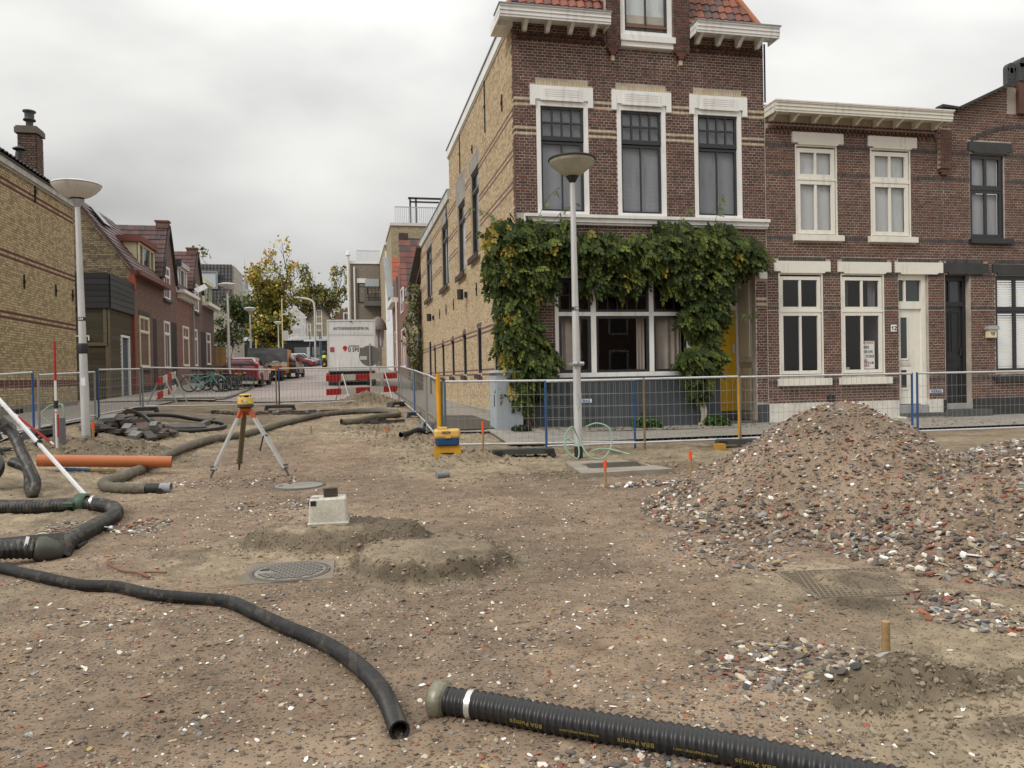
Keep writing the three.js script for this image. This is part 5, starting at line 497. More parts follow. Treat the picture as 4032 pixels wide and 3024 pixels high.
// a feathered leaf: stalk with six pairs of leaflets and one at the tip, hanging forwards
const featherGeo = (() => { const mb = []; const put = (y, s, yaw, dz) => { const q = leafGeo.clone(); q.applyMatrix4(mat4(0, y, dz, 0.3, 0, yaw, s * .62, s, s)); mb.push(q); }; for (let i = 0; i < 4; i++) { const y = .15 + i * .2; put(y, .42 - .02 * i, 1.0, .1 * y * y); put(y, .42 - .02 * i, -1.0, .1 * y * y); } put(.9, .45, 0, .1); return mergeGeometries(mb); })();
const leafOpt = { side: THREE.DoubleSide, roughness: .5, phys: true, transmission: 0 };
function limbs(h, pos, height, r, levels, spread, seedBase, lean = .1, first = .3) {   // recursive branches; returns twig ends
  const mb = new MB(), ends = []; const go = (p, d, L, rad, lv) => { const pts = [p]; let q = p.clone(), v = d.clone(); const n = 3; for (let i = 0; i < n; i++) { v.add(V(rr(-lean, lean), rr(-.02, lean), rr(-lean, lean))).normalize(); q = q.clone().addScaledVector(v, L / n); pts.push(q); } for (let i = 0; i < n; i++) { const r0 = rad * (1 - .45 * i / n), r1 = rad * (1 - .45 * (i + 1) / n); mb.rod([pts[i].x, pts[i].y, pts[i].z], [pts[i + 1].x, pts[i + 1].y, pts[i + 1].z], r0, r1, lv > 2 ? 4 : 7); } if (lv >= 2) for (let i = 1; i <= n; i++) ends.push(pts[i]); if (lv < levels) { const k = lv === 0 ? 6 : 3; for (let i = 0; i < k; i++) { const t = lv === 0 ? lerp(first, 1, (i + .6) / k) : lerp(.35, 1, (i + 1) / k), s = pts[Math.min(n, Math.floor(t * n))].clone().lerp(pts[Math.min(n, Math.floor(t * n) + 1)] || pts[n], t * n % 1); const a = rr(0, 6.28) + i * 2.4, w = V(Math.cos(a), rr(.35, 1.1) / spread, Math.sin(a)).normalize(); go(s, v.clone().multiplyScalar(.35).add(w).normalize(), L * rr(.45, .65), rad * .5, lv + 1); } } };
  go(V(...pos), V(0, 1, 0), height * .62, r, 0); return [mb, ends];
}
function tree(label, pos, height, crown, nLeaf, size, cols, o = {}) {
  const t = thing(o.name || 'tree', label, 'tree', pos, 0, o.group); const [mb, ends] = limbs(t, [0, 0, 0], height, o.r || height * .022, o.levels || 4, o.spread || 1.1, 1, .12, o.first || .3);
  part(t, 'trunk', mb, M(.07, .055, .042, G));
  const im = new THREE.InstancedMesh(leafGeo, M(1, 1, 1, leafOpt), nLeaf), c = new THREE.Color(); let k = 0, tries = 0;
  while (k < nLeaf && tries < nLeaf * 30) { tries++; const e = pick(ends), q = V(e.x + rr(-1, 1) * crown, e.y + rr(-.8, .8) * crown, e.z + rr(-1, 1) * crown); const n = fbm(q.x * .8 + 31, q.y * .8 + q.z * .5, 2, 5); if (n < (o.gap ?? .42)) continue; if (o.keep && !o.keep(q)) continue; const s = size * rr(.7, 1.3); im.setMatrixAt(k, mat4(q.x, q.y, q.z, rr(-2, 2), rr(0, 6.28), rr(-1, 1), s)); const hc = o.tone ? o.tone(q) : rnd(), col = cols[Math.min(cols.length - 1, Math.floor(hc * cols.length))]; im.setColorAt(k, c.setRGB(col[0] * rr(.75, 1.25), col[1] * rr(.75, 1.25), col[2])); k++; }
  im.count = k; im.name = 'leaves'; im.userData.kind = 'stuff'; t.add(im); return t;
}
const AUT = [[.46, .34, .04], [.38, .31, .05], [.25, .23, .04], [.13, .14, .025], [.08, .10, .022], [.055, .08, .02]];
tree('tall yellow and green autumn tree with bare upper twigs at the end of the street', [-8.9, 3.2, -95], 11.5, .85, 5200, .36, AUT, { gap: .45, spread: .6, r: .26, tone: (q) => Math.max(0, Math.min(.99, .75 - (q.y - 3) * .07 + rr(-.35, .35))), keep: (q) => rnd() < (q.y > 7.5 ? .22 : 1) });
tree('yellow green lower tree beside the tall one, in front of the white gable', [-8.3, 3.2, -93], 5.6, 1.0, 3600, .36, AUT, { gap: .42, spread: 1.1, r: .16, first: .2 });
tree('nearly bare round autumn tree behind the white gable', [-6.4, 3.3, -126], 14.5, .8, 2600, .34, AUT.slice(1, 5), { gap: .45, spread: .9, r: .3, levels: 5 });
tree('olive yellow autumn tree behind the olive brick gable', [-2.2, 3.3, -128], 14, 1.1, 5200, .38, AUT.slice(1, 5), { gap: .42, spread: 1, r: .3 });
tree('thin dark tree top over the left row of houses', [-20, 3.3, -100], 12, 1.1, 2500, .4, AUT.slice(2), { gap: .4 });
tree('low dark green tree left of the white gable', [-13.5, 3.3, -106], 8, 1.2, 3500, .4, AUT.slice(2), { gap: .38 });
tree('tree crown showing over the red tiled roofs of the left row', [-14.5, 1.6, -62], 9, .5, 1500, .2, [[.2, .2, .06], [.14, .16, .05], [.24, .22, .1]], { gap: .4 });
tree('young green tree before the beige block', [-8.1, 1.75, -56.5], 5, .5, 3000, .19, [[.06, .10, .02], [.045, .08, .02], [.09, .13, .03], [.16, .16, .04]], { name: 'young_tree', gap: .38, spread: .8, r: .06, first: .15 });
tree('small palm like bush at the street end beside the truck', [-1.6, 2.4, -82], 2.2, .45, 400, .3, [[.06, .09, .03], [.04, .07, .02]], { name: 'bush', gap: .2, r: .05 });
// the climber over the shop window: two stems, a dense frame of feathered leaves
{
  const h = thing('climbing_plant', 'big green climber framing the shop window, hanging down both sides of it', 'climbing plant', [6.4, .2, -16.8]); const O = V(6.4, .2, -16.8);
  const st = new MB(); const T = (pts, r) => st.tube(pts.map(([x, y, n]) => [x - O.x, y - O.y, -17 + n - O.z]), r, 30, 7);
  T([[3.98, .1, .25], [3.9, .6, .2], [3.8, 1.2, .15], [3.9, 2.4, .12], [3.8, 3.8, .12], [4.6, 4.4, .1], [6, 4.3, .12]], .055); T([[4.08, .1, .28], [3.98, .5, .22], [3.95, 1.1, .18], [3.75, 2, .14]], .03); T([[4.2, .15, .3], [4.0, .7, .25], [3.85, 1.1, .2]], .016);
  part(h, 'stem', st, M(.13, .085, .055, { ...G, bumpScale: .01 })); const s2 = new MB(); st.g = []; T([[8.1, .1, .3], [8.16, .5, .3], [8.14, .75, .26], [8.38, 1.0, .24], [8.46, 1.4, .2], [8.4, 2.2, .15], [8.3, 3.4, .14], [7.4, 4.2, .12]], .045); T([[8.12, .15, .28], [8.22, .55, .32], [8.2, .85, .2], [8.12, 1.2, .2], [8.3, 1.9, .18]], .035); T([[8.06, .05, .3], [8.12, .3, .3]], .08); part(h, 'stem', st, M(.36, .31, .25, { ...G, bumpScale: .01 }), 'pale twisted right stem');
  // blobs: centre u v, radii, depth, weight
  const B = [[3.75, 4.55, .72, .55, .5, 1.4], [3.5, 4.0, .5, .7, .5, 1.2], [4.4, 4.55, .75, .42, .44, 1.0], [4.1, 3.75, .55, .55, .5, 1], [3.75, 3.0, .48, .7, .5, 1.1], [3.8, 2.3, .5, .75, .48, 1.1], [3.95, 1.75, .62, .6, .5, 1], [4.3, 1.95, .4, .4, .35, .4], [3.85, 1.25, .5, .35, .4, .6], [3.8, .98, .22, .22, .3, .2], [5.1, 4.4, .7, .42, .45, 1], [5.8, 4.3, .8, .5, .48, 1.1], [6.6, 4.25, .8, .48, .48, 1.1], [7.4, 4.4, .75, .5, .48, 1.1], [8.1, 4.4, .8, .5, .5, 1.2], [8.8, 4.35, .7, .5, .5, 1.1], [9.35, 4.3, .45, .42, .42, .6], [5.6, 3.65, .35, .28, .35, .3], [6.3, 3.7, .6, .25, .35, .4], [7.7, 3.7, .5, .45, .4, .6], [8.4, 3.6, .6, .6, .45, 1], [8.2, 2.95, .6, .5, .42, .8], [8.55, 3.1, .25, .4, .35, .35], [8.3, 2.45, .25, .4, .3, .35], [8.1, 1.8, .55, .36, .38, .7], [8.4, 1.95, .25, .25, .3, .2], [8.15, 1.35, .38, .35, .35, .4], [8.0, 1.05, .22, .15, .25, .12], [4.9, 4.85, .3, .2, .35, .12], [7.5, 4.85, .5, .25, .35, .25], [8.7, 4.85, .4, .25, .35, .2], [3.15, 4.6, .2, .15, .3, .1]];
  const tot = B.reduce((a, b) => a + b[5], 0), L = [];
  for (let i = 0; i < 3800; i++) {
    let w = rnd() * tot, b; for (b of B) { w -= b[5]; if (w <= 0) break; }
    let x, y, z, d; do { x = rr(-1, 1); y = rr(-1, 1); z = rr(0, 1); d = Math.hypot(x, y, z); } while (d > 1 || d < .05);
    if (rnd() < .8) { const k = rr(.75, 1.05) / d; x *= k; y *= k; z *= k; }
    const u = b[0] + x * b[2], v = b[1] + y * b[3], n = .07 + z * b[4], s = rr(.2, .35), yel = fbm(u * 3.5 + 3, v * 3.5, 2, 3) * .8 + .1 + (u < 3.6 ? .12 : 0) + rr(-.12, .12);
    L.push({ m: mat4(u - O.x, v - O.y, -17 + n - O.z, 2.5 + rr(-.6, .45), rr(-1, 1), rr(-.7, .7), s), c: yel > .80 - (u < 3.5 ? .1 : 0) ? 6 + Math.floor(rnd() * 2) : Math.min(5, Math.floor(rnd() ** 1.3 * 6)), s });
  }
  pieces(h, 'leaf', [featherGeo], [[.022, .036, .007], [.030, .047, .009], [.04, .06, .011], [.055, .077, .014], [.075, .098, .018], [.11, .13, .024], [.27, .20, .03], [.16, .14, .025]], { side: THREE.DoubleSide, roughness: .6, phys: true, specularIntensity: .4 }, L);
  // long loose shoots over the ledge
  const sh = new MB(); for (const [u, v, du, dv] of [[4.2, 4.9, .5, .75], [4.6, 4.95, .5, .35], [3.3, 4.9, -.6, .25], [8.5, 4.9, .15, .7], [7.6, 5, .3, .3], [5.6, 3.7, .9, -.3], [9.1, 2.9, .35, -.15]]) sh.tube([[u - O.x, v - O.y, .1], [u + du * .5 - O.x, v + dv * .7 - O.y, .3], [u + du - O.x, v + dv - O.y, .28]], .006, 12, 4); part(h, 'shoot', sh, M(.10, .11, .03)); const SL = []; for (const [u, v, du, dv] of [[4.2, 4.9, .5, .75], [4.6, 4.95, .5, .35], [3.3, 4.9, -.6, .25], [8.5, 4.9, .15, .7], [7.6, 5, .3, .3], [9.1, 2.9, .35, -.15]]) for (let i = 0; i < 7; i++) { const t = (i + 1) / 7; SL.push({ m: mat4(u + du * t - O.x, v + dv * (t < .5 ? 1.4 * t : .4 + .6 * t) - O.y, .25, 2.3 + rr(-.7, .7), rr(-2, 2), rr(-1, 1), rr(.12, .2)), c: 0, s: .1 }); } pieces(h, 'leaf', [featherGeo], [[.09, .12, .03]], { side: THREE.DoubleSide, roughness: .42 }, SL);
}
{ // climber at the far end of the yellow wall
  const h = thing('climbing_plant', 'narrow yellow green climber at the far corner of the yellow wall', 'climbing plant', [3.6, .6, -39.6]); const st = new MB(); st.tube([[.1, 0, 0], [.05, 1.5, .1], [.1, 3, 0], [.05, 5.2, 0]], .07, 20, 6); part(h, 'stem', st, M(.12, .09, .06)); const L = []; for (let i = 0; i < 900; i++) { const v = 5.6 * rnd(), w = .28 + .5 * Math.exp(-((v - 3.0) ** 2) / .8) + .15 * Math.exp(-((v - 5) ** 2) / .5); L.push({ m: mat4(rr(-w, .3 * w) - .05, v, rr(-w, w), rr(-2, 2), rr(0, 6), rr(-1, 1), rr(.12, .24)), c: Math.floor(rnd() * 4), s: .2 }); } pieces(h, 'leaf', [leafGeo], [[.10, .11, .03], [.16, .17, .05], [.22, .23, .08], [.07, .085, .025]], { side: THREE.DoubleSide, roughness: .5 }, L, 100);
}
for (const [x, y, z, r, l] of [[6.75, .18, -16.75, .36, 'low round green shrub at the grey plinth behind the middle of the fence'], [8.45, .18, -16.7, .36, 'low round green shrub beside the pale climber stem near the yellow door'], [3.7, .22, -16.35, .22, 'small dark leafed plant at the grey cabinet']]) { const h = thing('shrub', l, 'shrub', [x, y, z]); const st = new MB(); for (let i = 0; i < 9; i++) st.rod([0, 0, 0], [rr(-.6, .6) * r, rr(.4, .9) * r, rr(-.5, .5) * r], .006, .003, 4); part(h, 'stem', st, M(.1, .08, .05)); const L = []; for (let i = 0; i < 520; i++) { let a = rr(-1, 1), b = rr(0, 1), c = rr(-1, 1), d = Math.hypot(a, b, c); if (d > 1) { a /= d; b /= d; c /= d; } L.push({ m: mat4(a * r, b * r * .75, c * r, rr(-1.5, 1.5), rr(0, 6), rr(-1, 1), rr(.05, .09)), c: Math.floor(rnd() * 3), s: .05 }); } pieces(h, 'leaf', [leafGeo], r < .3 ? [[.02, .03, .014], [.03, .045, .02], [.045, .06, .03]] : [[.04, .09, .015], [.055, .115, .02], [.03, .065, .012]], { side: THREE.DoubleSide, roughness: .5 }, L, 60); }
// fallen leaves and the bed edging along the facade
{ const g = new MB(); for (let x = 3.68; x < 8.6; x += 1.0) g.box(x, x + .985, .02, .27 - .01 * (x - 3.6), -16.02, -15.95); single('bed_edging', g, M(.07, .06, .055, G), 'dark concrete edging of the narrow planting bed under the grey plinth', 'edging'); const im = new THREE.InstancedMesh(leafGeo, M(1, 1, 1, leafOpt), 420), c = new THREE.Color(); for (let i = 0; i < 420; i++) { const x = rr(3.6, 15), z = x < 8.8 ? rr(-16.9, -16.0) : rr(-16.8, -14.3); im.setMatrixAt(i, mat4(x, base(x, z) + .055 + rr(0, .02), z, 1.4 + rr(-.4, .4), 0, rr(0, 6), rr(.04, .09)).multiply(mat4(0, 0, 0, 0, 0, rr(0, 6)))); const q = pick([[.38, .27, .05], [.3, .2, .05], [.22, .13, .05], [.45, .36, .12]]); im.setColorAt(i, c.setRGB(...q)); } im.name = 'fallen_leaves'; scene.add(im); tag(im, 'fallen yellow leaves along the foot of the house fronts', 'leaves', null, 'stuff'); }
// ---------------------------------------------------------------- street lamps
function lamp(label, pos, H, dome, code) {
  const t = thing('street_lamp', label, 'street lamp', pos, 0); const [x, y, z] = [0, 0, 0]; const p = new MB(); p.lathe([[.072, 0], [.072, 1.15], [.069, 1.16], [.042, H - .44]], 18, mat4()); part(t, 'post', p, M(.60, .60, .59, { ...Sm, metalness: .25, roughness: .5 })); const s = new MB(); s.lathe([[.074, 0], [.074, .22]], 18, mat4()); part(t, 'post_foot', s, dome ? M(.33, .35, .36, G) : rubber);
  const b = new MB(); b.lathe(dome ? [[.12, H - .31], [.22, H - .265], [.31, H - .2], [.375, H - .13], [.395, H - .09]] : [[.10, H - .36], [.16, H - .33], [.385, H - .15], [.39, H - .075]], 32, mat4()); part(t, 'diffuser', b, dome ? M(.72, .70, .68, { ...Sm, roughness: .35 }) : M(.50, .485, .39, { ...G, bumpScale: .001, roughness: .45 }), dome ? undefined : 'yellowed dirty diffuser'); const c = new MB(); c.lathe([[.042, H - .47], [.065, H - .44], [.115, H - .35], [.115, H - .335], [0, H - .335]], 24, mat4()); part(t, 'collar', c, dome ? M(.42, .42, .42, Sm) : black); const d = new MB(); d.lathe(dome ? [[.385, H - .085], [.405, H - .08], [.40, H - .06], [.25, H - .02], [0, H]] : [[.38, H - .085], [.41, H - .085], [.41, H - .055], [.3, H - .035], [0, H - .02]], 32, mat4()); part(t, 'cap', d, dome ? M(.74, .74, .73, Sm) : M(.035, .035, .035, Sm));
  if (code) { const k = new MB(); k.lathe([[.066, 2.20], [.066, 2.26]], 18, mat4(0, code[1], 0)); part(t, 'number_band', k, black); const g = textGeo(code[0], .036, .003); g.translate(0, 2.23 + code[1], .067); part(t, 'number', g, M(.8, .8, .8)); }
  return t;
}
{ const t = lamp('nearest street lamp, yellowed cone head, in front of the climber', [3.89, .04, -12.74], 5.22, false, ['126', .36]); const g = new MB(); g.box(-.13, .13, 1.62, 1.66, -.02, .02); g.rod([-.1, 1.64, .09], [-.02, 1.64, .09], .035); g.rod([.02, 1.64, .09], [.1, 1.64, .09], .035); g.lathe([[.079, 1.61], [.079, 1.67]], 16, mat4()); part(t, 'clamp', g, galv); const h = new MB(); const s = []; for (let i = 0; i <= 8; i++) { const a = i / 8 * Math.PI; s.push([-.02 + .045 * Math.sin(a), 1.12 - .28 * i / 8 * 1, .074]); } h.tube(s, .004, 20, 4); part(t, 'access_door', h, M(.3, .3, .3)); t.rotation.z = R(.3); }
{ const t = lamp('grey street lamp with white disc head at the left beside the fence', [-4.53, .36, -14.9], 4.72, true, ['329', .05]); const g = new MB(); g.lathe([[.07, 2.05], [.085, 2.07], [.088, 2.2], [.07, 2.23]], 16, mat4(0, -.38, 0)); part(t, 'strap', g, rubber); const s = new MB(); s.box(-.03, .04, 1.1, 1.24, .062, .073); part(t, 'sticker', s, M(.7, .74, .78)); t.rotation.z = R(.7); }
lamp('street lamp with white disc head behind the turquoise bicycle', [-5.27, 1.05, -37.3], 4.95, true); lamp('street lamp with white disc head behind the covered pickup', [-6.3, 1.7, -54.6], 4.75, true); lamp('farthest white disc street lamp beside the signal post', [-6.3, 2.5, -76.7], 4.6, true);
{ const t = thing('street_lamp', 'tall curved lamp post with long arm before the brown gable', 'street lamp', [-3.55, 3.05, -92.9]); const g = new MB(); g.tube([[0, 0, 0], [.02, 3, 0], [.03, 6.9, 0], [-.1, 7.5, 0], [-.6, 7.8, 0], [-1.5, 7.95, 0]], .11, 30, 8); part(t, 'post', g, M(.66, .64, .6, Sm)); const h = new MB(); h.lathe([[.0, -.12], [.2, -.05], [.22, .03], [0, .14]], 12, mat4(-1.8, 7.98, 0, 0, 0, 0, 2, 1, 1)); part(t, 'lamp_head', h, M(.55, .54, .52, Sm)); }
// ---------------------------------------------------------------- site fences
function fence(label, a, b, h, colA, colB, o = {}) {
  const A = V(...a), B = V(...b), t = thing('site_fence', label, 'fence', [(a[0] + b[0]) / 2, Math.min(a[1], b[1]), (a[2] + b[2]) / 2]), P = t.position; const at = (s, y) => { const p = A.clone().lerp(B, s).sub(P); return [p.x, p.y + y, p.z]; };
  const post = (s, m) => { const g = new MB(); g.rod(at(s, -.1), at(s, h + .02), .022); part(t, 'post', g, m); }; post(0, colA); post(1, colB); if (o.mid) post(.5, o.mid);
  for (const y of [.02, h]) { const g = new MB(); g.rod(at(0, y), at(1, y), .021, .021, 8); part(t, 'rail', g, steelW); }
  const w = new MB(), L = A.distanceTo(B), n = Math.round(L / .115); for (let i = 1; i < n; i++) { const s = i / n, e = .004 * Math.sin(i * 2.1); w.rod([at(s, 0)[0] + e, at(s, 0)[1], at(s, 0)[2]], at(s, h), .0026, .0026, 4); } for (let k = 1; k <= 4; k++) { const y = h * k / 5 + .02 * Math.sin(k * 2 + L); w.rod(at(0, y), at(1, y), .003, .003, 4); } part(t, 'mesh_wire', w, M(.30, .30, .29, { metalness: .3, roughness: .6 }));
  if (o.sign) { const q = new THREE.Group(); const s = o.sign, p = at(s, h * .69), d = B.clone().sub(A).normalize(), yaw = Math.atan2(-d.z, d.x); const pl = new MB(); pl.box(-.15, .15, -.033, .033, 0, .006); const m = part(t, 'sign_plate', pl, M(.62, .68, .74)); m.position.set(p[0], p[1], p[2] + .01); m.rotation.y = yaw; const x = textGeo('HERAS', .05, .003, .5, 1.15); x.translate(0, 0, .007); part(m, 'lettering', x, M(.03, .09, .28)); } return t;
}
const blueP = M(.025, .10, .27, { ...G, bumpScale: .001, roughness: .5 }), yelP = M(.62, .30, .02, { ...G, bumpScale: .001, roughness: .5 }), greyP = M(.30, .31, .31, { ...Sm, metalness: .3, roughness: .5 }), steelP = M(.10, .15, .20, { ...Sm, metalness: .3, roughness: .5 });
fence('low mesh fence panel in front of the grey cabinet, left of the lamp', [1.74, .24, -13.95], [5.2, .21, -13.45], 1.17, steelP, blueP);
fence('low mesh fence panel with blue post and sign before the grey plinth', [3.48, .2, -13.36], [7.14, .22, -13.14], 1.18, blueP, yelP, { sign: .19, mid: M(.28, .2, .1, { ...G, metalness: .2 }) });
fence('low mesh fence panel before the cream plinth, left end grey', [7.2, .22, -13.2], [11.0, .22, -13.3], 1.17, greyP, blueP);
fence('low mesh fence panel with sign at the right edge, before the black door', [11.08, .22, -13.25], [14.6, .22, -13.2], 1.17, blueP, greyP, { sign: .12 });
fence('mesh fence panel across the street, left half, behind the laser tripod', [-5.32, .84, -22.1], [-2.08, .74, -24.1], 1.06, greyP, M(.35, .24, .10, { ...G, metalness: .2 }));
fence('mesh fence panel across the street in front of the red and white barrier', [-2.0, .74, -24.16], [1.68, .76, -25.7], 1.1, blueP, greyP);
fence('mesh fence panel at the left edge, nearest to the camera', [-6.6, .52, -12.4], [-5.62, .68, -15.6], 1.04, greyP, blueP); fence('mesh fence panel along the left pavement before the yellow wall', [-5.56, .69, -15.7], [-5.46, .77, -18.6], .98, greyP, greyP); fence('mesh fence panel along the left pavement before the timber shed', [-5.42, .78, -18.7], [-5.36, .84, -22.0], 1.02, blueP, greyP);
fence('mesh fence panel along the right pavement, farther one', [1.74, .74, -25.6], [1.78, .56, -20.95], 1.13, greyP, greyP); fence('mesh fence panel along the right pavement with orange post', [1.78, .56, -20.8], [1.77, .42, -17.5], 1.13, blueP, M(.36, .21, .05, G)); fence('mesh fence panel along the right pavement, nearest one', [1.75, .42, -17.4], [1.70, .26, -14.05], 1.15, greyP, greyP);
{ const t = thing('marker_post', 'yellow plastic post standing on red cap behind the instrument case', 'post', [1.64, .3, -14.0]); const g = new MB(); g.rod([0, .1, 0], [-.015, 1.26, 0], .045, .042, 12); part(t, 'tube', g, M(.75, .36, .012, { ...Sm, roughness: .4 })); const c = new MB(); c.lathe([[.0, .2], [.06, .2], [.1, .14], [.1, .02], [.09, 0]], 14, mat4()); c.lathe([[.07, .22], [.06, .26], [.0, .28]], 14, mat4()); part(t, 'cap', c, M(.62, .08, .06, Sm)); }
// feet of the fences
function foot(label, x, z, yaw, mat, w = .78, y = base(x, z)) { const t = thing('fence_block', label, 'fence foot', [x, y, z], yaw); const g = new MB(); g.add(poly([[-w / 2, 0], [-w / 2 + .1, 0], [-w / 2 + .12, .05], [w / 2 - .12, .05], [w / 2 - .1, 0], [w / 2, 0], [w / 2 - .04, .14], [-w / 2 + .04, .14]], [], .22, mat4(0, 0, -.11))); part(t, 'block', g, mat); const k = new MB(); for (const s of [-.2, -.06, .08, .2]) k.rod([s, .139, 0], [s, .146, 0], .028, .028, 10); part(t, 'socket', k, black); const e = new MB(); e.box(-w / 2 + .06, -w / 2 + .2, .055, .12, .109, .114); e.box(w / 2 - .2, w / 2 - .06, .055, .12, .109, .114); part(t, 'recess', e, black); return t; }
const plas = M(.055, .06, .055, { ...G, roughness: .7 });
foot('long dark fence foot left of the nearest lamp', 3.0, -13.15, -.05, plas, 1.15); foot('dark fence foot with yellow end behind the rubble heap', 7.1, -12.95, -.25, plas, 1.0); foot('dark fence foot in the street, below the middle fence posts', -1.95, -23.75, .02, plas, .9); foot('dark fence foot with two recesses before the left barrier', -5.2, -21.4, .1, plas, .85); foot('fence foot before the street barrier, black with yellow end', 1.5, -24.0, .9, plas, .8); foot('grey and blue fence foot on the right pavement', 1.72, -20.3, .0, M(.05, .09, .15, G), .42); foot('concrete fence foot with black side at the orange post', 1.78, -17.6, .5, M(.3, .3, .29, G), .45); foot('black fence foot under the red and white pole', -5.5, -13.5, 1.2, plas, .8); foot('dark fence foot at the left fence post', -5.4, -15.3, 1.4, plas, .8);
{ const t = thing('fence_block', 'yellow fronted fence foot under the instrument case', 'fence foot', [1.7, .08, -13.4], -.12); const g = new MB(); g.add(poly([[-.24, 0], [-.14, 0], [-.11, .1], [.11, .1], [.14, 0], [.24, 0], [.23, .22], [-.23, .22]], [], .05, mat4(0, 0, .1))); part(t, 'front', g, M(.66, .34, .02, { ...G, bumpScale: .002 })); const b = new MB(); b.box(-.22, .22, .08, .21, -.35, .1); b.box(-.22, -.12, 0, .08, -.35, .1); b.box(.12, .22, 0, .08, -.35, .1); part(t, 'block', b, M(.24, .23, .2, G)); }
{ const g = new MB(); g.box(6.45, 6.62, .08, .2, -12.82, -12.66); const y = single('yellow_block', g, M(.5, .26, .03, G), 'yellow rusty end piece of the fence foot left of the rubble heap', 'fence foot'); }
{ const t = thing('instrument_case', 'yellow and blue instrument case standing on the fence foot', 'case', [1.69, .31, -13.35], -.1); const prof = (w, d, r) => { const s = new THREE.Shape(); s.moveTo(-w + r, -d); s.lineTo(w - r, -d); s.quadraticCurveTo(w, -d, w, -d + r); s.lineTo(w, d - r); s.quadraticCurveTo(w, d, w - r, d); s.lineTo(-w + r, d); s.quadraticCurveTo(-w, d, -w, d - r); s.lineTo(-w, -d + r); s.quadraticCurveTo(-w, -d, -w + r, -d); return s; }; const ex = (w, d, h, b) => new THREE.ExtrudeGeometry(prof(w, d, .05), { depth: h, bevelEnabled: true, bevelSize: b, bevelThickness: b, bevelSegments: 2, curveSegments: 5 }); const lo = new MB().add(ex(.19, .13, .10, .018), mat4(0, .02, 0, -Math.PI / 2)); part(t, 'case_base', lo, M(.012, .065, .17, { ...Sm, roughness: .4 })); const up = new MB().add(ex(.20, .14, .08, .03), mat4(0, .165, 0, -Math.PI / 2)); up.boxm(.16, .05, .28, mat4(-.08, .285, 0)); part(t, 'lid', up, M(.72, .46, .12, { ...Sm, roughness: .45 })); const rim = new MB().add(ex(.205, .145, .012, .01), mat4(0, .138, 0, -Math.PI / 2)); part(t, 'rim', rim, M(.68, .42, .1, Sm)); const l = new MB(); l.box(-.03, .06, .13, .19, .16, .175); part(t, 'latch', l, M(.6, .36, .08)); const x = textGeo('0929', .05, .003); x.translate(-.02, .225, .171); part(t, 'number', x, black); }
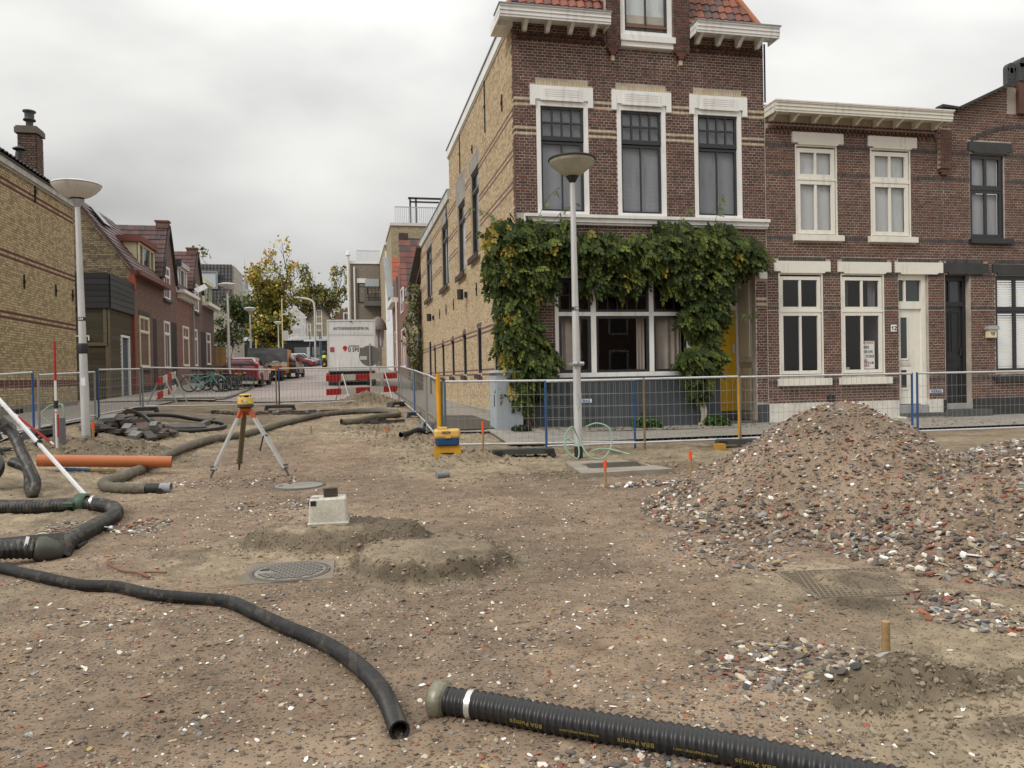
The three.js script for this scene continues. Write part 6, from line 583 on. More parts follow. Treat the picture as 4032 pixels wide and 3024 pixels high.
// ---------------------------------------------------------------- rotating laser on its tripod
{ const t = thing('laser_level', 'yellow rotating laser on the aluminium tripod', 'laser level', [-1.545, 1.08, -12.55]); const b = new MB(); b.lathe([[.0, 0], [.115, 0], [.12, .02], [.122, .05], [.122, .055]], 20, mat4()); part(t, 'base', b, M(.085, .08, .055, Sm)); const y = new MB(); y.lathe([[.122, .055], [.122, .07], [.118, .15], [.11, .158], [0, .158]], 8, mat4()); y.lathe([[.0, .212], [.08, .212], [.092, .2], [.092, .186], [0, .186]], 20, mat4()); for (const a of [0.2, 1.8, 3.3, 4.9]) y.rod([.083 * Math.cos(a), .15, .083 * Math.sin(a)], [.083 * Math.cos(a), .19, .083 * Math.sin(a)], .012); part(t, 'housing', y, M(.74, .50, .12, { ...Sm, roughness: .4 })); const d = new MB(); d.rod([0, .15, 0], [0, .19, 0], .05, .05, 14); part(t, 'rotor', d, M(.05, .02, .02)); const s = new MB(); s.box(-.05, -.025, .09, .125, .116, .121); part(t, 'mark', s, M(.7, .2, .03)); const s2 = new MB(); s2.box(-.02, .03, .09, .12, .117, .122); part(t, 'mark', s2, M(.45, .6, .5)); const s3 = new MB(); s3.add(poly([[.05, .075], [.09, .075], [.07, .115]], [], .004, mat4(0, 0, .112))); part(t, 'warning_mark', s3, M(.72, .55, .02));
  const p = thing('tripod', 'aluminium surveying tripod with orange head under the laser', 'tripod', [-1.545, 0, -12.55]); const hd = new MB(); hd.lathe([[0, 1.08], [.085, 1.08], [.085, 1.04], [.05, 1.0], [0, 1.0]], 16, mat4()); part(p, 'head', hd, M(.50, .10, .025, Sm)); const feet = [[-.50, .04, .29], [-.185, .06, -.49], [.665, .03, .36]]; feet.forEach((f, i) => { const d = V(f[0], 0, f[2]).normalize(), top = [d.x * .07, 1.04, d.z * .07], m = [lerp(top[0], f[0], .12), lerp(top[1], f[1], .12), lerp(top[2], f[2], .12)], k = [lerp(top[0], f[0], .88), lerp(top[1], f[1], .88), lerp(top[2], f[2], .88)]; const yaw = Math.atan2(d.x, d.z); const l = new MB(); for (const s of [-1, 1]) { const ox = Math.cos(yaw) * .022 * s, oz = -Math.sin(yaw) * .022 * s; l.bar([m[0] + ox, m[1], m[2] + oz], [k[0] + ox, k[1], k[2] + oz], .032, .032, yaw); } l.bar(m, k, .03, .02, yaw); const g = part(p, 'leg', l, i === 1 ? M(.20, .17, .11, { ...Sm, metalness: .2, roughness: .5 }) : M(.66, .66, .66, { ...Sm, metalness: .45, roughness: .35 })); const h = new MB(); h.bar(top, m, .06, .05, yaw); part(g, 'hinge', h, M(.45, .09, .025, Sm)); const e = new MB(); e.rod(k, [f[0], f[1] - .02, f[2]], .022, .012, 8); e.box(k[0] - .05, k[0] + .05, k[1] - .01, k[1] + .01, k[2] - .02, k[2] + .02); e.rod([k[0] - .05, k[1] + .05, k[2]], [k[0] + .05, k[1] + .05, k[2]], .014); part(g, 'foot', e, M(.09, .085, .08, { metalness: .3, roughness: .6 })); if (i === 2) { const s = new MB(); const q = [lerp(m[0], k[0], .36), lerp(m[1], k[1], .36), lerp(m[2], k[2], .36)]; s.tube([[q[0] + .03, q[1] + .01, q[2]], [q[0] - .02, q[1], q[2] + .03], [q[0] - .05, q[1] - .1, q[2] + .03], [q[0] - .08, q[1] - .23, q[2] + .03]], .012, 12, 5); part(g, 'strap', s, black); } }); }
// ---------------------------------------------------------------- poles, stakes, cabinet
{ const t = thing('levelling_staff', 'long white aluminium staff leaning from the hose coupling to the upper left', 'staff', [-3.0, 0, -9.9]); const a = V(-3.02, .16, -9.9), b = V(-5.0, 1.36, -12.5), m = a.clone().lerp(b, .48); for (const [p, q, w, n] of [[a, m, .042, 'lower_section'], [m, b, .052, 'upper_section']]) { const g = new MB(); const P = p.clone().sub(t.position), Q = q.clone().sub(t.position); g.bar([P.x, P.y, P.z], [Q.x, Q.y, Q.z], w, .028, .9); part(t, n, g, M(.74, .74, .74, { ...Sm, metalness: .2, roughness: .4 })); } const c = new MB(), P = m.clone().sub(t.position); c.boxm(.09, .05, .07, mat4(P.x, P.y, P.z, 0, .6, .7)); part(t, 'clamp', c, black); }
function ranging(label, a, b, segs) { const A = V(...a), B = V(...b), t = thing('ranging_pole', label, 'pole', a); segs.forEach(([s, e, c], i) => { const p = A.clone().lerp(B, s).sub(A), q = A.clone().lerp(B, e).sub(A), g = new MB(); g.rod([p.x, p.y, p.z], [q.x, q.y, q.z], c === 'k' ? .034 : .019, c === 'k' ? .034 : .019, 10); part(t, c === 'k' ? 'clamp' : 'band', g, c === 'r' ? M(.42, .025, .025, Sm) : c === 'k' ? black : M(.76, .74, .7, Sm)); }); return t; }
ranging('upright red and white ranging pole beside the grey tube', [-4.72, .36, -14.05], [-4.72, 2.2, -14.05], [[0, .36, 'w'], [.36, .37, 'r'], [.37, .4, 'w'], [.4, .47, 'k'], [.47, .65, 'w'], [.65, 1, 'r']]); { const g = new MB(); g.rod([-4.69, .62, -14.03], [-4.69, 1.0, -14.03], .013); const m = single('ranging_stick', g, M(.42, .025, .025, Sm), 'thin red stick tied to the upright ranging pole', 'stick'); }
ranging('leaning red and white ranging pole at the left edge', [-4.72, .4, -14.2], [-5.72, 1.17, -14.55], [[0, .17, 'w'], [.17, .72, 'r'], [.72, .8, 'w'], [.8, .95, 'k'], [.95, 1, 'w']]);
{ const t = thing('plastic_pipe', 'grey upright plastic tube with a green cable loop in it', 'pipe', [-4.78, .36, -14.35]); const g = new MB(); g.lathe([[.095, 0], [.095, .56], [.086, .56], [.086, .1]], 20, mat4()); part(t, 'tube', g, M(.17, .18, .19, Sm)); const c = single('cable', new MB().tube([[-4.76, .7, -14.35], [-4.7, 1.05, -14.33], [-4.76, 1.17, -14.33], [-4.95, 1.1, -14.3], [-5.02, .98, -14.28], [-4.88, .82, -14.3], [-4.8, .7, -14.35]], .011, 50, 6).tube([[-4.8, .6, -14.35], [-4.86, 1.05, -14.36], [-4.74, 1.16, -14.38], [-4.7, .9, -14.35], [-4.76, .6, -14.35]], .011, 40, 6), M(.32, .45, .34, Sm), 'pale green cable looping out of the grey tube', 'cable'); }
function stake(label, x, z, h, r, paint, y = terrain(x, z), lean = 0) { const t = thing('stake', label, 'stake', [x, y - .03, z]); const g = new MB(); g.rod([0, 0, 0], [lean, h * (paint ? .66 : 1), 0], r, r * .95, 6); part(t, 'stake', g, M(.42, .27, .12, { map: tWood, roughness: .8 })); if (paint) { const p = new MB(); p.rod([lean, h * .66, 0], [lean * 1.3, h, 0], r * 1.08, r * 1.08, 6); part(t, 'painted_top', p, M(.85, .10, .015, { roughness: .5 })); } return t; }
stake('orange topped stake at the lamp end of the drain slab', 3.41, -9.95, .36, .02, true); stake('orange topped stake right of the drain slab', 4.91, -10.45, .38, .022, true, undefined, -.015); stake('tall orange topped stake before the grey cabinet', 2.38, -13.67, .62, .022, true); stake('orange topped stake beside the left lamp post', -4.36, -14.7, .40, .022, true); stake('tiny orange topped stake in the middle of the sand', .78, -15.8, .22, .02, true); stake('plain brown wooden stake in the sand mound in the foreground', 2.61, -3.36, .25, .021, false);
stake('small plain stake beside the wrapped pipe', -.78, -17.2, .2, .02, false);
{ const t = thing('utility_cabinet', 'light grey street cabinet at the house corner behind the fence', 'cabinet', [3.5, .22, -17.0]); const g = new MB(); g.box(-.28, .3, 0, 1.34, -.45, .42); const m = M(.33, .37, .40, { ...Sm, roughness: .5 }); part(t, 'body', g, m); const d = new MB(); d.box(-.29, -.28, .1, 1.28, -.42, -.1); d.box(-.29, -.28, .1, 1.28, -.09, .39); part(t, 'door', d, M(.45, .50, .53, { ...Sm, roughness: .5 })); const l = new MB(); l.add(poly([[-.34, 1.34], [.34, 1.34], [.34, 1.37], [0, 1.42], [-.34, 1.37]], [], .95, mat4(0, 0, -.49))); part(t, 'lid', l, M(.5, .52, .53, Sm)); const h = new MB(); h.box(-.305, -.29, .6, .85, .16, .19); part(t, 'handle', h, black); const s = new MB(); s.box(-.297, -.29, 1.12, 1.2, -.07, -.03); part(t, 'label', s, white); }
{ const c = [[2.1, -16.7], [3.5, -16.9], [3.3, -20.5], [2.4, -20.5]].map(([x, z]) => [x, base(x, z) + .06, z]), g = triMesh([...c, ...c.map(([x, y, z]) => [x, y - .05, z])], [[0, 1, 2, 3], [0, 4, 5, 1], [1, 5, 6, 2], [3, 7, 4, 0]]); single('steel_plate', metreUV(g), M(.06, .058, .056, { ...G, roughness: .4, side: THREE.DoubleSide }), 'big dark steel plate on the pavement before the yellow wall', 'plate'); }
// ---------------------------------------------------------------- barriers and sign
function barrier(label, a, b, y, legs, n, up = 0) { const A = V(...a), B = V(...b), t = thing('road_barrier', label, 'barrier', [(a[0] + b[0]) / 2, legs, (a[2] + b[2]) / 2]), d = B.clone().sub(A), L = d.length(); d.normalize(); const N = V(-d.z, 0, d.x); const P = (s, h, n2 = 0) => { const p = A.clone().addScaledVector(d, s).addScaledVector(N, n2).sub(t.position); return [p.x, h - legs + up * s / L, p.z]; }; for (const yy of y) { const w = L / n; const host = new MB(); host.bar(P(0, yy + .1, -.005), P(L, yy + .1, -.005), .2, .012, 0); for (let i = 0; i < n; i++) { const g = new MB(); const q = [P(i * w, yy), P((i + 1) * w, yy)]; const dir = V(...q[1]).sub(V(...q[0])).normalize(); const m = new THREE.Matrix4().makeBasis(dir, UP, V().crossVectors(dir, UP)); const c = [0, 1, 2].map((k) => (q[0][k] + q[1][k]) / 2); m.setPosition(c[0], c[1] + .1, c[2]); g.add(new THREE.BoxGeometry(w, .21, .03), m); part(t, i % 2 ? 'white_board' : 'red_board', g, i % 2 ? M(.66, .64, .60, Sm) : M(.45, .015, .015, Sm)); } }
  for (const s of [L * .22, L * .82]) { const g = new MB(), top = y[1] + .22; for (const k of [-1, 1]) { const f = P(s + k * .1, legs, k * .42); g.bar(P(s, top, k * .03), [f[0], 0, f[2]], .045, .03); } g.bar(P(s, y[0] - .25, -.24), P(s, y[0] - .25, .24), .03, .02); part(t, 'trestle', g, galv); } return t; }
barrier('wide red and white road barrier across the street before the truck', [-.67, 0, -26.2], [1.72, 0, -27.2], [.96, 1.42], .68, 5, .06); barrier('narrow red and white road barrier standing askew at the left pavement', [-5.66, 0, -25.3], [-5.55, 0, -27.3], [.98, 1.42], .8, 4, .22);
{ const t = thing('traffic_sign', 'round traffic sign seen from its grey back, in front of the truck', 'traffic sign', [.92, .8, -30.5]); const g = new MB(); g.rod([.01, 0, -.04], [-.01, 2.05, -.04], .035); part(t, 'post', g, galv); const d = new MB(); d.rod([-.03, 1.57, -.02], [-.03, 1.57, .0], .405, .405, 40); part(t, 'disc', d, M(.145, .145, .14, { ...Sm, roughness: .6 })); const p = new MB(); p.rod([-.01, .9, .02], [-.012, 2.03, .02], .03); part(t, 'post_front', p, M(.32, .32, .31, { metalness: .3, roughness: .5 })); const s = new MB(); s.box(-.4, -.14, 1.42, 1.56, 0, .006); part(t, 'sticker', s, M(.5, .5, .48)); }
for (const [x, y, z] of [[-3.9, 1.96, -62.3]]) { const t = thing('beacon', 'red and white striped traffic beacon at the parked cars', 'beacon', [x, y, z]); const g = new MB(); g.box(-.16, .16, .25, 1.12, -.03, .03); part(t, 'panel', g, M(.7, .68, .65)); const s = new MB(); for (let i = 0; i < 3; i++) s.add(poly([[-.15, .28 + i * .3], [.15, .48 + i * .3], [.15, .62 + i * .3 > 1.1 ? 1.1 : .62 + i * .3], [-.15, .42 + i * .3]], [], .01, mat4(0, 0, .03))); part(t, 'stripe', s, M(.45, .02, .02)); const b = new MB(); b.box(-.35, .35, 0, .12, -.2, .2); b.rod([0, .1, 0], [0, .3, 0], .05); part(t, 'foot', b, black); }
// ---------------------------------------------------------------- vehicles
function wheel(parent, name, x, y, z, r, w, axis = 'x') { const g = new THREE.Group(); const rot = axis === 'x' ? mat4(x, y, z, 0, 0, Math.PI / 2) : mat4(x, y, z, Math.PI / 2); const t = new MB(); t.add(new THREE.LatheGeometry([[r * .62, -w / 2], [r * .93, -w / 2], [r, -w * .32], [r, w * .32], [r * .93, w / 2], [r * .62, w / 2]].map((p) => new THREE.Vector2(...p)), 28), rot); const ty = part(parent, name, t, M(.016, .016, .016, { roughness: .8 })); const c = new MB(); c.add(new THREE.CylinderGeometry(r * .64, r * .64, w * .7, 24), rot); part(ty, 'rim', c, M(.42, .43, .44, { metalness: .5, roughness: .35 })); const k = new MB(); for (let i = 0; i < 5; i++) { const a = i / 5 * 6.28; const m = rot.clone().multiply(mat4(Math.cos(a) * r * .38, 0, Math.sin(a) * r * .38, 0, -a)); k.add(new THREE.BoxGeometry(r * .22, w * .74, r * .12), m); } part(ty, 'hole', k, black); return ty; }
// car body from sections along its length: [z, half width low, half width belt, half width roof, y sill, y belt, y roof]
function shell(sections, nr = 9) { const vs = [], fs = []; const ring = ([z, wl, wb, wr, ys, yb, yr]) => { const half = [[wl * .86, ys], [wl, ys + .1], [wb, (ys + yb) / 2 + .05], [wb * .985, yb]]; if (yr > yb + .03) half.push([lerp(wb, wr, .55), lerp(yb, yr, .55)], [wr, yr - .06], [wr * .8, yr - .01]); else half.push([wb * .9, yb + .015], [wb * .7, yb + .025], [wb * .5, yb + .03]); const L = half.map(([x, y]) => [-x, y, z]).concat([[0, Math.max(yr, yb + .035), z]]).concat(half.slice().reverse().map(([x, y]) => [x, y, z])); return L; }; sections.forEach((s) => vs.push(...ring(s))); const n = ring(sections[0]).length; for (let i = 0; i < sections.length - 1; i++) for (let k = 0; k < n - 1; k++) fs.push([i * n + k, i * n + k + 1, (i + 1) * n + k + 1, (i + 1) * n + k]); fs.push(Array.from({ length: n }, (_, k) => n - 1 - k)); fs.push(Array.from({ length: n }, (_, k) => (sections.length - 1) * n + k)); return triMesh(vs, fs); }
function car(label, x, z, yaw, paint, o = {}) {
  const L = o.L || 4.0, H = o.H || 1.48, W = o.W || 1.76, y = o.y ?? base(x, z), t = thing('car', label, 'car', [x, y, z], yaw), w = W / 2, wag = o.wagon; const h = L / 2;
  // nose at -z
  const S = [[-h, w * .78, w * .8, 0, .32, .62, 0], [-h + .12, w * .92, w * .93, 0, .24, .74, 0], [-h + .6, w, w, 0, .22, .86, 0], [-h + 1.05, w, w * .98, 0, .22, .95, 0], [-h + 1.25, w, w * .97, w * .7, .22, .97, 1.05], [-h + 1.95, w, w * .97, w * .68, .22, .98, H - .03], [-h + 2.5, w, w * .97, w * .69, .22, 1.0, H], [wag ? h - .45 : h - .75, w, w * .96, w * .67, .22, 1.02, H - .02], [h - .22, w, w * .94, w * (wag ? .64 : .62), .24, 1.03, wag ? H - .1 : 1.28], [h - .05, w * .96, w * .9, 0, .3, .95, 0], [h, w * .88, w * .84, 0, .36, .8, 0]];
  const b = part(t, 'body', metreUV(shell(S)), paint); const gl = M(.012, .014, .016, { phys: true, roughness: .05, ior: 1.55 });
  const rear = new MB(); rear.add(triMesh([[-w * .78, 1.06, h - .12], [w * .78, 1.06, h - .12], [w * .55, wag ? H - .12 : 1.34, wag ? h - .3 : h - .42], [-w * .55, wag ? H - .12 : 1.34, wag ? h - .3 : h - .42]].map((p) => [p[0], p[1] + .012, p[2] + .075]), [[0, 1, 2, 3], [3, 2, 1, 0]])); part(t, 'rear_window', rear, gl); const fr = new MB(); fr.add(triMesh([[-w * .8, 1.0, -h + 1.1], [w * .8, 1.0, -h + 1.1], [w * .62, H - .06, -h + 1.9], [-w * .62, H - .06, -h + 1.9]].map((p) => [p[0], p[1] + .01, p[2] - .05]), [[0, 1, 2, 3], [3, 2, 1, 0]])); part(t, 'windscreen', fr, gl);
  for (const s of [-1, 1]) { for (const [z0, z1, t0, t1] of [[-h + 1.55, -h + 2.35, -h + 2.0, -h + 2.35], [-h + 2.43, h - .75, -h + 2.43, h - .95]]) { const g = triMesh([[s * w * .955, 1.04, z0], [s * w * .955, 1.04, z1], [s * w * .77, H - .12, t1], [s * w * .77, H - .12, t0]].map((p) => [p[0] + s * .035, p[1], p[2]]), [[0, 1, 2, 3], [3, 2, 1, 0]]); part(t, 'side_window', metreUV(g), gl); } const m = new MB(); m.boxm(.2, .13, .1, mat4(s * (w + .08), 1.0, -h + 1.45)); part(t, 'wing_mirror', m, M(.02, .02, .02)); const l = new MB(); l.boxm(.16, .28, .12, mat4(s * w * .83, .95, h - .09)); part(t, 'tail_light', l, M(.35, .015, .015, { roughness: .25 })); const f = new MB(); f.boxm(.3, .16, .3, mat4(s * w * .75, .72, -h + .2)); part(t, 'headlight', f, M(.7, .7, .7, { roughness: .2 })); for (const zz of [-h + .75, h - .75]) wheel(t, 'wheel', s * (w - .08), .31, zz, .315, .2); const a = new MB(); for (const zz of [-h + .75, h - .75]) a.add(new THREE.CylinderGeometry(.36, .36, .05, 24), mat4(s * (w - .018), .33, zz, 0, 0, Math.PI / 2)); part(t, 'wheel_arch', a, black); }
  const p = new MB(); p.boxm(.5, .11, .02, mat4(0, o.plateY || .62, h + .012)); const pl = part(t, 'number_plate', p, M(.72, .55, .03)); if (o.plate) { const g = textGeo(o.plate, .075, .004); g.translate(0, o.plateY || .62, h + .023); part(pl, 'lettering', g, black); } const bm = new MB(); bm.boxm(W * .8, .18, .08, mat4(0, .38, h - .02)); part(t, 'bumper', bm, M(.03, .03, .03)); return t;
}
const paintM = (r, g, b) => M(r, g, b, { phys: true, roughness: .35, clearcoat: .8, clearcoatRoughness: .08 });
car('red hatchback seen from behind, parked beyond the bicycles', -4.85, -40.7, R(-3), paintM(.24, .016, .03), { L: 4.1, H: 1.46, plate: '96·VG' });
car('small red car parked sideways, beside the striped beacon', -5.1, -84.2, R(-96), paintM(.28, .015, .03), { L: 3.7, H: 1.5, y: 2.68 }); car('white hatchback parked behind the small red car', -5.2, -86.6, R(-96), paintM(.62, .62, .62), { L: 3.9, H: 1.5, y: 2.82 }); car('silver grey car parked between the white cars', -5.0, -89, R(-96), paintM(.2, .21, .22), { L: 4.2, H: 1.5, y: 2.9 }); car('white estate car parked farthest in the row of cars', -4.9, -91.6, R(-96), paintM(.66, .67, .68), { L: 4.5, H: 1.5, wagon: true, y: 3.0 }); car('dark car parked just beyond the covered pickup', -3.75, -51.8, R(-4), paintM(.02, .022, .026), { L: 4.2, H: 1.5, W: 1.75 });
{ const t = thing('pickup_truck', 'orange and white pickup with grey tarpaulin over its load', 'truck', [-4.5, 1.42, -47.6], R(-3)); const g = new MB(); g.box(-.92, .92, .62, .88, -.9, 1.3); part(t, 'bumper_panel', g, M(.62, .20, .02, { ...Sm, roughness: .4 })); const w = new MB(); w.box(-.93, .93, .88, 1.18, -1.0, 1.32); part(t, 'load_bed', w, M(.62, .58, .5, { ...Sm, roughness: .5 })); const u = new MB(); u.box(-.85, .85, .35, .62, -3.5, 1.2); part(t, 'chassis', u, black); const c = new MB(); c.box(-.9, .9, .5, 1.95, -3.4, -1.1); part(t, 'cab', c, M(.60, .24, .03, { ...Sm, roughness: .4 })); const pts = [], fs = []; const N = 14, K = 10; for (let j = 0; j <= K; j++) for (let i = 0; i <= N; i++) { const a = i / N, b = j / K, x = lerp(-1.0, 1.0, a); const y = 1.14 + .82 * b + (b > .9 ? -.05 * Math.sin(a * Math.PI * 3) ** 2 : 0) + (b < .1 ? .04 * Math.sin(a * 19) : 0); pts.push([x * (1 - .05 * b), y, 1.34 - .14 * b + .035 * Math.sin(a * 14 + b * 4) * (1 - b) + .03 * (noise(a * 5, b * 5, 3) - .5)]); } for (let j = 0; j < K; j++) for (let i = 0; i < N; i++) { const q = j * (N + 1) + i; fs.push([q, q + 1, q + N + 2, q + N + 1]); } const tb = new MB(); tb.add(triMesh(pts, fs)); tb.box(-.95, .95, 1.15, 1.93, -1.05, 1.18); part(t, 'tarpaulin', tb, M(.115, .12, .125, { ...G, roughness: .75, side: THREE.DoubleSide })); const r = new MB(); for (let i = 0; i < 6; i++) { const x = -.85 + i * .3; r.rod([x, 1.14, 1.37], [x + .15, .98, 1.37], .012); r.rod([x + .15, .98, 1.37], [x + .3, 1.14, 1.37], .012); } part(t, 'lashing_rope', r, black); for (const s of [-1, 1]) { wheel(t, 'wheel', s * .8, .36, .55, .36, .24); wheel(t, 'wheel', s * .8, .36, -2.7, .36, .22); const l = new MB(); l.boxm(.16, .3, .06, mat4(s * .84, .75, 1.32)); part(t, 'tail_light', l, M(.4, .06, .02)); } }
{ const t = thing('box_truck', 'white box truck seen from behind in the narrow street', 'truck', [.27, 1.05, -39.4], R(-1.5)); const b = new MB(); b.box(-1.16, 1.16, .82, 3.36, -4.6, 0); part(t, 'cargo_box', b, M(.70, .70, .69, { ...Sm, roughness: .5 })); const fr = new MB(); fr.box(-1.19, -1.12, .82, 3.38, -.02, .025); fr.box(1.12, 1.19, .82, 3.38, -.02, .025); fr.box(-1.19, 1.19, 3.32, 3.4, -.02, .03); fr.box(-1.12, 1.12, 2.6, 2.64, 0, .02); part(t, 'box_frame', fr, M(.62, .62, .60, Sm)); const d = new MB(); d.box(-1.11, 1.11, .9, 2.58, .0, .014); part(t, 'tail_lift', d, M(.74, .74, .73, { ...Sm, roughness: .5 })); const d2 = new MB(); d2.box(-1.09, 1.09, 2.68, 3.28, .0, .012); part(t, 'upper_panel', d2, M(.68, .68, .67, Sm));
  const tx = textGeo('AUTOVERHUURDSPEK.NL', .135, .006, .5, 1.0); tx.computeBoundingBox(); const wd = tx.boundingBox.max.x - tx.boundingBox.min.x; tx.scale(1.76 / wd, 1, 1); tx.translate(0, 2.96, .014); part(t, 'lettering', tx, M(.05, .055, .09)); const ds = textGeo('D SPEK', .215, .006, 0, .72); ds.translate(-.16, 1.90, .016); part(t, 'lettering', ds, M(.02, .02, .02)); const s2 = textGeo('AUTOVERHUUR', .07, .006, 0, .75); s2.translate(-.15, 2.075, .016); part(t, 'lettering', s2, M(.1, .03, .04));
  const pin = new MB(); const sh = new THREE.Shape(); sh.absarc(0, 0, .115, R(-35), R(215)); sh.lineTo(0, -.19); sh.closePath(); const ho = new THREE.Path(); ho.absarc(0, 0, .085, 0, 6.283, true); sh.holes.push(ho); pin.add(new THREE.ExtrudeGeometry(sh, { depth: .006, bevelEnabled: false, curveSegments: 20 }), mat4(-.32, 1.98, .014)); for (let i = 0; i < 3; i++) pin.box(-.375 + i * .042, -.35 + i * .042, 1.945, 2.03, .014, .02); part(t, 'logo_pin', pin, M(.5, .03, .05)); const st = new MB(); st.box(-1.05, -.84, 1.78, 2.03, .014, .02); part(t, 'red_sticker', st, M(.34, .06, .09)); const ln = new MB(); ln.box(-.72, -.63, .84, 1.42, .014, .03); part(t, 'light_strip', ln, white); const cam = new MB(); cam.rod([0, 3.3, .02], [0, 3.3, .08], .035); part(t, 'rear_camera', cam, black);
  const u = new MB(); u.box(-1.1, 1.1, .55, .82, -4.5, -.05); u.box(-1.15, 1.15, .78, .83, -.1, .12); u.box(-.95, .95, .28, .36, -.3, .0); part(t, 'chassis', u, black); for (const s of [-1, 1]) { const l = new MB(); l.box(s * 1.1 - .14, s * 1.1 + .02, .62, .76, -.02, .04); part(t, 'tail_light', l, M(.42, .03, .02)); const m = new MB(); m.box(s * .95 - .22, s * .95 + .22, .12, .5, -.12, -.1); part(t, 'mud_flap', m, black); wheel(t, 'wheel', s * .92, .36, -.75, .36, .34); wheel(t, 'wheel', s * .95, .36, -5.3, .36, .22); } const c = new MB(); c.box(-1.0, 1.0, .5, 2.1, -6.3, -4.7); part(t, 'cab', c, M(.7, .7, .7, Sm)); for (const s of [-1, 1]) { const r = new MB(); r.box(s * 1.0 - .12, s * 1.0 + .12, 3.38, 3.42, -.12, .0); part(t, 'marker_light', r, M(.4, .02, .02)); } }
// ---------------------------------------------------------------- bicycles
function bike(name, label, x, z, yaw, frameM, o = {}) {
  const y = base(x, z) + .06, t = thing(name, label, 'bicycle', [x, y, z], yaw, o.group), r = .34; const X0 = -.56, X1 = .56;
  for (const cx of [X0, X1]) { const g = new MB(); g.add(new THREE.TorusGeometry(r - .02, .021, 6, 36), mat4(cx, r, 0)); const w = part(t, 'wheel', g, M(.02, .02, .02)); const k = new MB(); k.add(new THREE.TorusGeometry(r - .045, .012, 5, 36), mat4(cx, r, 0)); part(w, 'rim', k, M(.35, .35, .35, { metalness: .5 })); const s = new MB(); for (let i = 0; i < 14; i++) { const a = i / 14 * 6.283; s.rod([cx, r, (i % 2 ? .025 : -.025)], [cx + Math.cos(a) * (r - .05), r + Math.sin(a) * (r - .05), 0], .0022, .0022, 3); } s.rod([cx, r, -.05], [cx, r, .05], .025); part(w, 'spokes', s, galv); const f = new MB(); f.add(new THREE.TorusGeometry(r + .012, .022, 5, 24, Math.PI * .72), mat4(cx, r, 0, 0, 0, cx < 0 ? R(20) : R(25))); part(t, 'mudguard', f, frameM); }
  const f = new MB(), hd = [.36, .78, 0], hb = [.42, .56, 0], bb = [-.08, .28, 0], st = [-.26, .74, 0]; f.rod(hd, [.355, .83, 0], .024); f.rod(hd, hb, .024); f.rod(hb, bb, .022); f.rod([hd[0] - .02, hd[1] - .08, 0], [-.2, .56, 0], .018); f.rod(bb, st, .02); for (const s of [-.05, .05]) { f.rod([X0, r, s], bb, .013); f.rod([X0, r, s], [-.22, .62, 0], .012); } part(t, 'frame', f, frameM); const fk = new MB(); for (const s of [-.045, .045]) fk.rod([.43, .55, s], [X1, r, s], .014); part(t, 'fork', fk, frameM);
  const h = new MB(); h.rod([.345, .82, 0], [.32, 1.0, 0], .014); h.tube([[.12, 1.02, -.3], [.28, 1.06, -.2], [.34, 1.0, 0], [.28, 1.06, .2], [.12, 1.02, .3]], .013, 24, 6); const hb2 = part(t, 'handlebar', h, M(.05, .05, .05)); const gp = new MB(); for (const s of [-1, 1]) gp.rod([.1, 1.015, s * .3], [.2, 1.045, s * .26], .02); part(hb2, 'grip', gp, black); const sd = new MB(); sd.lathe([[0, 0], [.11, .01], [.12, .05], [.06, .09], [0, .095]], 12, mat4(-.33, .86, 0, 0, 0, .05, 1.35, .8, .9)); sd.rod(st, [-.31, .87, 0], .014); part(t, 'saddle', sd, M(.03, .028, .028)); const ca = new MB(); for (const s of [-.06, 0, .06]) ca.rod([-.86, .72, s], [-.34, .72, s], .008); for (const s of [-.06, .06]) { ca.rod([-.82, .72, s], [X0, r, s], .007); ca.rod([-.5, .72, s], [X0, r, s], .007); } part(t, 'carrier', ca, o.carrier || steelW); const cc = new MB(); cc.bar([X0 + .02, .33, .055], [-.02, .29, .055], .1, .02); cc.rod([-.08, .28, .045], [-.08, .28, .07], .11, .11, 18); part(t, 'chain_case', cc, o.caseM || frameM); const pd = new MB(); pd.bar([-.08, .28, .09], [.04, .16, .09], .02, .012); pd.boxm(.09, .02, .06, mat4(.04, .15, .13)); pd.boxm(.09, .02, .06, mat4(-.2, .4, -.13)); part(t, 'pedals', pd, black); const lp = new MB(); lp.lathe([[0, 0], [.04, .02], [.03, .06], [0, .07]], 10, mat4(.42, .72, 0, 0, 0, -1.4)); part(t, 'lamp', lp, steelW); if (o.basket) { const b = new MB(); b.box(.42, .72, .8, .82, -.16, .16); for (let i = 0; i < 5; i++) { b.box(.42 + i * .075, .425 + i * .075, .82, 1.02, -.16, -.155); b.box(.42 + i * .075, .425 + i * .075, .82, 1.02, .155, .16); } part(t, 'rack', b, black); } return t;
}
const turq = M(.13, .47, .44, { ...Sm, roughness: .35 }), blk = M(.018, .018, .02, { roughness: .4 });
bike('bicycle', 'turquoise step-through bicycle in front of the row of black ones', -5.82, -33.9, R(-3), turq, { carrier: steelW, caseM: M(.35, .56, .53, Sm) }); bike('bicycle', 'black bicycle directly behind the turquoise one', -5.6, -34.5, R(-6), blk, { basket: true }); bike('bicycle', 'black bicycle second behind the turquoise one, handlebar turned', -5.35, -35.1, R(-2), blk); bike('bicycle', 'black bicycle with light saddle, third behind the turquoise one', -5.5, -35.7, R(-8), M(.03, .03, .035), { carrier: blk }); bike('bicycle', 'black bicycle at the far end of the rack, nearest to the red car', -4.9, -36.2, R(-14), blk);
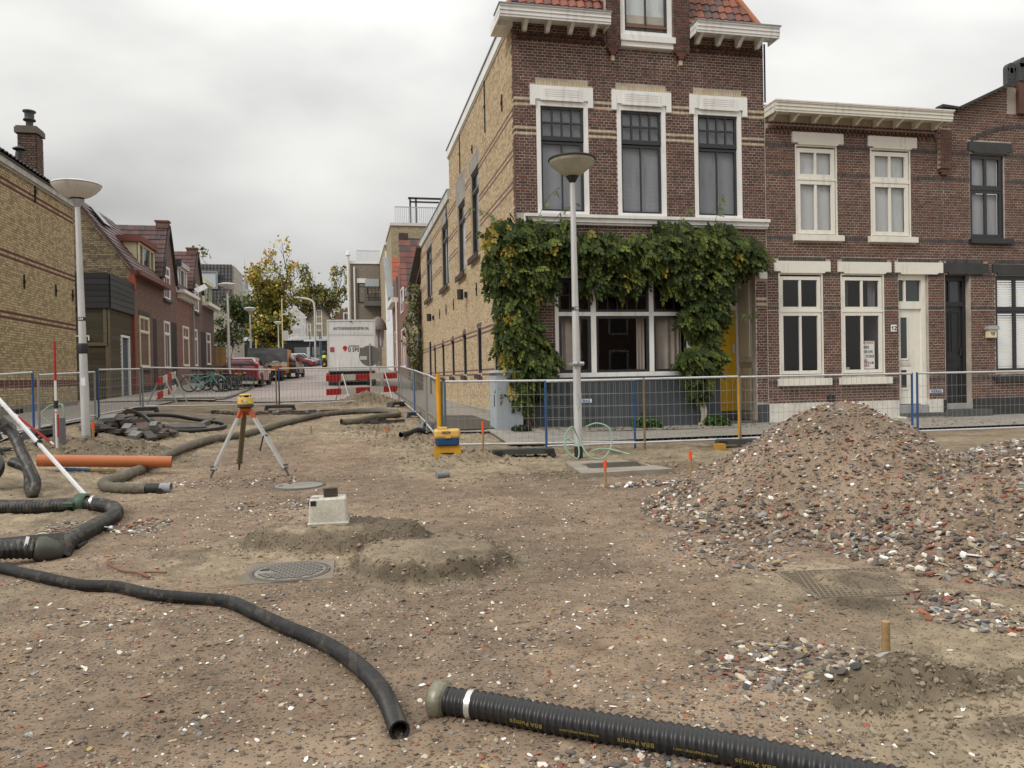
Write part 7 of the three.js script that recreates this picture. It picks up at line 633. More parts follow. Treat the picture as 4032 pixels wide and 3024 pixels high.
{ const g = new MB(); for (let i = 0; i < 5; i++) { const x = -5.2 + i * .08, z = -33.8 - i * .55, y = base(x, z) + .06; g.tube([[x, y, z - .12], [x, y + .42, z - .1], [x + .18, y + .45, z], [x, y + .42, z + .1], [x, y, z + .12]], .018, 20, 6); g.box(x - .15, x + .35, y, y + .03, z - .03, z + .03); } single('bicycle_rack', g, M(.05, .05, .055, { metalness: .3 }), 'low dark bicycle rack holding the front wheels', 'rack'); }
// rider on a scooter far down the street
{
  const J = (p) => V(...p), bones = [[[0, .86, .1], [0, 1.12, .02], .14, .16], [[0, 1.12, .02], [0, 1.34, -.05], .16, .15], [[0, 1.34, -.05], [0, 1.5, -.08], .08, .06]]; for (const s of [-1, 1]) bones.push([[s * .18, 1.33, -.04], [s * .27, 1.08, -.1], .065, .052], [[s * .27, 1.08, -.1], [s * .3, 1.02, -.38], .05, .04], [[s * .09, .84, .1], [s * .19, .76, -.34], .095, .075], [[s * .19, .76, -.34], [s * .2, .34, -.2], .07, .05], [[s * .2, .34, -.2], [s * .21, .3, -.36], .05, .04]);
  const sd = (p) => { let d = 1; for (const [a, b, ra, rb] of bones) { const A = J(a), B = J(b), ab = B.clone().sub(A), t = Math.max(0, Math.min(1, p.clone().sub(A).dot(ab) / ab.lengthSq())); const q = p.distanceTo(A.addScaledVector(ab, t)) - lerp(ra, rb, t); const k = .05, h = Math.max(k - Math.abs(d - q), 0) / k; d = Math.min(d, q) - h * h * k * .25; } return d; };
  const { MarchingCubes } = await import('three/addons/objects/MarchingCubes.js'); const N = 56, mc = new MarchingCubes(N, black, false, false, 60000); const C = V(0, .92, -.1), S = .76; for (let k = 0; k < N; k++) for (let j = 0; j < N; j++) for (let i = 0; i < N; i++) mc.field[k * N * N + j * N + i] = -sd(V((i / N * 2 - 1) * S + C.x, (j / N * 2 - 1) * S + C.y, (k / N * 2 - 1) * S + C.z)); mc.isolation = 0; mc.update(); const n = mc.count ?? mc.geometry.drawRange.count; const g = new THREE.BufferGeometry(); g.setAttribute('position', new THREE.BufferAttribute(mc.positionArray.slice(0, n * 3), 3)); g.computeVertexNormals(); g.applyMatrix4(mat4(C.x, C.y, C.z, 0, 0, 0, S));
  const t = thing('person', 'person in yellow safety vest and dark helmet riding the scooter beside the truck', 'person', [-2.05, 2.4, -76.2]); part(t, 'body', metreUV(g), M(.03, .032, .04)); const v = new MB(); v.lathe([[.175, .9], [.2, 1.1], [.2, 1.3], [.1, 1.4]], 14, mat4(0, 0, 0, .1, 0, 0, 1.05, 1, .85)); part(t, 'safety_vest', v, M(.62, .72, .03, { roughness: .7, side: THREE.DoubleSide })); const hl = new MB(); hl.add(new THREE.SphereGeometry(.145, 18, 14), mat4(0, 1.6, -.08, 0, 0, 0, 1, 1.1, 1.15)); part(t, 'helmet', hl, M(.03, .03, .035, { roughness: .3 }));
  const s = thing('scooter', 'dark motor scooter with red tail light beside the truck', 'scooter', [-2.05, 2.4, -76.2]); for (const z of [.55, -.7]) wheel(s, 'wheel', 0, .25, z, .25, .1); const b = new MB(); b.box(-.16, .16, .35, .72, -.05, .8); b.box(-.2, .2, .2, .3, -.55, .1); b.bar([0, .3, -.6], [0, 1.0, -.45], .3, .08); b.box(-.17, .17, .82, 1.1, .6, .9); part(s, 'body', b, M(.03, .03, .035, { roughness: .4 })); const h = new MB(); h.rod([-.34, 1.02, -.4], [.34, 1.02, -.4], .018); part(s, 'handlebar', h, black); const l = new MB(); l.box(-.1, .1, .6, .68, .8, .83); part(s, 'tail_light', l, M(.7, .04, .02)); const st = new MB(); st.box(-.15, .15, .72, .82, -.05, .62); part(s, 'seat', st, black); const pl = new MB(); pl.box(-.07, .07, .42, .54, .81, .83); part(s, 'number_plate', pl, M(.7, .5, .05));
}
// signs, signals and thin posts far down the street
{ const t = thing('traffic_signal', 'black traffic signal on a pale pole before the canopy', 'traffic signal', [-9.6, 2.9, -88]); const g = new MB(); g.rod([0, 0, 0], [0, 3.1, 0], .06); part(t, 'post', g, M(.6, .4, .08)); const b = new MB(); b.box(-1.0, -.65, 1.6, 2.7, -.12, .12); part(t, 'signal_head', b, black); const p2 = new MB(); p2.rod([-.82, 0, 0], [-.82, 2.7, 0], .05); part(t, 'post', p2, M(.5, .5, .5)); }
{ const t = thing('bus_stop_post', 'tall thin pole with grey sign plate before the trees', 'sign post', [-6.1, 2.6, -79]); const g = new MB(); g.rod([0, 0, 0], [0, 6.9, 0], .055); part(t, 'post', g, M(.62, .52, .3)); const p = new MB(); p.box(-.05, .55, 2.9, 3.75, -.03, .03); part(t, 'plate', p, M(.42, .43, .42)); }
{ const t = thing('direction_sign', 'white finger signs on blue grey posts left of the truck', 'sign post', [-3.9, 2.95, -88]); const g = new MB(); g.rod([0, 0, 0], [0, 3.7, 0], .07); g.rod([1.05, 0, 0], [1.05, 3.7, 0], .06); g.rod([1.2, 0, 0], [1.2, 3.6, 0], .06); part(t, 'post', g, M(.10, .14, .19)); const p = new MB(); p.box(-.65, .5, 2.75, 2.95, .05, .1); part(t, 'finger_sign', p, M(.65, .68, .66)); const p2 = new MB(); p2.box(.75, 1.75, 2.8, 2.98, .06, .1); part(t, 'finger_sign', p2, M(.5, .53, .54)); const i = new MB(); i.box(-.35, -.05, .9, 2.1, -.1, .05); part(t, 'info_board', i, M(.45, .46, .46)); }
{ const t = thing('parasol', 'folded beige parasol with hanging cloth beside the truck', 'parasol', [2.45, 2.0, -60]); const g = new MB(); g.rod([0, 0, 0], [0, 4.2, 0], .035); part(t, 'pole', g, M(.3, .28, .25)); const c = new MB(); c.lathe([[0, 4.25], [.35, 4.05], [.62, 3.6], [.68, 3.2], [.6, 3.2]], 10, mat4()); part(t, 'canopy', c, M(.22, .18, .155, { ...G, side: THREE.DoubleSide })); const d = new MB(); const vs = [], fs = []; for (let i = 0; i <= 12; i++) { const x = -.45 + i * .075; vs.push([x, 3.25, .05 * Math.sin(i * 1.6)], [x * .9, 1.9 + .1 * Math.sin(i), .08 * Math.sin(i * 1.6 + .4)]); } for (let i = 0; i < 12; i++) fs.push([2 * i, 2 * i + 1, 2 * i + 3, 2 * i + 2]); d.add(triMesh(vs, fs)); part(t, 'hanging_cloth', d, M(.44, .39, .38, { side: THREE.DoubleSide })); }
{ const t = thing('wooden_fence', 'light brown board fence at the end of the left row', 'fence', [-8.1, 1.6, -52.9]); const L = []; for (let i = 0; i < 7; i++) L.push({ m: mat4(-.35 + i * .125, 1.05, rr(-.01, .01), 0, 0, 0, .118, 2.1 + rr(-.03, .03), .025), c: Math.floor(rnd() * 3), s: 1 }); pieces(t, 'board', [unitBox], [[.42, .23, .09], [.38, .21, .08], [.46, .27, .11]], { map: tWood, roughness: .8 }, L); const b = new MB(); b.box(-.45, .48, .4, .48, -.06, -.015); b.box(-.45, .48, 1.6, 1.68, -.06, -.015); part(t, 'batten', b, M(.3, .17, .07)); }
// ---------------------------------------------------------------- hoses and pipes on the ground
function ribTube(pts, r, amp, pitch, o = {}) { const cv = new THREE.CatmullRomCurve3(pts.map((p) => V(...p)), false, 'centripetal'), L = cv.getLength(), per = o.per || 4, N = Math.round(L / pitch) * per, n = o.n || 14, P = cv.getSpacedPoints(N), pos = [], idx = []; let U = V(0, 1, 0); for (let i = 0; i <= N; i++) { const t = P[Math.min(N, i + 1)].clone().sub(P[Math.max(0, i - 1)]).normalize(); const S = V().crossVectors(t, U).normalize(), W = V().crossVectors(S, t).normalize(); U = W; const ph = (i % per) / per, rad = r + amp * (o.round ? Math.cos(ph * 6.283) * .5 : (ph < .5 ? 0 : -1)) + (o.fuzz ? 0 : 0); for (let k = 0; k <= n; k++) { const a = k / n * 6.283; const f = o.fuzz ? 1 + o.fuzz * (noise(P[i].x * 22 + 3, P[i].z * 22 + k * .9, 3) - .5) : 1; const q = P[i].clone().addScaledVector(S, Math.cos(a) * rad * f).addScaledVector(W, Math.sin(a) * rad * f); pos.push(q.x, q.y, q.z); } } for (let i = 0; i < N; i++) for (let k = 0; k < n; k++) { const a = i * (n + 1) + k; idx.push(a, a + n + 1, a + 1, a + 1, a + n + 1, a + n + 2); } const g = new THREE.BufferGeometry(); g.setAttribute('position', new THREE.Float32BufferAttribute(pos, 3)); g.setIndex(idx); g.computeVertexNormals(); return metreUV(g); }
const onG = (list, r, k = .0) => list.map(([x, z, dy = 0]) => [x, Math.max(terrain(x, z), base(x, z) - .02) + r - .008 + dy, z]);
const pvc = M(1, 1, 1, { map: tMud, roughness: .5 }), dusty = M(.05, .045, .038, { ...G, bumpScale: .004, roughness: .8 });
{ const t = thing('drain_hose', 'thin black ribbed drain hose winding through the foreground to an open end', 'hose'); const pts = onG([[-3.6, -7.75], [-3.05, -7.2, .0], [-2.6, -6.75], [-2.25, -6.4], [-1.9, -6.12], [-1.66, -6.0], [-1.34, -5.72], [-1.05, -5.55], [-.8, -5.38], [-.58, -5.05], [-.37, -4.72], [-.19, -4.46], [-.03, -4.14], [.07, -3.9], [.125, -3.68], [.155, -3.5], [.185, -3.22]], .042); const ti = (p) => p; const g = ribTube(pts, .044, .010, .017, { n: 14 }); const m = part(t, 'hose', g, pvc); const e = new MB(); const a = pts[pts.length - 1], b = pts[pts.length - 2], d = V(a[0] - b[0], a[1] - b[1], a[2] - b[2]).normalize(); const A = V(...a); const q = new THREE.Quaternion().setFromUnitVectors(UP, d); e.add(new THREE.LatheGeometry([[.034, -.25], [.034, .001], [.043, .001]].map((p) => new THREE.Vector2(...p)), 18), new THREE.Matrix4().compose(A, q, V(1, 1, 1))); part(t, 'open_end', e, M(.008, .008, .008, { side: THREE.DoubleSide })); seat(t, -1, 0, -5.5); }
{ const t = thing('suction_hose', 'thick black suction hose with steel coupling lying at the bottom right', 'hose'); const pts = onG([[.40, -3.41], [.55, -3.31], [.82, -3.11], [1.07, -2.93], [1.31, -2.755], [1.5, -2.61], [1.75, -2.41], [2.2, -2.05], [2.6, -1.75]], .062); const g = ribTube(pts, .0585, .009, .036, { round: true, per: 6, n: 22 }); const m = part(t, 'hose', g, M(.021, .021, .022, { ...Sm, roughness: .42 })); const A = V(...pts[0]), d = V(...pts[1]).sub(A).normalize(), q = new THREE.Quaternion().setFromUnitVectors(UP, d), at = (k) => new THREE.Matrix4().compose(A.clone().addScaledVector(d, k), q, V(1, 1, 1)); const c = new MB(); c.add(new THREE.LatheGeometry([[.05, -.03], [.068, -.035], [.083, -.02], [.086, .01], [.08, .03], [.066, .035], [.06, .04]].map((p) => new THREE.Vector2(...p)), 32), at(-.03)); part(t, 'coupling', c, M(.30, .285, .21, { ...G, metalness: .45, roughness: .45 })); const b = new MB(); b.add(new THREE.CylinderGeometry(.0635, .0635, .026, 32, 1, true), at(.13)); const bb = part(t, 'band_clamp', b, M(.68, .67, .63, { ...Sm, metalness: .6, roughness: .3, side: THREE.DoubleSide })); const tn = new MB(); const p0 = A.clone().addScaledVector(d, .125); tn.rod([p0.x - .035, p0.y - .045, p0.z + .045], [p0.x - .05, p0.y - .075, p0.z + .05], .006); part(bb, 'band_end', tn, steelW);
  const cv = new THREE.CatmullRomCurve3(pts.map((p) => V(...p)), false, 'centripetal'); for (const [s, str, sz] of [[.15, 'BBA Pumps', .018], [.235, 'www.bbapumps.com', .011], [.32, 'BBA Pumps', .018], [.405, 'www.bbapumps.com', .011], [.485, 'BBA Pumps', .018], [.56, 'www.bbapumps.com', .011], [.63, 'BBA Pumps', .018]]) { const p = cv.getPointAt(s), tg = cv.getTangentAt(s); const sd = V().crossVectors(tg, UP).normalize(); if (sd.dot(EYE.clone().sub(p)) < 0) sd.negate(); const n = sd.clone().multiplyScalar(.86).addScaledVector(UP, -.12).normalize(); const x = tg.clone().negate(), y = V().crossVectors(n, x).normalize(); const g2 = textGeo(str, sz, .0015, .5, 1.1); g2.applyMatrix4(new THREE.Matrix4().makeBasis(x, y, n).setPosition(p.clone().addScaledVector(n, .0605))); part(t, 'lettering', g2, M(.20, .155, .03)); } seat(t, 1.2, 0, -2.9); }
{ const t = thing('suction_hose', 'thick black hose with green coupling bending down towards the pit on the left', 'hose'); const pts = onG([[-4.9, -10.4], [-4.3, -10.15], [-3.85, -9.95], [-3.45, -9.8], [-3.1, -9.7], [-2.85, -9.6], [-2.62, -9.42], [-2.5, -9.1], [-2.5, -8.6], [-2.52, -8.05], [-2.5, -7.6], [-2.46, -7.3, -.1]], .078); part(t, 'hose', ribTube(pts, .076, .013, .042, { round: true, per: 6, n: 18 }), pvc); const A = V(-3.0, terrain(-3, -9.66) + .078, -9.66), d = V(1, 0, .28).normalize(), q = new THREE.Quaternion().setFromUnitVectors(UP, d), at = (k) => new THREE.Matrix4().compose(A.clone().addScaledVector(d, k), q, V(1, 1, 1)); const c = new MB(); c.add(new THREE.LatheGeometry([[.08, -.06], [.105, -.05], [.11, 0], [.105, .05], [.08, .06]].map((p) => new THREE.Vector2(...p)), 24), at(0)); c.boxm(.05, .09, .05, at(-.02).multiply(mat4(.1, 0, .04))); c.boxm(.04, .12, .04, at(-.06).multiply(mat4(-.03, -.03, .11))); part(t, 'coupling', c, M(.075, .13, .085, { ...G, metalness: .2, roughness: .55 }), 'green hose coupling'); const b = new MB(); b.add(new THREE.CylinderGeometry(.083, .083, .03, 26), at(.14)); part(t, 'band_clamp', b, M(.55, .54, .5, { metalness: .5, roughness: .35 })); seat(t, -3, 0, -9); }
{ const t = thing('suction_hose', 'thick black hose end with elbow coupling in the shallow pit at the left edge', 'hose'); const pts = [[-3.7, .06, -7.5], [-3.3, .1, -7.2], [-3.0, .13, -7.12], [-2.8, .12, -7.2], [-2.62, .09, -7.28]]; part(t, 'hose', ribTube(pts, .082, .012, .045, { round: true, per: 6, n: 18 }), pvc); const A = V(-2.63, .1, -7.28), q = new THREE.Quaternion().setFromUnitVectors(UP, V(.9, -.25, -.3).normalize()), at = (k) => new THREE.Matrix4().compose(A, q, V(1, 1, 1)).multiply(mat4(0, k, 0)); const c = new MB(); c.add(new THREE.LatheGeometry([[.085, -.06], [.1, -.05], [.11, 0], [.1, .05], [.09, .1], [.07, .16], [.0, .18]].map((p) => new THREE.Vector2(...p)), 24), at(.05)); c.boxm(.05, .26, .03, at(.06).multiply(mat4(-.1, 0, 0, 0, 0, .2))); part(t, 'coupling', c, M(.10, .105, .085, { ...G, metalness: .35, roughness: .5 })); const b = new MB(); b.add(new THREE.CylinderGeometry(.088, .088, .025, 24), at(-.08)); part(t, 'band_clamp', b, steelW); seat(t, -3, 0, -7.2); }
{ const g = new MB(); g.boxm(.8, .03, .28, mat4(-2.9, .05, -7.95, .05, .1, .02)); g.boxm(.75, .03, .26, mat4(-2.78, .02, -7.75, -.04, .02, -.02)); single('rubber_mat', g, rubber, 'two black rubber boards lying behind the hose end at the left', 'board'); }
{ const t = thing('drain_pipe', 'fibre wrapped drainage pipe with black and grey end, snaking back to the street fence', 'pipe'); const pts = onG([[-2.68, -11.22], [-3.0, -11.3], [-3.25, -11.45], [-3.36, -11.8], [-3.25, -12.25], [-3.15, -12.9], [-3.1, -13.8], [-2.95, -14.9], [-2.62, -16.2], [-2.1, -17.1], [-1.6, -18.7], [-1.1, -20.0], [-.55, -21.2], [.2, -21.8], [.8, -21.8], [1.25, -21.0], [1.28, -20.4], [.7, -19.9], [.2, -19.1], [-.15, -18.9]], .075); const fz = M(.19, .17, .13, { ...G, bumpScale: .02, roughness: 1 }); part(t, 'pipe', ribTube(pts, .075, .004, .05, { round: true, n: 14, fuzz: .28 }), fz); const p = V(...pts[0]), d = V(.97, 0, .12).normalize(), q = new THREE.Quaternion().setFromUnitVectors(UP, d), at = (k) => new THREE.Matrix4().compose(p.clone().addScaledVector(d, k), q, V(1, 1, 1)); const b = new MB(); b.add(new THREE.CylinderGeometry(.066, .07, .22, 18), at(.08)); part(t, 'sleeve', b, rubber); const e = new MB(); e.add(new THREE.LatheGeometry([[.068, .18], [.068, .32], [.058, .32], [.058, .2]].map((v) => new THREE.Vector2(...v)), 20), at(0)); part(t, 'grey_end', e, M(.32, .33, .34, { ...Sm, side: THREE.DoubleSide })); const k = new MB(); k.rod([p.x + .18, p.y - .03, p.z + .06], [p.x + .19, p.y - .03, p.z + .15], .04, .04, 14); part(t, 'side_cap', k, black); seat(t, -2.5, 0, -14); }
{ const t = thing('plastic_pipe', 'orange plastic sewer pipe lying across at the left', 'pipe'); const y = .30, a = V(-4.55, y + .06, -12.75), b = V(-2.72, y - .06, -12.95), d = b.clone().sub(a), L = d.length(), q = new THREE.Quaternion().setFromUnitVectors(UP, d.normalize()); const g = new THREE.LatheGeometry([[.082, L], [.09, L], [.09, .0], [.082, 0], [.082, L]].map((p) => new THREE.Vector2(...p)), 32); g.applyMatrix4(new THREE.Matrix4().compose(a, q, V(1, 1, 1))); part(t, 'pipe', metreUV(g), M(.50, .155, .055, { ...Sm, roughness: .38, side: THREE.DoubleSide })); seat(t, -3.6, .2, -12.85); }
{ const g = new MB(); g.rod([-4.25, .215, -12.78], [-3.85, .18, -12.8], .022); single('painted_stick', g, M(.03, .14, .3, Sm), 'blue painted end of the stick under the orange pipe', 'stick'); const g2 = new MB(); g2.rod([-3.85, .18, -12.8], [-3.5, .15, -12.85], .02); single('wooden_stick', g2, M(.5, .33, .12, { map: tWood }), 'yellow wooden stick lying under the orange pipe', 'stick'); }
{ const t = thing('black_hose', 'black polyethylene hose in a wide loop on the paving at the left', 'hose'); const g = new MB(); const pts = onG([[-4.6, -15.6], [-5.0, -16.6], [-5.1, -17.6], [-4.9, -18.4, .05], [-4.5, -19.1, .1], [-4.1, -19.4, .12], [-3.6, -19.7, .05], [-3.1, -19.7], [-2.85, -19.2], [-2.8, -18.6], [-3.1, -17.9], [-3.6, -17.6], [-4.1, -17.9, .05], [-4.5, -18.6, .14], [-5.0, -19.4, .15], [-5.2, -20, .05]], .05, 0); g.tube(pts, .048, 160, 10); part(t, 'hose', g, M(.017, .017, .018, { ...Sm, roughness: .35 })); const c = new MB(); c.rod([-4.02, pts[12][1] + .0, -17.82], [-4.2, pts[12][1] + .06, -18.12], .062, .062, 12); part(t, 'coupling', c, rubber); seat(t, -4, .5, -18); }
{ const t = thing('black_hose', 'black hose coming down from the upper left edge and curling on the sand', 'hose'); const g = new MB(); g.tube([[-4.95, 1.35, -11.6], [-4.6, 1.1, -11.45], [-4.36, .85, -11.4], [-4.2, .6, -11.25], [-4.05, .38, -11.1], [-3.96, .22, -11.0], [-3.97, .1, -10.95], [-4.1, .12, -11.2], [-4.28, .36, -11.6], [-4.5, .45, -11.7]], .068, 90, 12); part(t, 'hose', g, pvc); const w = new MB(); w.boxm(.13, .1, .13, mat4(-4.42, .92, -11.42, 0, 0, .6)); w.boxm(.04, .14, .03, mat4(-4.52, .84, -11.38, 0, 0, .4)); part(t, 'tape_wrap', w, black); seat(t, -4.2, .1, -11.2); const t2 = thing('black_hose', 'black curled hose end lying on the sand at the left edge', 'hose'); const g2 = new MB(); g2.tube([[-5.6, .35, -11.5], [-5.1, .2, -11.2], [-4.75, .2, -11.25], [-4.6, .34, -11.5], [-4.72, .52, -11.75], [-4.9, .55, -11.9]], .075, 60, 12); part(t2, 'hose', g2, M(.018, .018, .018, { ...Sm, roughness: .35 })); seat(t2, -5, .1, -11.5); const t3 = thing('black_hose', 'black hose lying flat behind the curled one, at the left edge', 'hose'); const g3 = new MB(); g3.tube([[-8, .85, -17.2], [-6.8, .72, -16.4], [-5.9, .6, -15.4], [-5.45, .5, -14.6]], .06, 30, 10); part(t3, 'hose', g3, M(.02, .02, .02, { ...Sm, roughness: .4 })); seat(t3, -6.5, .6, -16); }
{ const t = thing('black_hose', 'short black forked hose pieces on the sand before the right pavement fence', 'hose'); const g = new MB(); const pl = [[1.05, -15.95], [1.35, -16.1], [1.62, -16.2], [1.78, -16.0], [1.72, -15.5]]; g.tube(onG(pl, .055), .05, 40, 10); g.tube(onG([[1.02, -15.3], [1.2, -15.55], [1.42, -15.8], [1.66, -16.1]], .055), .05, 30, 10); part(t, 'hose', g, M(.02, .02, .02, { ...Sm, roughness: .35 })); seat(t, 1.4, .2, -15.8); }
single('cable', new MB().tube([[3.6, .1, -12.3], [3.52, .35, -12.35], [3.6, .42, -12.4], [3.75, .3, -12.3], [3.72, .1, -12.25], [3.55, .25, -12.3], [3.55, .5, -12.35], [3.68, .62, -12.4], [3.8, .45, -12.5], [3.95, .12, -12.3], [4.15, .08, -12.25], [4.35, .3, -12.35], [4.33, .58, -12.4], [4.15, .66, -12.5], [3.98, .6, -12.6]], .012, 140, 6).tube([[4.0, .2, -12.4], [4.2, .24, -12.35], [4.42, .2, -12.2], [4.55, .16, -12.0]], .012, 20, 6), M(.30, .46, .34, Sm), 'pale green cable coiled around the foot of the nearest lamp', 'cable');
{ const g = new MB(); g.rod([1.26, .05, -11.28], [1.45, .05, -11.36], .048, .048, 18); single('pipe_piece', g, M(.20, .215, .23, Sm), 'short grey piece of plastic pipe lying alone on the grit', 'pipe'); }
// ---------------------------------------------------------------- covers, slab, tub, paving heap
function cover(label, x, z, r, grid) { const y = terrain(x, z); const t = thing('manhole_cover', label, 'manhole cover', [x, Math.max(y, base(x, z)) - .004, z]); const g = new MB(); g.lathe([[0, 0], [r, 0], [r, -.04]], 40, mat4(0, .015, 0)); part(t, 'cover', g, M(.27, .25, .21, { ...G, bumpScale: .004, roughness: .55 })); const k = new MB(); k.lathe([[r + .006, -.05], [r + .006, .012], [r + .035, .012], [r + .035, -.05]], 40, mat4()); part(t, 'ring', k, M(.16, .14, .115, G)); if (grid) { const L = []; for (let i = -6; i <= 6; i++) for (let j = -6; j <= 6; j++) { const X = i * .05 + (j % 2) * .025, Z = j * .045; if (Math.hypot(X, Z) < r - .03 && !(i < -2 && Math.abs(j) < 2)) L.push({ m: mat4(X, .018, Z, 0, 0, 0, .042, .012, .036), c: 0, s: .04 }); } pieces(t, 'stud', [unitBox], [[.22, .205, .175]], { ...G, roughness: .4, metalness: .2 }, L, 170); } const h = new MB(); for (const s of [-1, 1]) h.box(-r * .72 - .04, -r * .72 + .03, .014, .019, s * .06 - .012, s * .06 + .012); part(t, 'lifting_hole', h, black); return t; }
cover('iron manhole cover with raised studs on a square frame, left of the flat sand mound', -.46, -6.22, .27, true); cover('smooth pale manhole cover between the tripod and the white tub', -.69, -11.2, .33, false);
{ const g = new MB(); g.add(poly([[-.34, -.33], [.33, -.33], [.33, .3], [-.34, .3]], [], .02, mat4(-.46, .016, -6.22, Math.PI / 2))); const m = single('iron_plate', g, M(.24, .20, .155, { ...G, bumpScale: .006, roughness: .8 }), 'square iron plate sunk in the grit under the studded manhole cover', 'plate'); m.position.y = -.012; }
{ const t = thing('plastic_tub', 'upturned cream plastic tub with black tape on the nearer sand ring', 'tub', [-.19, .155, -7.36], -.03); const b = new MB(); b.add(new THREE.CylinderGeometry(.205, .245, .25, 4, 1).toNonIndexed(), mat4(0, .165, 0, 0, Math.PI / 4, 0, 1.06, 1, .8)); const round = (w, d, r) => { const s = new THREE.Shape(); s.moveTo(-w + r, -d); s.lineTo(w - r, -d); s.quadraticCurveTo(w, -d, w, -d + r); s.lineTo(w, d - r); s.quadraticCurveTo(w, d, w - r, d); s.lineTo(-w + r, d); s.quadraticCurveTo(-w, d, -w, d - r); s.lineTo(-w, -d + r); s.quadraticCurveTo(-w, -d, -w + r, -d); return s; }; const vs = [], fs = []; const rings = [[0, .185, .135, .03], [.02, .185, .135, .03], [.035, .178, .128, .03], [.235, .165, .115, .03], [.25, .155, .105, .03]]; rings.forEach(([y, w, d, r]) => round(w, d, r).getPoints(5).slice(0, -1).forEach((p) => vs.push([p.x, y, p.y]))); const n = vs.length / rings.length; for (let i = 0; i < rings.length - 1; i++) for (let k = 0; k < n; k++) fs.push([i * n + k, (i + 1) * n + k, (i + 1) * n + (k + 1) % n, i * n + (k + 1) % n]); fs.push(Array.from({ length: n }, (_, k) => (rings.length - 1) * n + n - 1 - k)); part(t, 'tub', metreUV(triMesh(vs, fs)), M(.68, .64, .54, { ...G, bumpScale: .001, roughness: .5, side: THREE.DoubleSide })); const rim = new MB(); rim.box(-.187, .187, .012, .018, -.138, .138); part(t, 'rim', rim, M(.45, .36, .24, Sm)); const tp = new MB(); tp.box(-.155, -.105, .185, .23, .118, .1215); part(t, 'black_tape', tp, black); const t2 = new MB(); t2.box(-.15, -.08, .2495, .2525, .02, .1); part(t, 'grey_tape', t2, M(.2, .2, .22)); const bl = single('kerb_block', new MB().box(-.36, -.04, .03, .155, -7.46, -7.22), M(.17, .165, .15, { ...G, bumpScale: .006 }), 'grey concrete block under the cream tub', 'block'); const s = new MB(); const gg = new THREE.BoxGeometry(.125, .075, .1, 4, 3, 3); const p = gg.attributes.position; for (let i = 0; i < p.count; i++) { const x = p.getX(i), y = p.getY(i), z = p.getZ(i); p.setXYZ(i, x + .006 * (noise(x * 40 + 9, y * 40, z * 40) - .5), y + .008 * (noise(x * 40, y * 40 + 5, z * 40) - .5), z + .006 * (noise(x * 40, y * 40, z * 40 + 7) - .5)); } gg.computeVertexNormals(); s.add(gg, mat4(-.17, .446, -7.36, 0, .1, .02)); single('paving_stone', s, M(.085, .07, .055, { ...G, bumpScale: .012, roughness: .95 }), 'dark rough paving stone lying on top of the cream tub', 'stone'); }
{ const t = thing('drain_grate', 'concrete slab with slotted iron drain grate at the foot of the nearest lamp', 'drain', [4.05, .02, -11.35]); const g = new MB(); g.add(poly([[-.78, -.78], [.66, -.72], [.36, .78], [-.6, .72]], [], .1, mat4(0, -.045, 0, -Math.PI / 2))); part(t, 'slab', g, M(.34, .30, .24, { ...G, bumpScale: .006 })); const L = []; for (let i = 0; i < 24; i++) L.push({ m: mat4(-.42 + i * .036, .058, -.05 - .0 * i, 0, -.28, 0, .012, .012, .62), c: 0, s: .3 }); pieces(t, 'grate_bar', [unitBox], [[.055, .048, .042]], { ...G, roughness: .6 }, L); const s = new MB(); s.box(-.45, .45, .0535, .056, -.36, .26); part(t, 'grate_bed', s, M(.13, .105, .08, G)); t.scale.y = 1; }
{ const t = thing('drain_grate', 'wide meshed iron drain grate half buried before the rubble heap', 'drain', [3.45, .008, -4.75], R(-8)); const L = []; for (let i = 0; i < 20; i++) { L.push({ m: mat4(-.36 + i * .038, 0, 0, 0, -.25, 0, .007, .014, .7), c: 0, s: .3 }); } for (let i = 0; i < 16; i++) L.push({ m: mat4(0, .001, -.33 + i * .044, 0, 0, 0, .78, .013, .007), c: 0, s: .3 }); pieces(t, 'grate_bar', [unitBox], [[.29, .235, .17]], { ...G, roughness: .8 }, L); const b = new MB(); b.box(-.42, .42, -.03, -.006, -.38, .38); part(t, 'grate_bed', b, M(.22, .175, .12, G)); }
{ const t = thing('paver_heap', 'heap of broken dark paving tiles between the left lamp and the hose loop', 'heap', [-4.35, .5, -16.8]); const L = []; for (let i = 0; i < 95; i++) { const a = rr(0, 6.28), d = Math.sqrt(rnd()), x = Math.cos(a) * d * .95, z = Math.sin(a) * d * 1.0; L.push({ m: mat4(x, base(-4.35 + x, -16.8 + z) - .5 + .03 + (1 - d) * .28 * rnd() + .02, z, rr(-.4, .4), rr(0, 3), rr(-.4, .4), rr(.12, .32), rr(.05, .09), rr(.1, .22)), c: Math.floor(rnd() * 5) }); } pieces(t, 'paving_tile', [unitBox], [[.10, .085, .075], [.075, .062, .055], [.14, .12, .105], [.10, .06, .05], [.22, .21, .195]], { ...G, roughness: .7 }, L); }
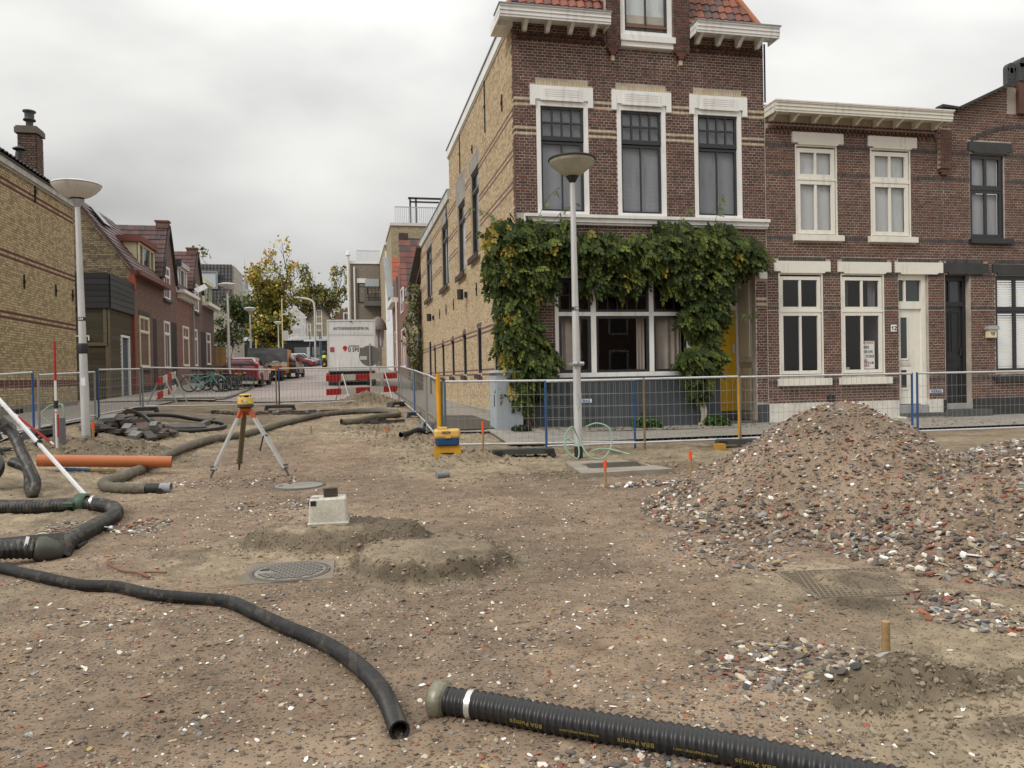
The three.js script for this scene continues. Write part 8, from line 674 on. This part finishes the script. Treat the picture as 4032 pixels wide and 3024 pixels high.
{ const L = [], t = thing('paver_row', 'broken row of red brown paving bricks at the edge of the street paving', 'bricks', [-1.2, .6, -22.6]); for (let i = 0; i < 40; i++) { const x = -3.6 + i * .1 * 1.0 + 1.2, z = -22.4 + 22.6 - .1 * Math.sin(i) + (i > 20 ? .1 : 0); L.push({ m: mat4(x - 1.2 + 1.2, base(x - 1.2, z - 22.6) - .6 + .05, z, rr(-.15, .15), rr(-.2, .2), rr(-.1, .1), .09, .07, .2), c: Math.floor(rnd() * 4), s: .1 }); } pieces(t, 'paving_brick', [unitBox], [[.14, .07, .055], [.10, .06, .05], [.19, .12, .10], [.30, .28, .26]], { ...G, roughness: .7 }, L); const t2 = thing('paver_row', 'few loose dark bricks beside the bent end of the wrapped pipe', 'bricks', [.75, .42, -18.9]); const L2 = [[-.1, .03, 0, .2], [.12, .03, .05, .1], [.05, .1, .02, .4], [.3, .03, .1, -.1], [-.3, .03, .3, .6], [-.12, .03, .5, .1], [.5, .03, .0, .3]].map(([x, y, z, a]) => ({ m: mat4(x, y, z, 0, a, 0, .21, .07, .105), c: Math.floor(rnd() * 3) })); pieces(t2, 'paving_brick', [unitBox], [[.07, .055, .05], [.10, .075, .065], [.055, .05, .045]], { ...G, roughness: .7 }, L2); }
{ const g = new MB(); const P = (x, z, w, d, a) => g.boxm(w, .03, d, mat4(x, base(x, z) + .02, z, 0, a, 0)); P(-.3, -22.3, 3.4, .9, -.18); single('wet_sheet', g, M(.12, .12, .12, { roughness: .12 }), 'flat wet grey sheet lying behind the wrapped pipe', 'sheet'); }
{ // kerbs round the bicycle island
  const g = new MB(); const K = (a, b) => { const A = [a[0], base(a[0], a[1]) + .04, a[1]], B = [b[0], base(b[0], b[1]) + .04, b[1]]; g.bar(A, B, .14, .12); }; K([-6.3, -27.9], [-4.5, -28.2]); K([-4.5, -28.2], [-4.25, -28.6]); K([-4.25, -28.6], [-4.2, -30.6]); K([-4.2, -30.6], [-4.35, -38.4]); single('kerb', g, M(.22, .20, .18, G), 'grey kerb around the paved island with the bicycles', 'kerb'); const g2 = new MB(); for (const [a, b] of [[[-4.2, -17.2], [-3.2, -18.6]], [[-3.3, -18.5], [-3.3, -20.3]]]) g2.bar([a[0], base(...a) + .03, a[1]], [b[0], base(...b) + .03, b[1]], .14, .12); single('kerb', g2, M(.16, .15, .135, G), 'lifted kerb stones between the tile heap and the hose loop', 'kerb'); }
for (const [x, y, z, c, s, l, n] of [[-2.45, .1, -8.5, [.72, .72, .7], .10, 'white and red shred of tape near the bent hose', 'tape_shred'], [.62, .03, -6.9, [.7, .68, .65], .09, 'crumpled white paper right of the sand ring', 'paper_scrap']]) { const pts = [], fs = []; for (let i = 0; i < 7; i++) for (let j = 0; j < 4; j++) pts.push([x + (i / 6 - .5) * s * 1.8, y * .3 + terrain(x, z) + .03 * noise(i * .9, j * .9, 4), z + (j / 3 - .5) * s * .7 + .02 * noise(i, j, 9)]); for (let i = 0; i < 6; i++) for (let j = 0; j < 3; j++) fs.push([i * 4 + j, i * 4 + j + 1, i * 4 + j + 5, i * 4 + j + 4]); single(n, metreUV(triMesh(pts, fs)), M(...c, { side: THREE.DoubleSide }), l, 'litter'); }
single('rope', new MB().tube([[-2.0, terrain(-2, -7.05) + .015, -7.05], [-1.9, .03, -6.75], [-1.75, .02, -6.55], [-1.62, .03, -6.42], [-1.5, .015, -6.3], [-1.58, .02, -6.45], [-1.4, .02, -6.4]], .009, 60, 5), M(.2, .085, .045), 'brown orange cord beside the thin drain hose', 'rope');
// ---------------------------------------------------------------- the rubble heap and the loose stones
const lump = (k, flat) => { const g = new THREE.IcosahedronGeometry(.5, 0), p = g.attributes.position; for (let i = 0; i < p.count; i++) { const x = p.getX(i), y = p.getY(i), z = p.getZ(i), q = .72 + .5 * hash(Math.round(x * 50), Math.round(y * 50), Math.round(z * 50) + k); p.setXYZ(i, x * q, y * q * flat, z * q); } g.computeVertexNormals(); return g; };
const chip = (k) => { const n = 5, vs = [], fs = []; for (const y of [-.09, .09]) for (let i = 0; i < n; i++) { const a = i / n * 6.283 + hash(i, k, 2) * .7, r = .35 + .25 * hash(i, k, 5); vs.push([Math.cos(a) * r * 1.2, y, Math.sin(a) * r * .8]); } fs.push([4, 3, 2, 1, 0], [5, 6, 7, 8, 9]); for (let i = 0; i < n; i++) { const j = (i + 1) % n; fs.push([i, j, j + n, i + n]); } return triMesh(vs, fs); };
const STONES = [lump(1, .75), lump(2, .6), lump(3, .9), chip(4), chip(7), lump(8, .5)];
const SC = [[.17, .13, .10], [.22, .18, .14], [.13, .105, .085], [.27, .225, .17], [.10, .09, .08], [.34, .29, .22], [.20, .19, .18], [.26, .10, .06], [.34, .12, .07], [.19, .085, .06], [.50, .44, .34], [.62, .57, .48], [.72, .70, .65], [.80, .79, .76], [.40, .29, .12], [.055, .055, .058], [.31, .31, .31]];
const SW = [12, 12, 11, 9, 9, 7, 7, 4.5, 2.5, 5, 5.5, 4, 2.4, 1.6, 1.4, 4, 4], SWT = SW.reduce((a, b) => a + b, 0); const stoneC = () => { let w = rnd() * SWT; for (let i = 0; i < SW.length; i++) { w -= SW[i]; if (w <= 0) return i; } return 0; };
const sOpt = { roughness: .9 };
const cone = (x, z, cx, cz, rx, rz, H) => { const t = ell(x, z, cx, cz, rx, rz); const f = Math.max(0, 1 - t); return H * (f < .16 ? f * f / .32 : f > .72 ? .64 + .2 * Math.sin((f - .72) / .28 * 1.4) : f - .08) * 1.19; };
function heapY(x, z) { const n = (fbm(x * 1.6, z * 1.6, 3, 21) - .5) * .22, m = (fbm(x * 9, z * 9, 3, 22) - .5) * .05; const a = cone(x, z, 5.15, -7.3, 2.25, 2.25, 1.12), b = cone(x, z, 6.2, -5.5, 2.55, 2.1, .84), c = cone(x, z, 7.2, -6.8, 2.9, 2.4, .74); const mx = Math.max(a, b, c), sm = mx + .1 * Math.max(0, Math.min(a, b) > .1 ? Math.min(a, b) - .1 : 0); return sm > 0 ? sm + (n + m) * ss(0, .35, sm) : -.1; }
{
  const t = thing('rubble_heap', 'big heap of mixed brick and stone rubble on the right', 'rubble heap', [5.3, 0, -6.6]); const xs = [], zs = []; for (let x = 2.4; x < 9.6; x += .045) xs.push(x); for (let z = -3.2; z > -10; z -= .045) zs.push(z); const P = [], C = [], U = [], I = [], nx = xs.length; for (let j = 0; j < zs.length; j++) for (let i = 0; i < nx; i++) { const x = xs[i], z = zs[j], y = heapY(x, z); P.push(x - 5.3, y > 0 ? y + terrain(x, z) * .5 : -.15, z + 6.6); U.push(x / 2, z / 2); const n = fbm(x * 1.4, z * 1.4, 4, 23), f = .72 + .6 * n; C.push(.37 * f, .275 * f, .195 * f); } for (let j = 0; j < zs.length - 1; j++) for (let i = 0; i < nx - 1; i++) { const a = j * nx + i; if (Math.max(P[a * 3 + 1], P[(a + 1) * 3 + 1], P[(a + nx) * 3 + 1], P[(a + nx + 1) * 3 + 1]) < -.1) continue; I.push(a, a + 1, a + nx, a + 1, a + nx + 1, a + nx); } const g = new THREE.BufferGeometry(); g.setAttribute('position', new THREE.Float32BufferAttribute(P, 3)); g.setAttribute('color', new THREE.Float32BufferAttribute(C, 3)); g.setAttribute('uv', new THREE.Float32BufferAttribute(U, 2)); g.setIndex(I); g.computeVertexNormals(); part(t, 'core', g, M(1, 1, 1, { vertexColors: true, map: tDirt, bumpMap: tDirtB, bumpScale: .02, roughness: .95 }));
  const L = []; let k = 0, tr = 0; while (k < 42000 && tr < 400000) { tr++; const x = rr(2.5, 9.2), z = rr(-9.6, -3.4), y = heapY(x, z); if (y < .012) continue; const foot = 1 - ss(.02, .45, y), den = .5 + .5 * fbm(x * 1.1 + 9, z * 1.1, 3, 24) + .35 * foot + .35 * ss(5.0, 6.2, x) ; if (rnd() > den) continue; const s = (.009 + .042 * rnd() ** 3.4) * (1 + .8 * foot * rnd() + .5 * ss(5, 6.3, x) * rnd()); const c = stoneC(); L.push({ m: mat4(x - 5.3, y + terrain(x, z) * .5 + s * .18, z + 6.6, rr(-.7, .7), rr(0, 6.28), rr(-.7, .7), s * rr(.8, 1.4), s * rr(.6, 1.0), s * rr(.8, 1.3)), c, g: Math.floor(rnd() * 6), s }); k++; } pieces(t, 'stone', STONES, SC, sOpt, L);
}
{ // loose rubble over the ground: patches and a thin scatter
  const t = thing('loose_rubble', 'loose stones, shards and brick crumbs scattered over the dug up ground', 'rubble', [0, 0, -6]); tag(t, t.userData.label, 'rubble', null, 'stuff'); const L = [], add = (x, z, s) => { const y = terrain(x, z); L.push({ m: mat4(x, y + s * .12, z + 6, rr(-.5, .5), rr(0, 6.28), rr(-.5, .5), s * rr(.8, 1.5), s * rr(.45, .9), s * rr(.8, 1.3)), c: stoneC(), g: Math.floor(rnd() * 6), s }); };
  for (let i = 0; i < 52000; i++) { const d = 2.3 + 16 * rnd() ** 1.6, w = d * .72, x = d * .21 + rr(-w, w), z = -d; if (x > 5.5 && z < -3.5 || x < -6) continue; const sa = sandy(x, z); if (rnd() < sa * .9) continue; if (heapH(x, z, 0) > .03 && rnd() < .9) continue; const p = fbm(x * 1.3, z * 1.3, 3, 31); if (rnd() > .25 + 1.1 * p * p * 2) continue; add(x, z, .0045 + .022 * rnd() ** 4 + .004 * rnd() + d * .0006); }
  const patch = (cx, cz, rx, rz, n, s0, s1) => { for (let i = 0; i < n; i++) { const a = rr(0, 6.283), q = Math.sqrt(rnd()) * (1 - .3 * rnd()), x = cx + Math.cos(a) * q * rx, z = cz + Math.sin(a) * q * rz; add(x, z, s0 + s1 * rnd() ** 2.5); } };
  patch(2.2, -3.5, .55, .42, 700, .012, .045); patch(-2.75, -8.7, .45, .55, 420, .015, .055); patch(-2.1, -8.6, .3, .5, 260, .015, .05); patch(4.1, -9.75, 1.1, .25, 420, .02, .06); patch(-.8, -9.6, .7, .6, 420, .012, .035); patch(.3, -7.9, .6, .4, 260, .012, .03); patch(-1.6, -11.8, 1.2, .6, 420, .014, .04); patch(3.1, -5.9, .5, .9, 500, .014, .05); patch(3.7, -4.0, .35, .5, 420, .015, .055); patch(.9, -2.75, .7, .2, 300, .008, .03); patch(-.2, -2.75, 1.2, .4, 500, .006, .02); patch(-1.5, -5.4, .5, .3, 140, .01, .03); patch(-3.2, -6.6, .4, .4, 160, .01, .04);
  for (let i = 0; i < 260; i++) { const d = 2.4 + 9 * rnd() ** 1.3, x = d * .21 + rr(-.7, .7) * d, z = -d; if (x > 3.6 && z < -4) continue; const s = rr(.02, .045); L.push({ m: mat4(x, terrain(x, z) + .006, z + 6, rr(-.25, .25), rr(0, 6), rr(-.25, .25), s, s * .35, s * rr(.6, 1)), c: pick([11, 12, 12, 13, 13, 10, 8, 14, 15]), g: 3 + Math.floor(rnd() * 2), s }); }
  pieces(t, 'stone', STONES, SC, sOpt, L); const tw = new MB(); for (let i = 0; i < 70; i++) { const d = 2.5 + 8 * rnd(), x = d * .21 + rr(-.6, .6) * d, z = -d, a = rr(0, 6.28), l = rr(.03, .11), y = terrain(x, z) + .006; tw.rod([x, y, z + 6], [x + Math.cos(a) * l, y + rr(0, .01), z + 6 + Math.sin(a) * l], .0025, .002, 4); } part(t, 'twig', tw, M(.13, .09, .06)).userData.kind = 'stuff';
  const cl = []; for (let i = 0; i < 5200; i++) { const h = pick(HEAPS.slice(0, 15)), a = rr(0, 6.283), q = h[6] ? rr(.7, 1.15) : Math.sqrt(rnd()) * 1.15, x = h[0] + Math.cos(a) * q * h[2], z = h[1] + Math.sin(a) * q * h[3]; const s = (.012 + .03 * rnd() ** 2) * (z < -10 ? 1.6 : 1); cl.push({ m: mat4(x, terrain(x, z) + s * .1, z + 6, rr(-1, 1), rr(0, 6), rr(-1, 1), s * rr(.8, 1.5), s * rr(.6, 1), s), c: Math.floor(rnd() * 4), g: [0, 1, 2, 5][Math.floor(rnd() * 4)], s }); } pieces(t, 'sand_clod', STONES, [[.22, .18, .125], [.26, .21, .15], [.19, .15, .105], [.29, .24, .17]], { ...sOpt, roughness: 1 }, cl, 0);
}
scene.traverse((m) => { if (m.isMesh) { m.castShadow = true; m.receiveShadow = true; } });
renderer.render(scene, camera);
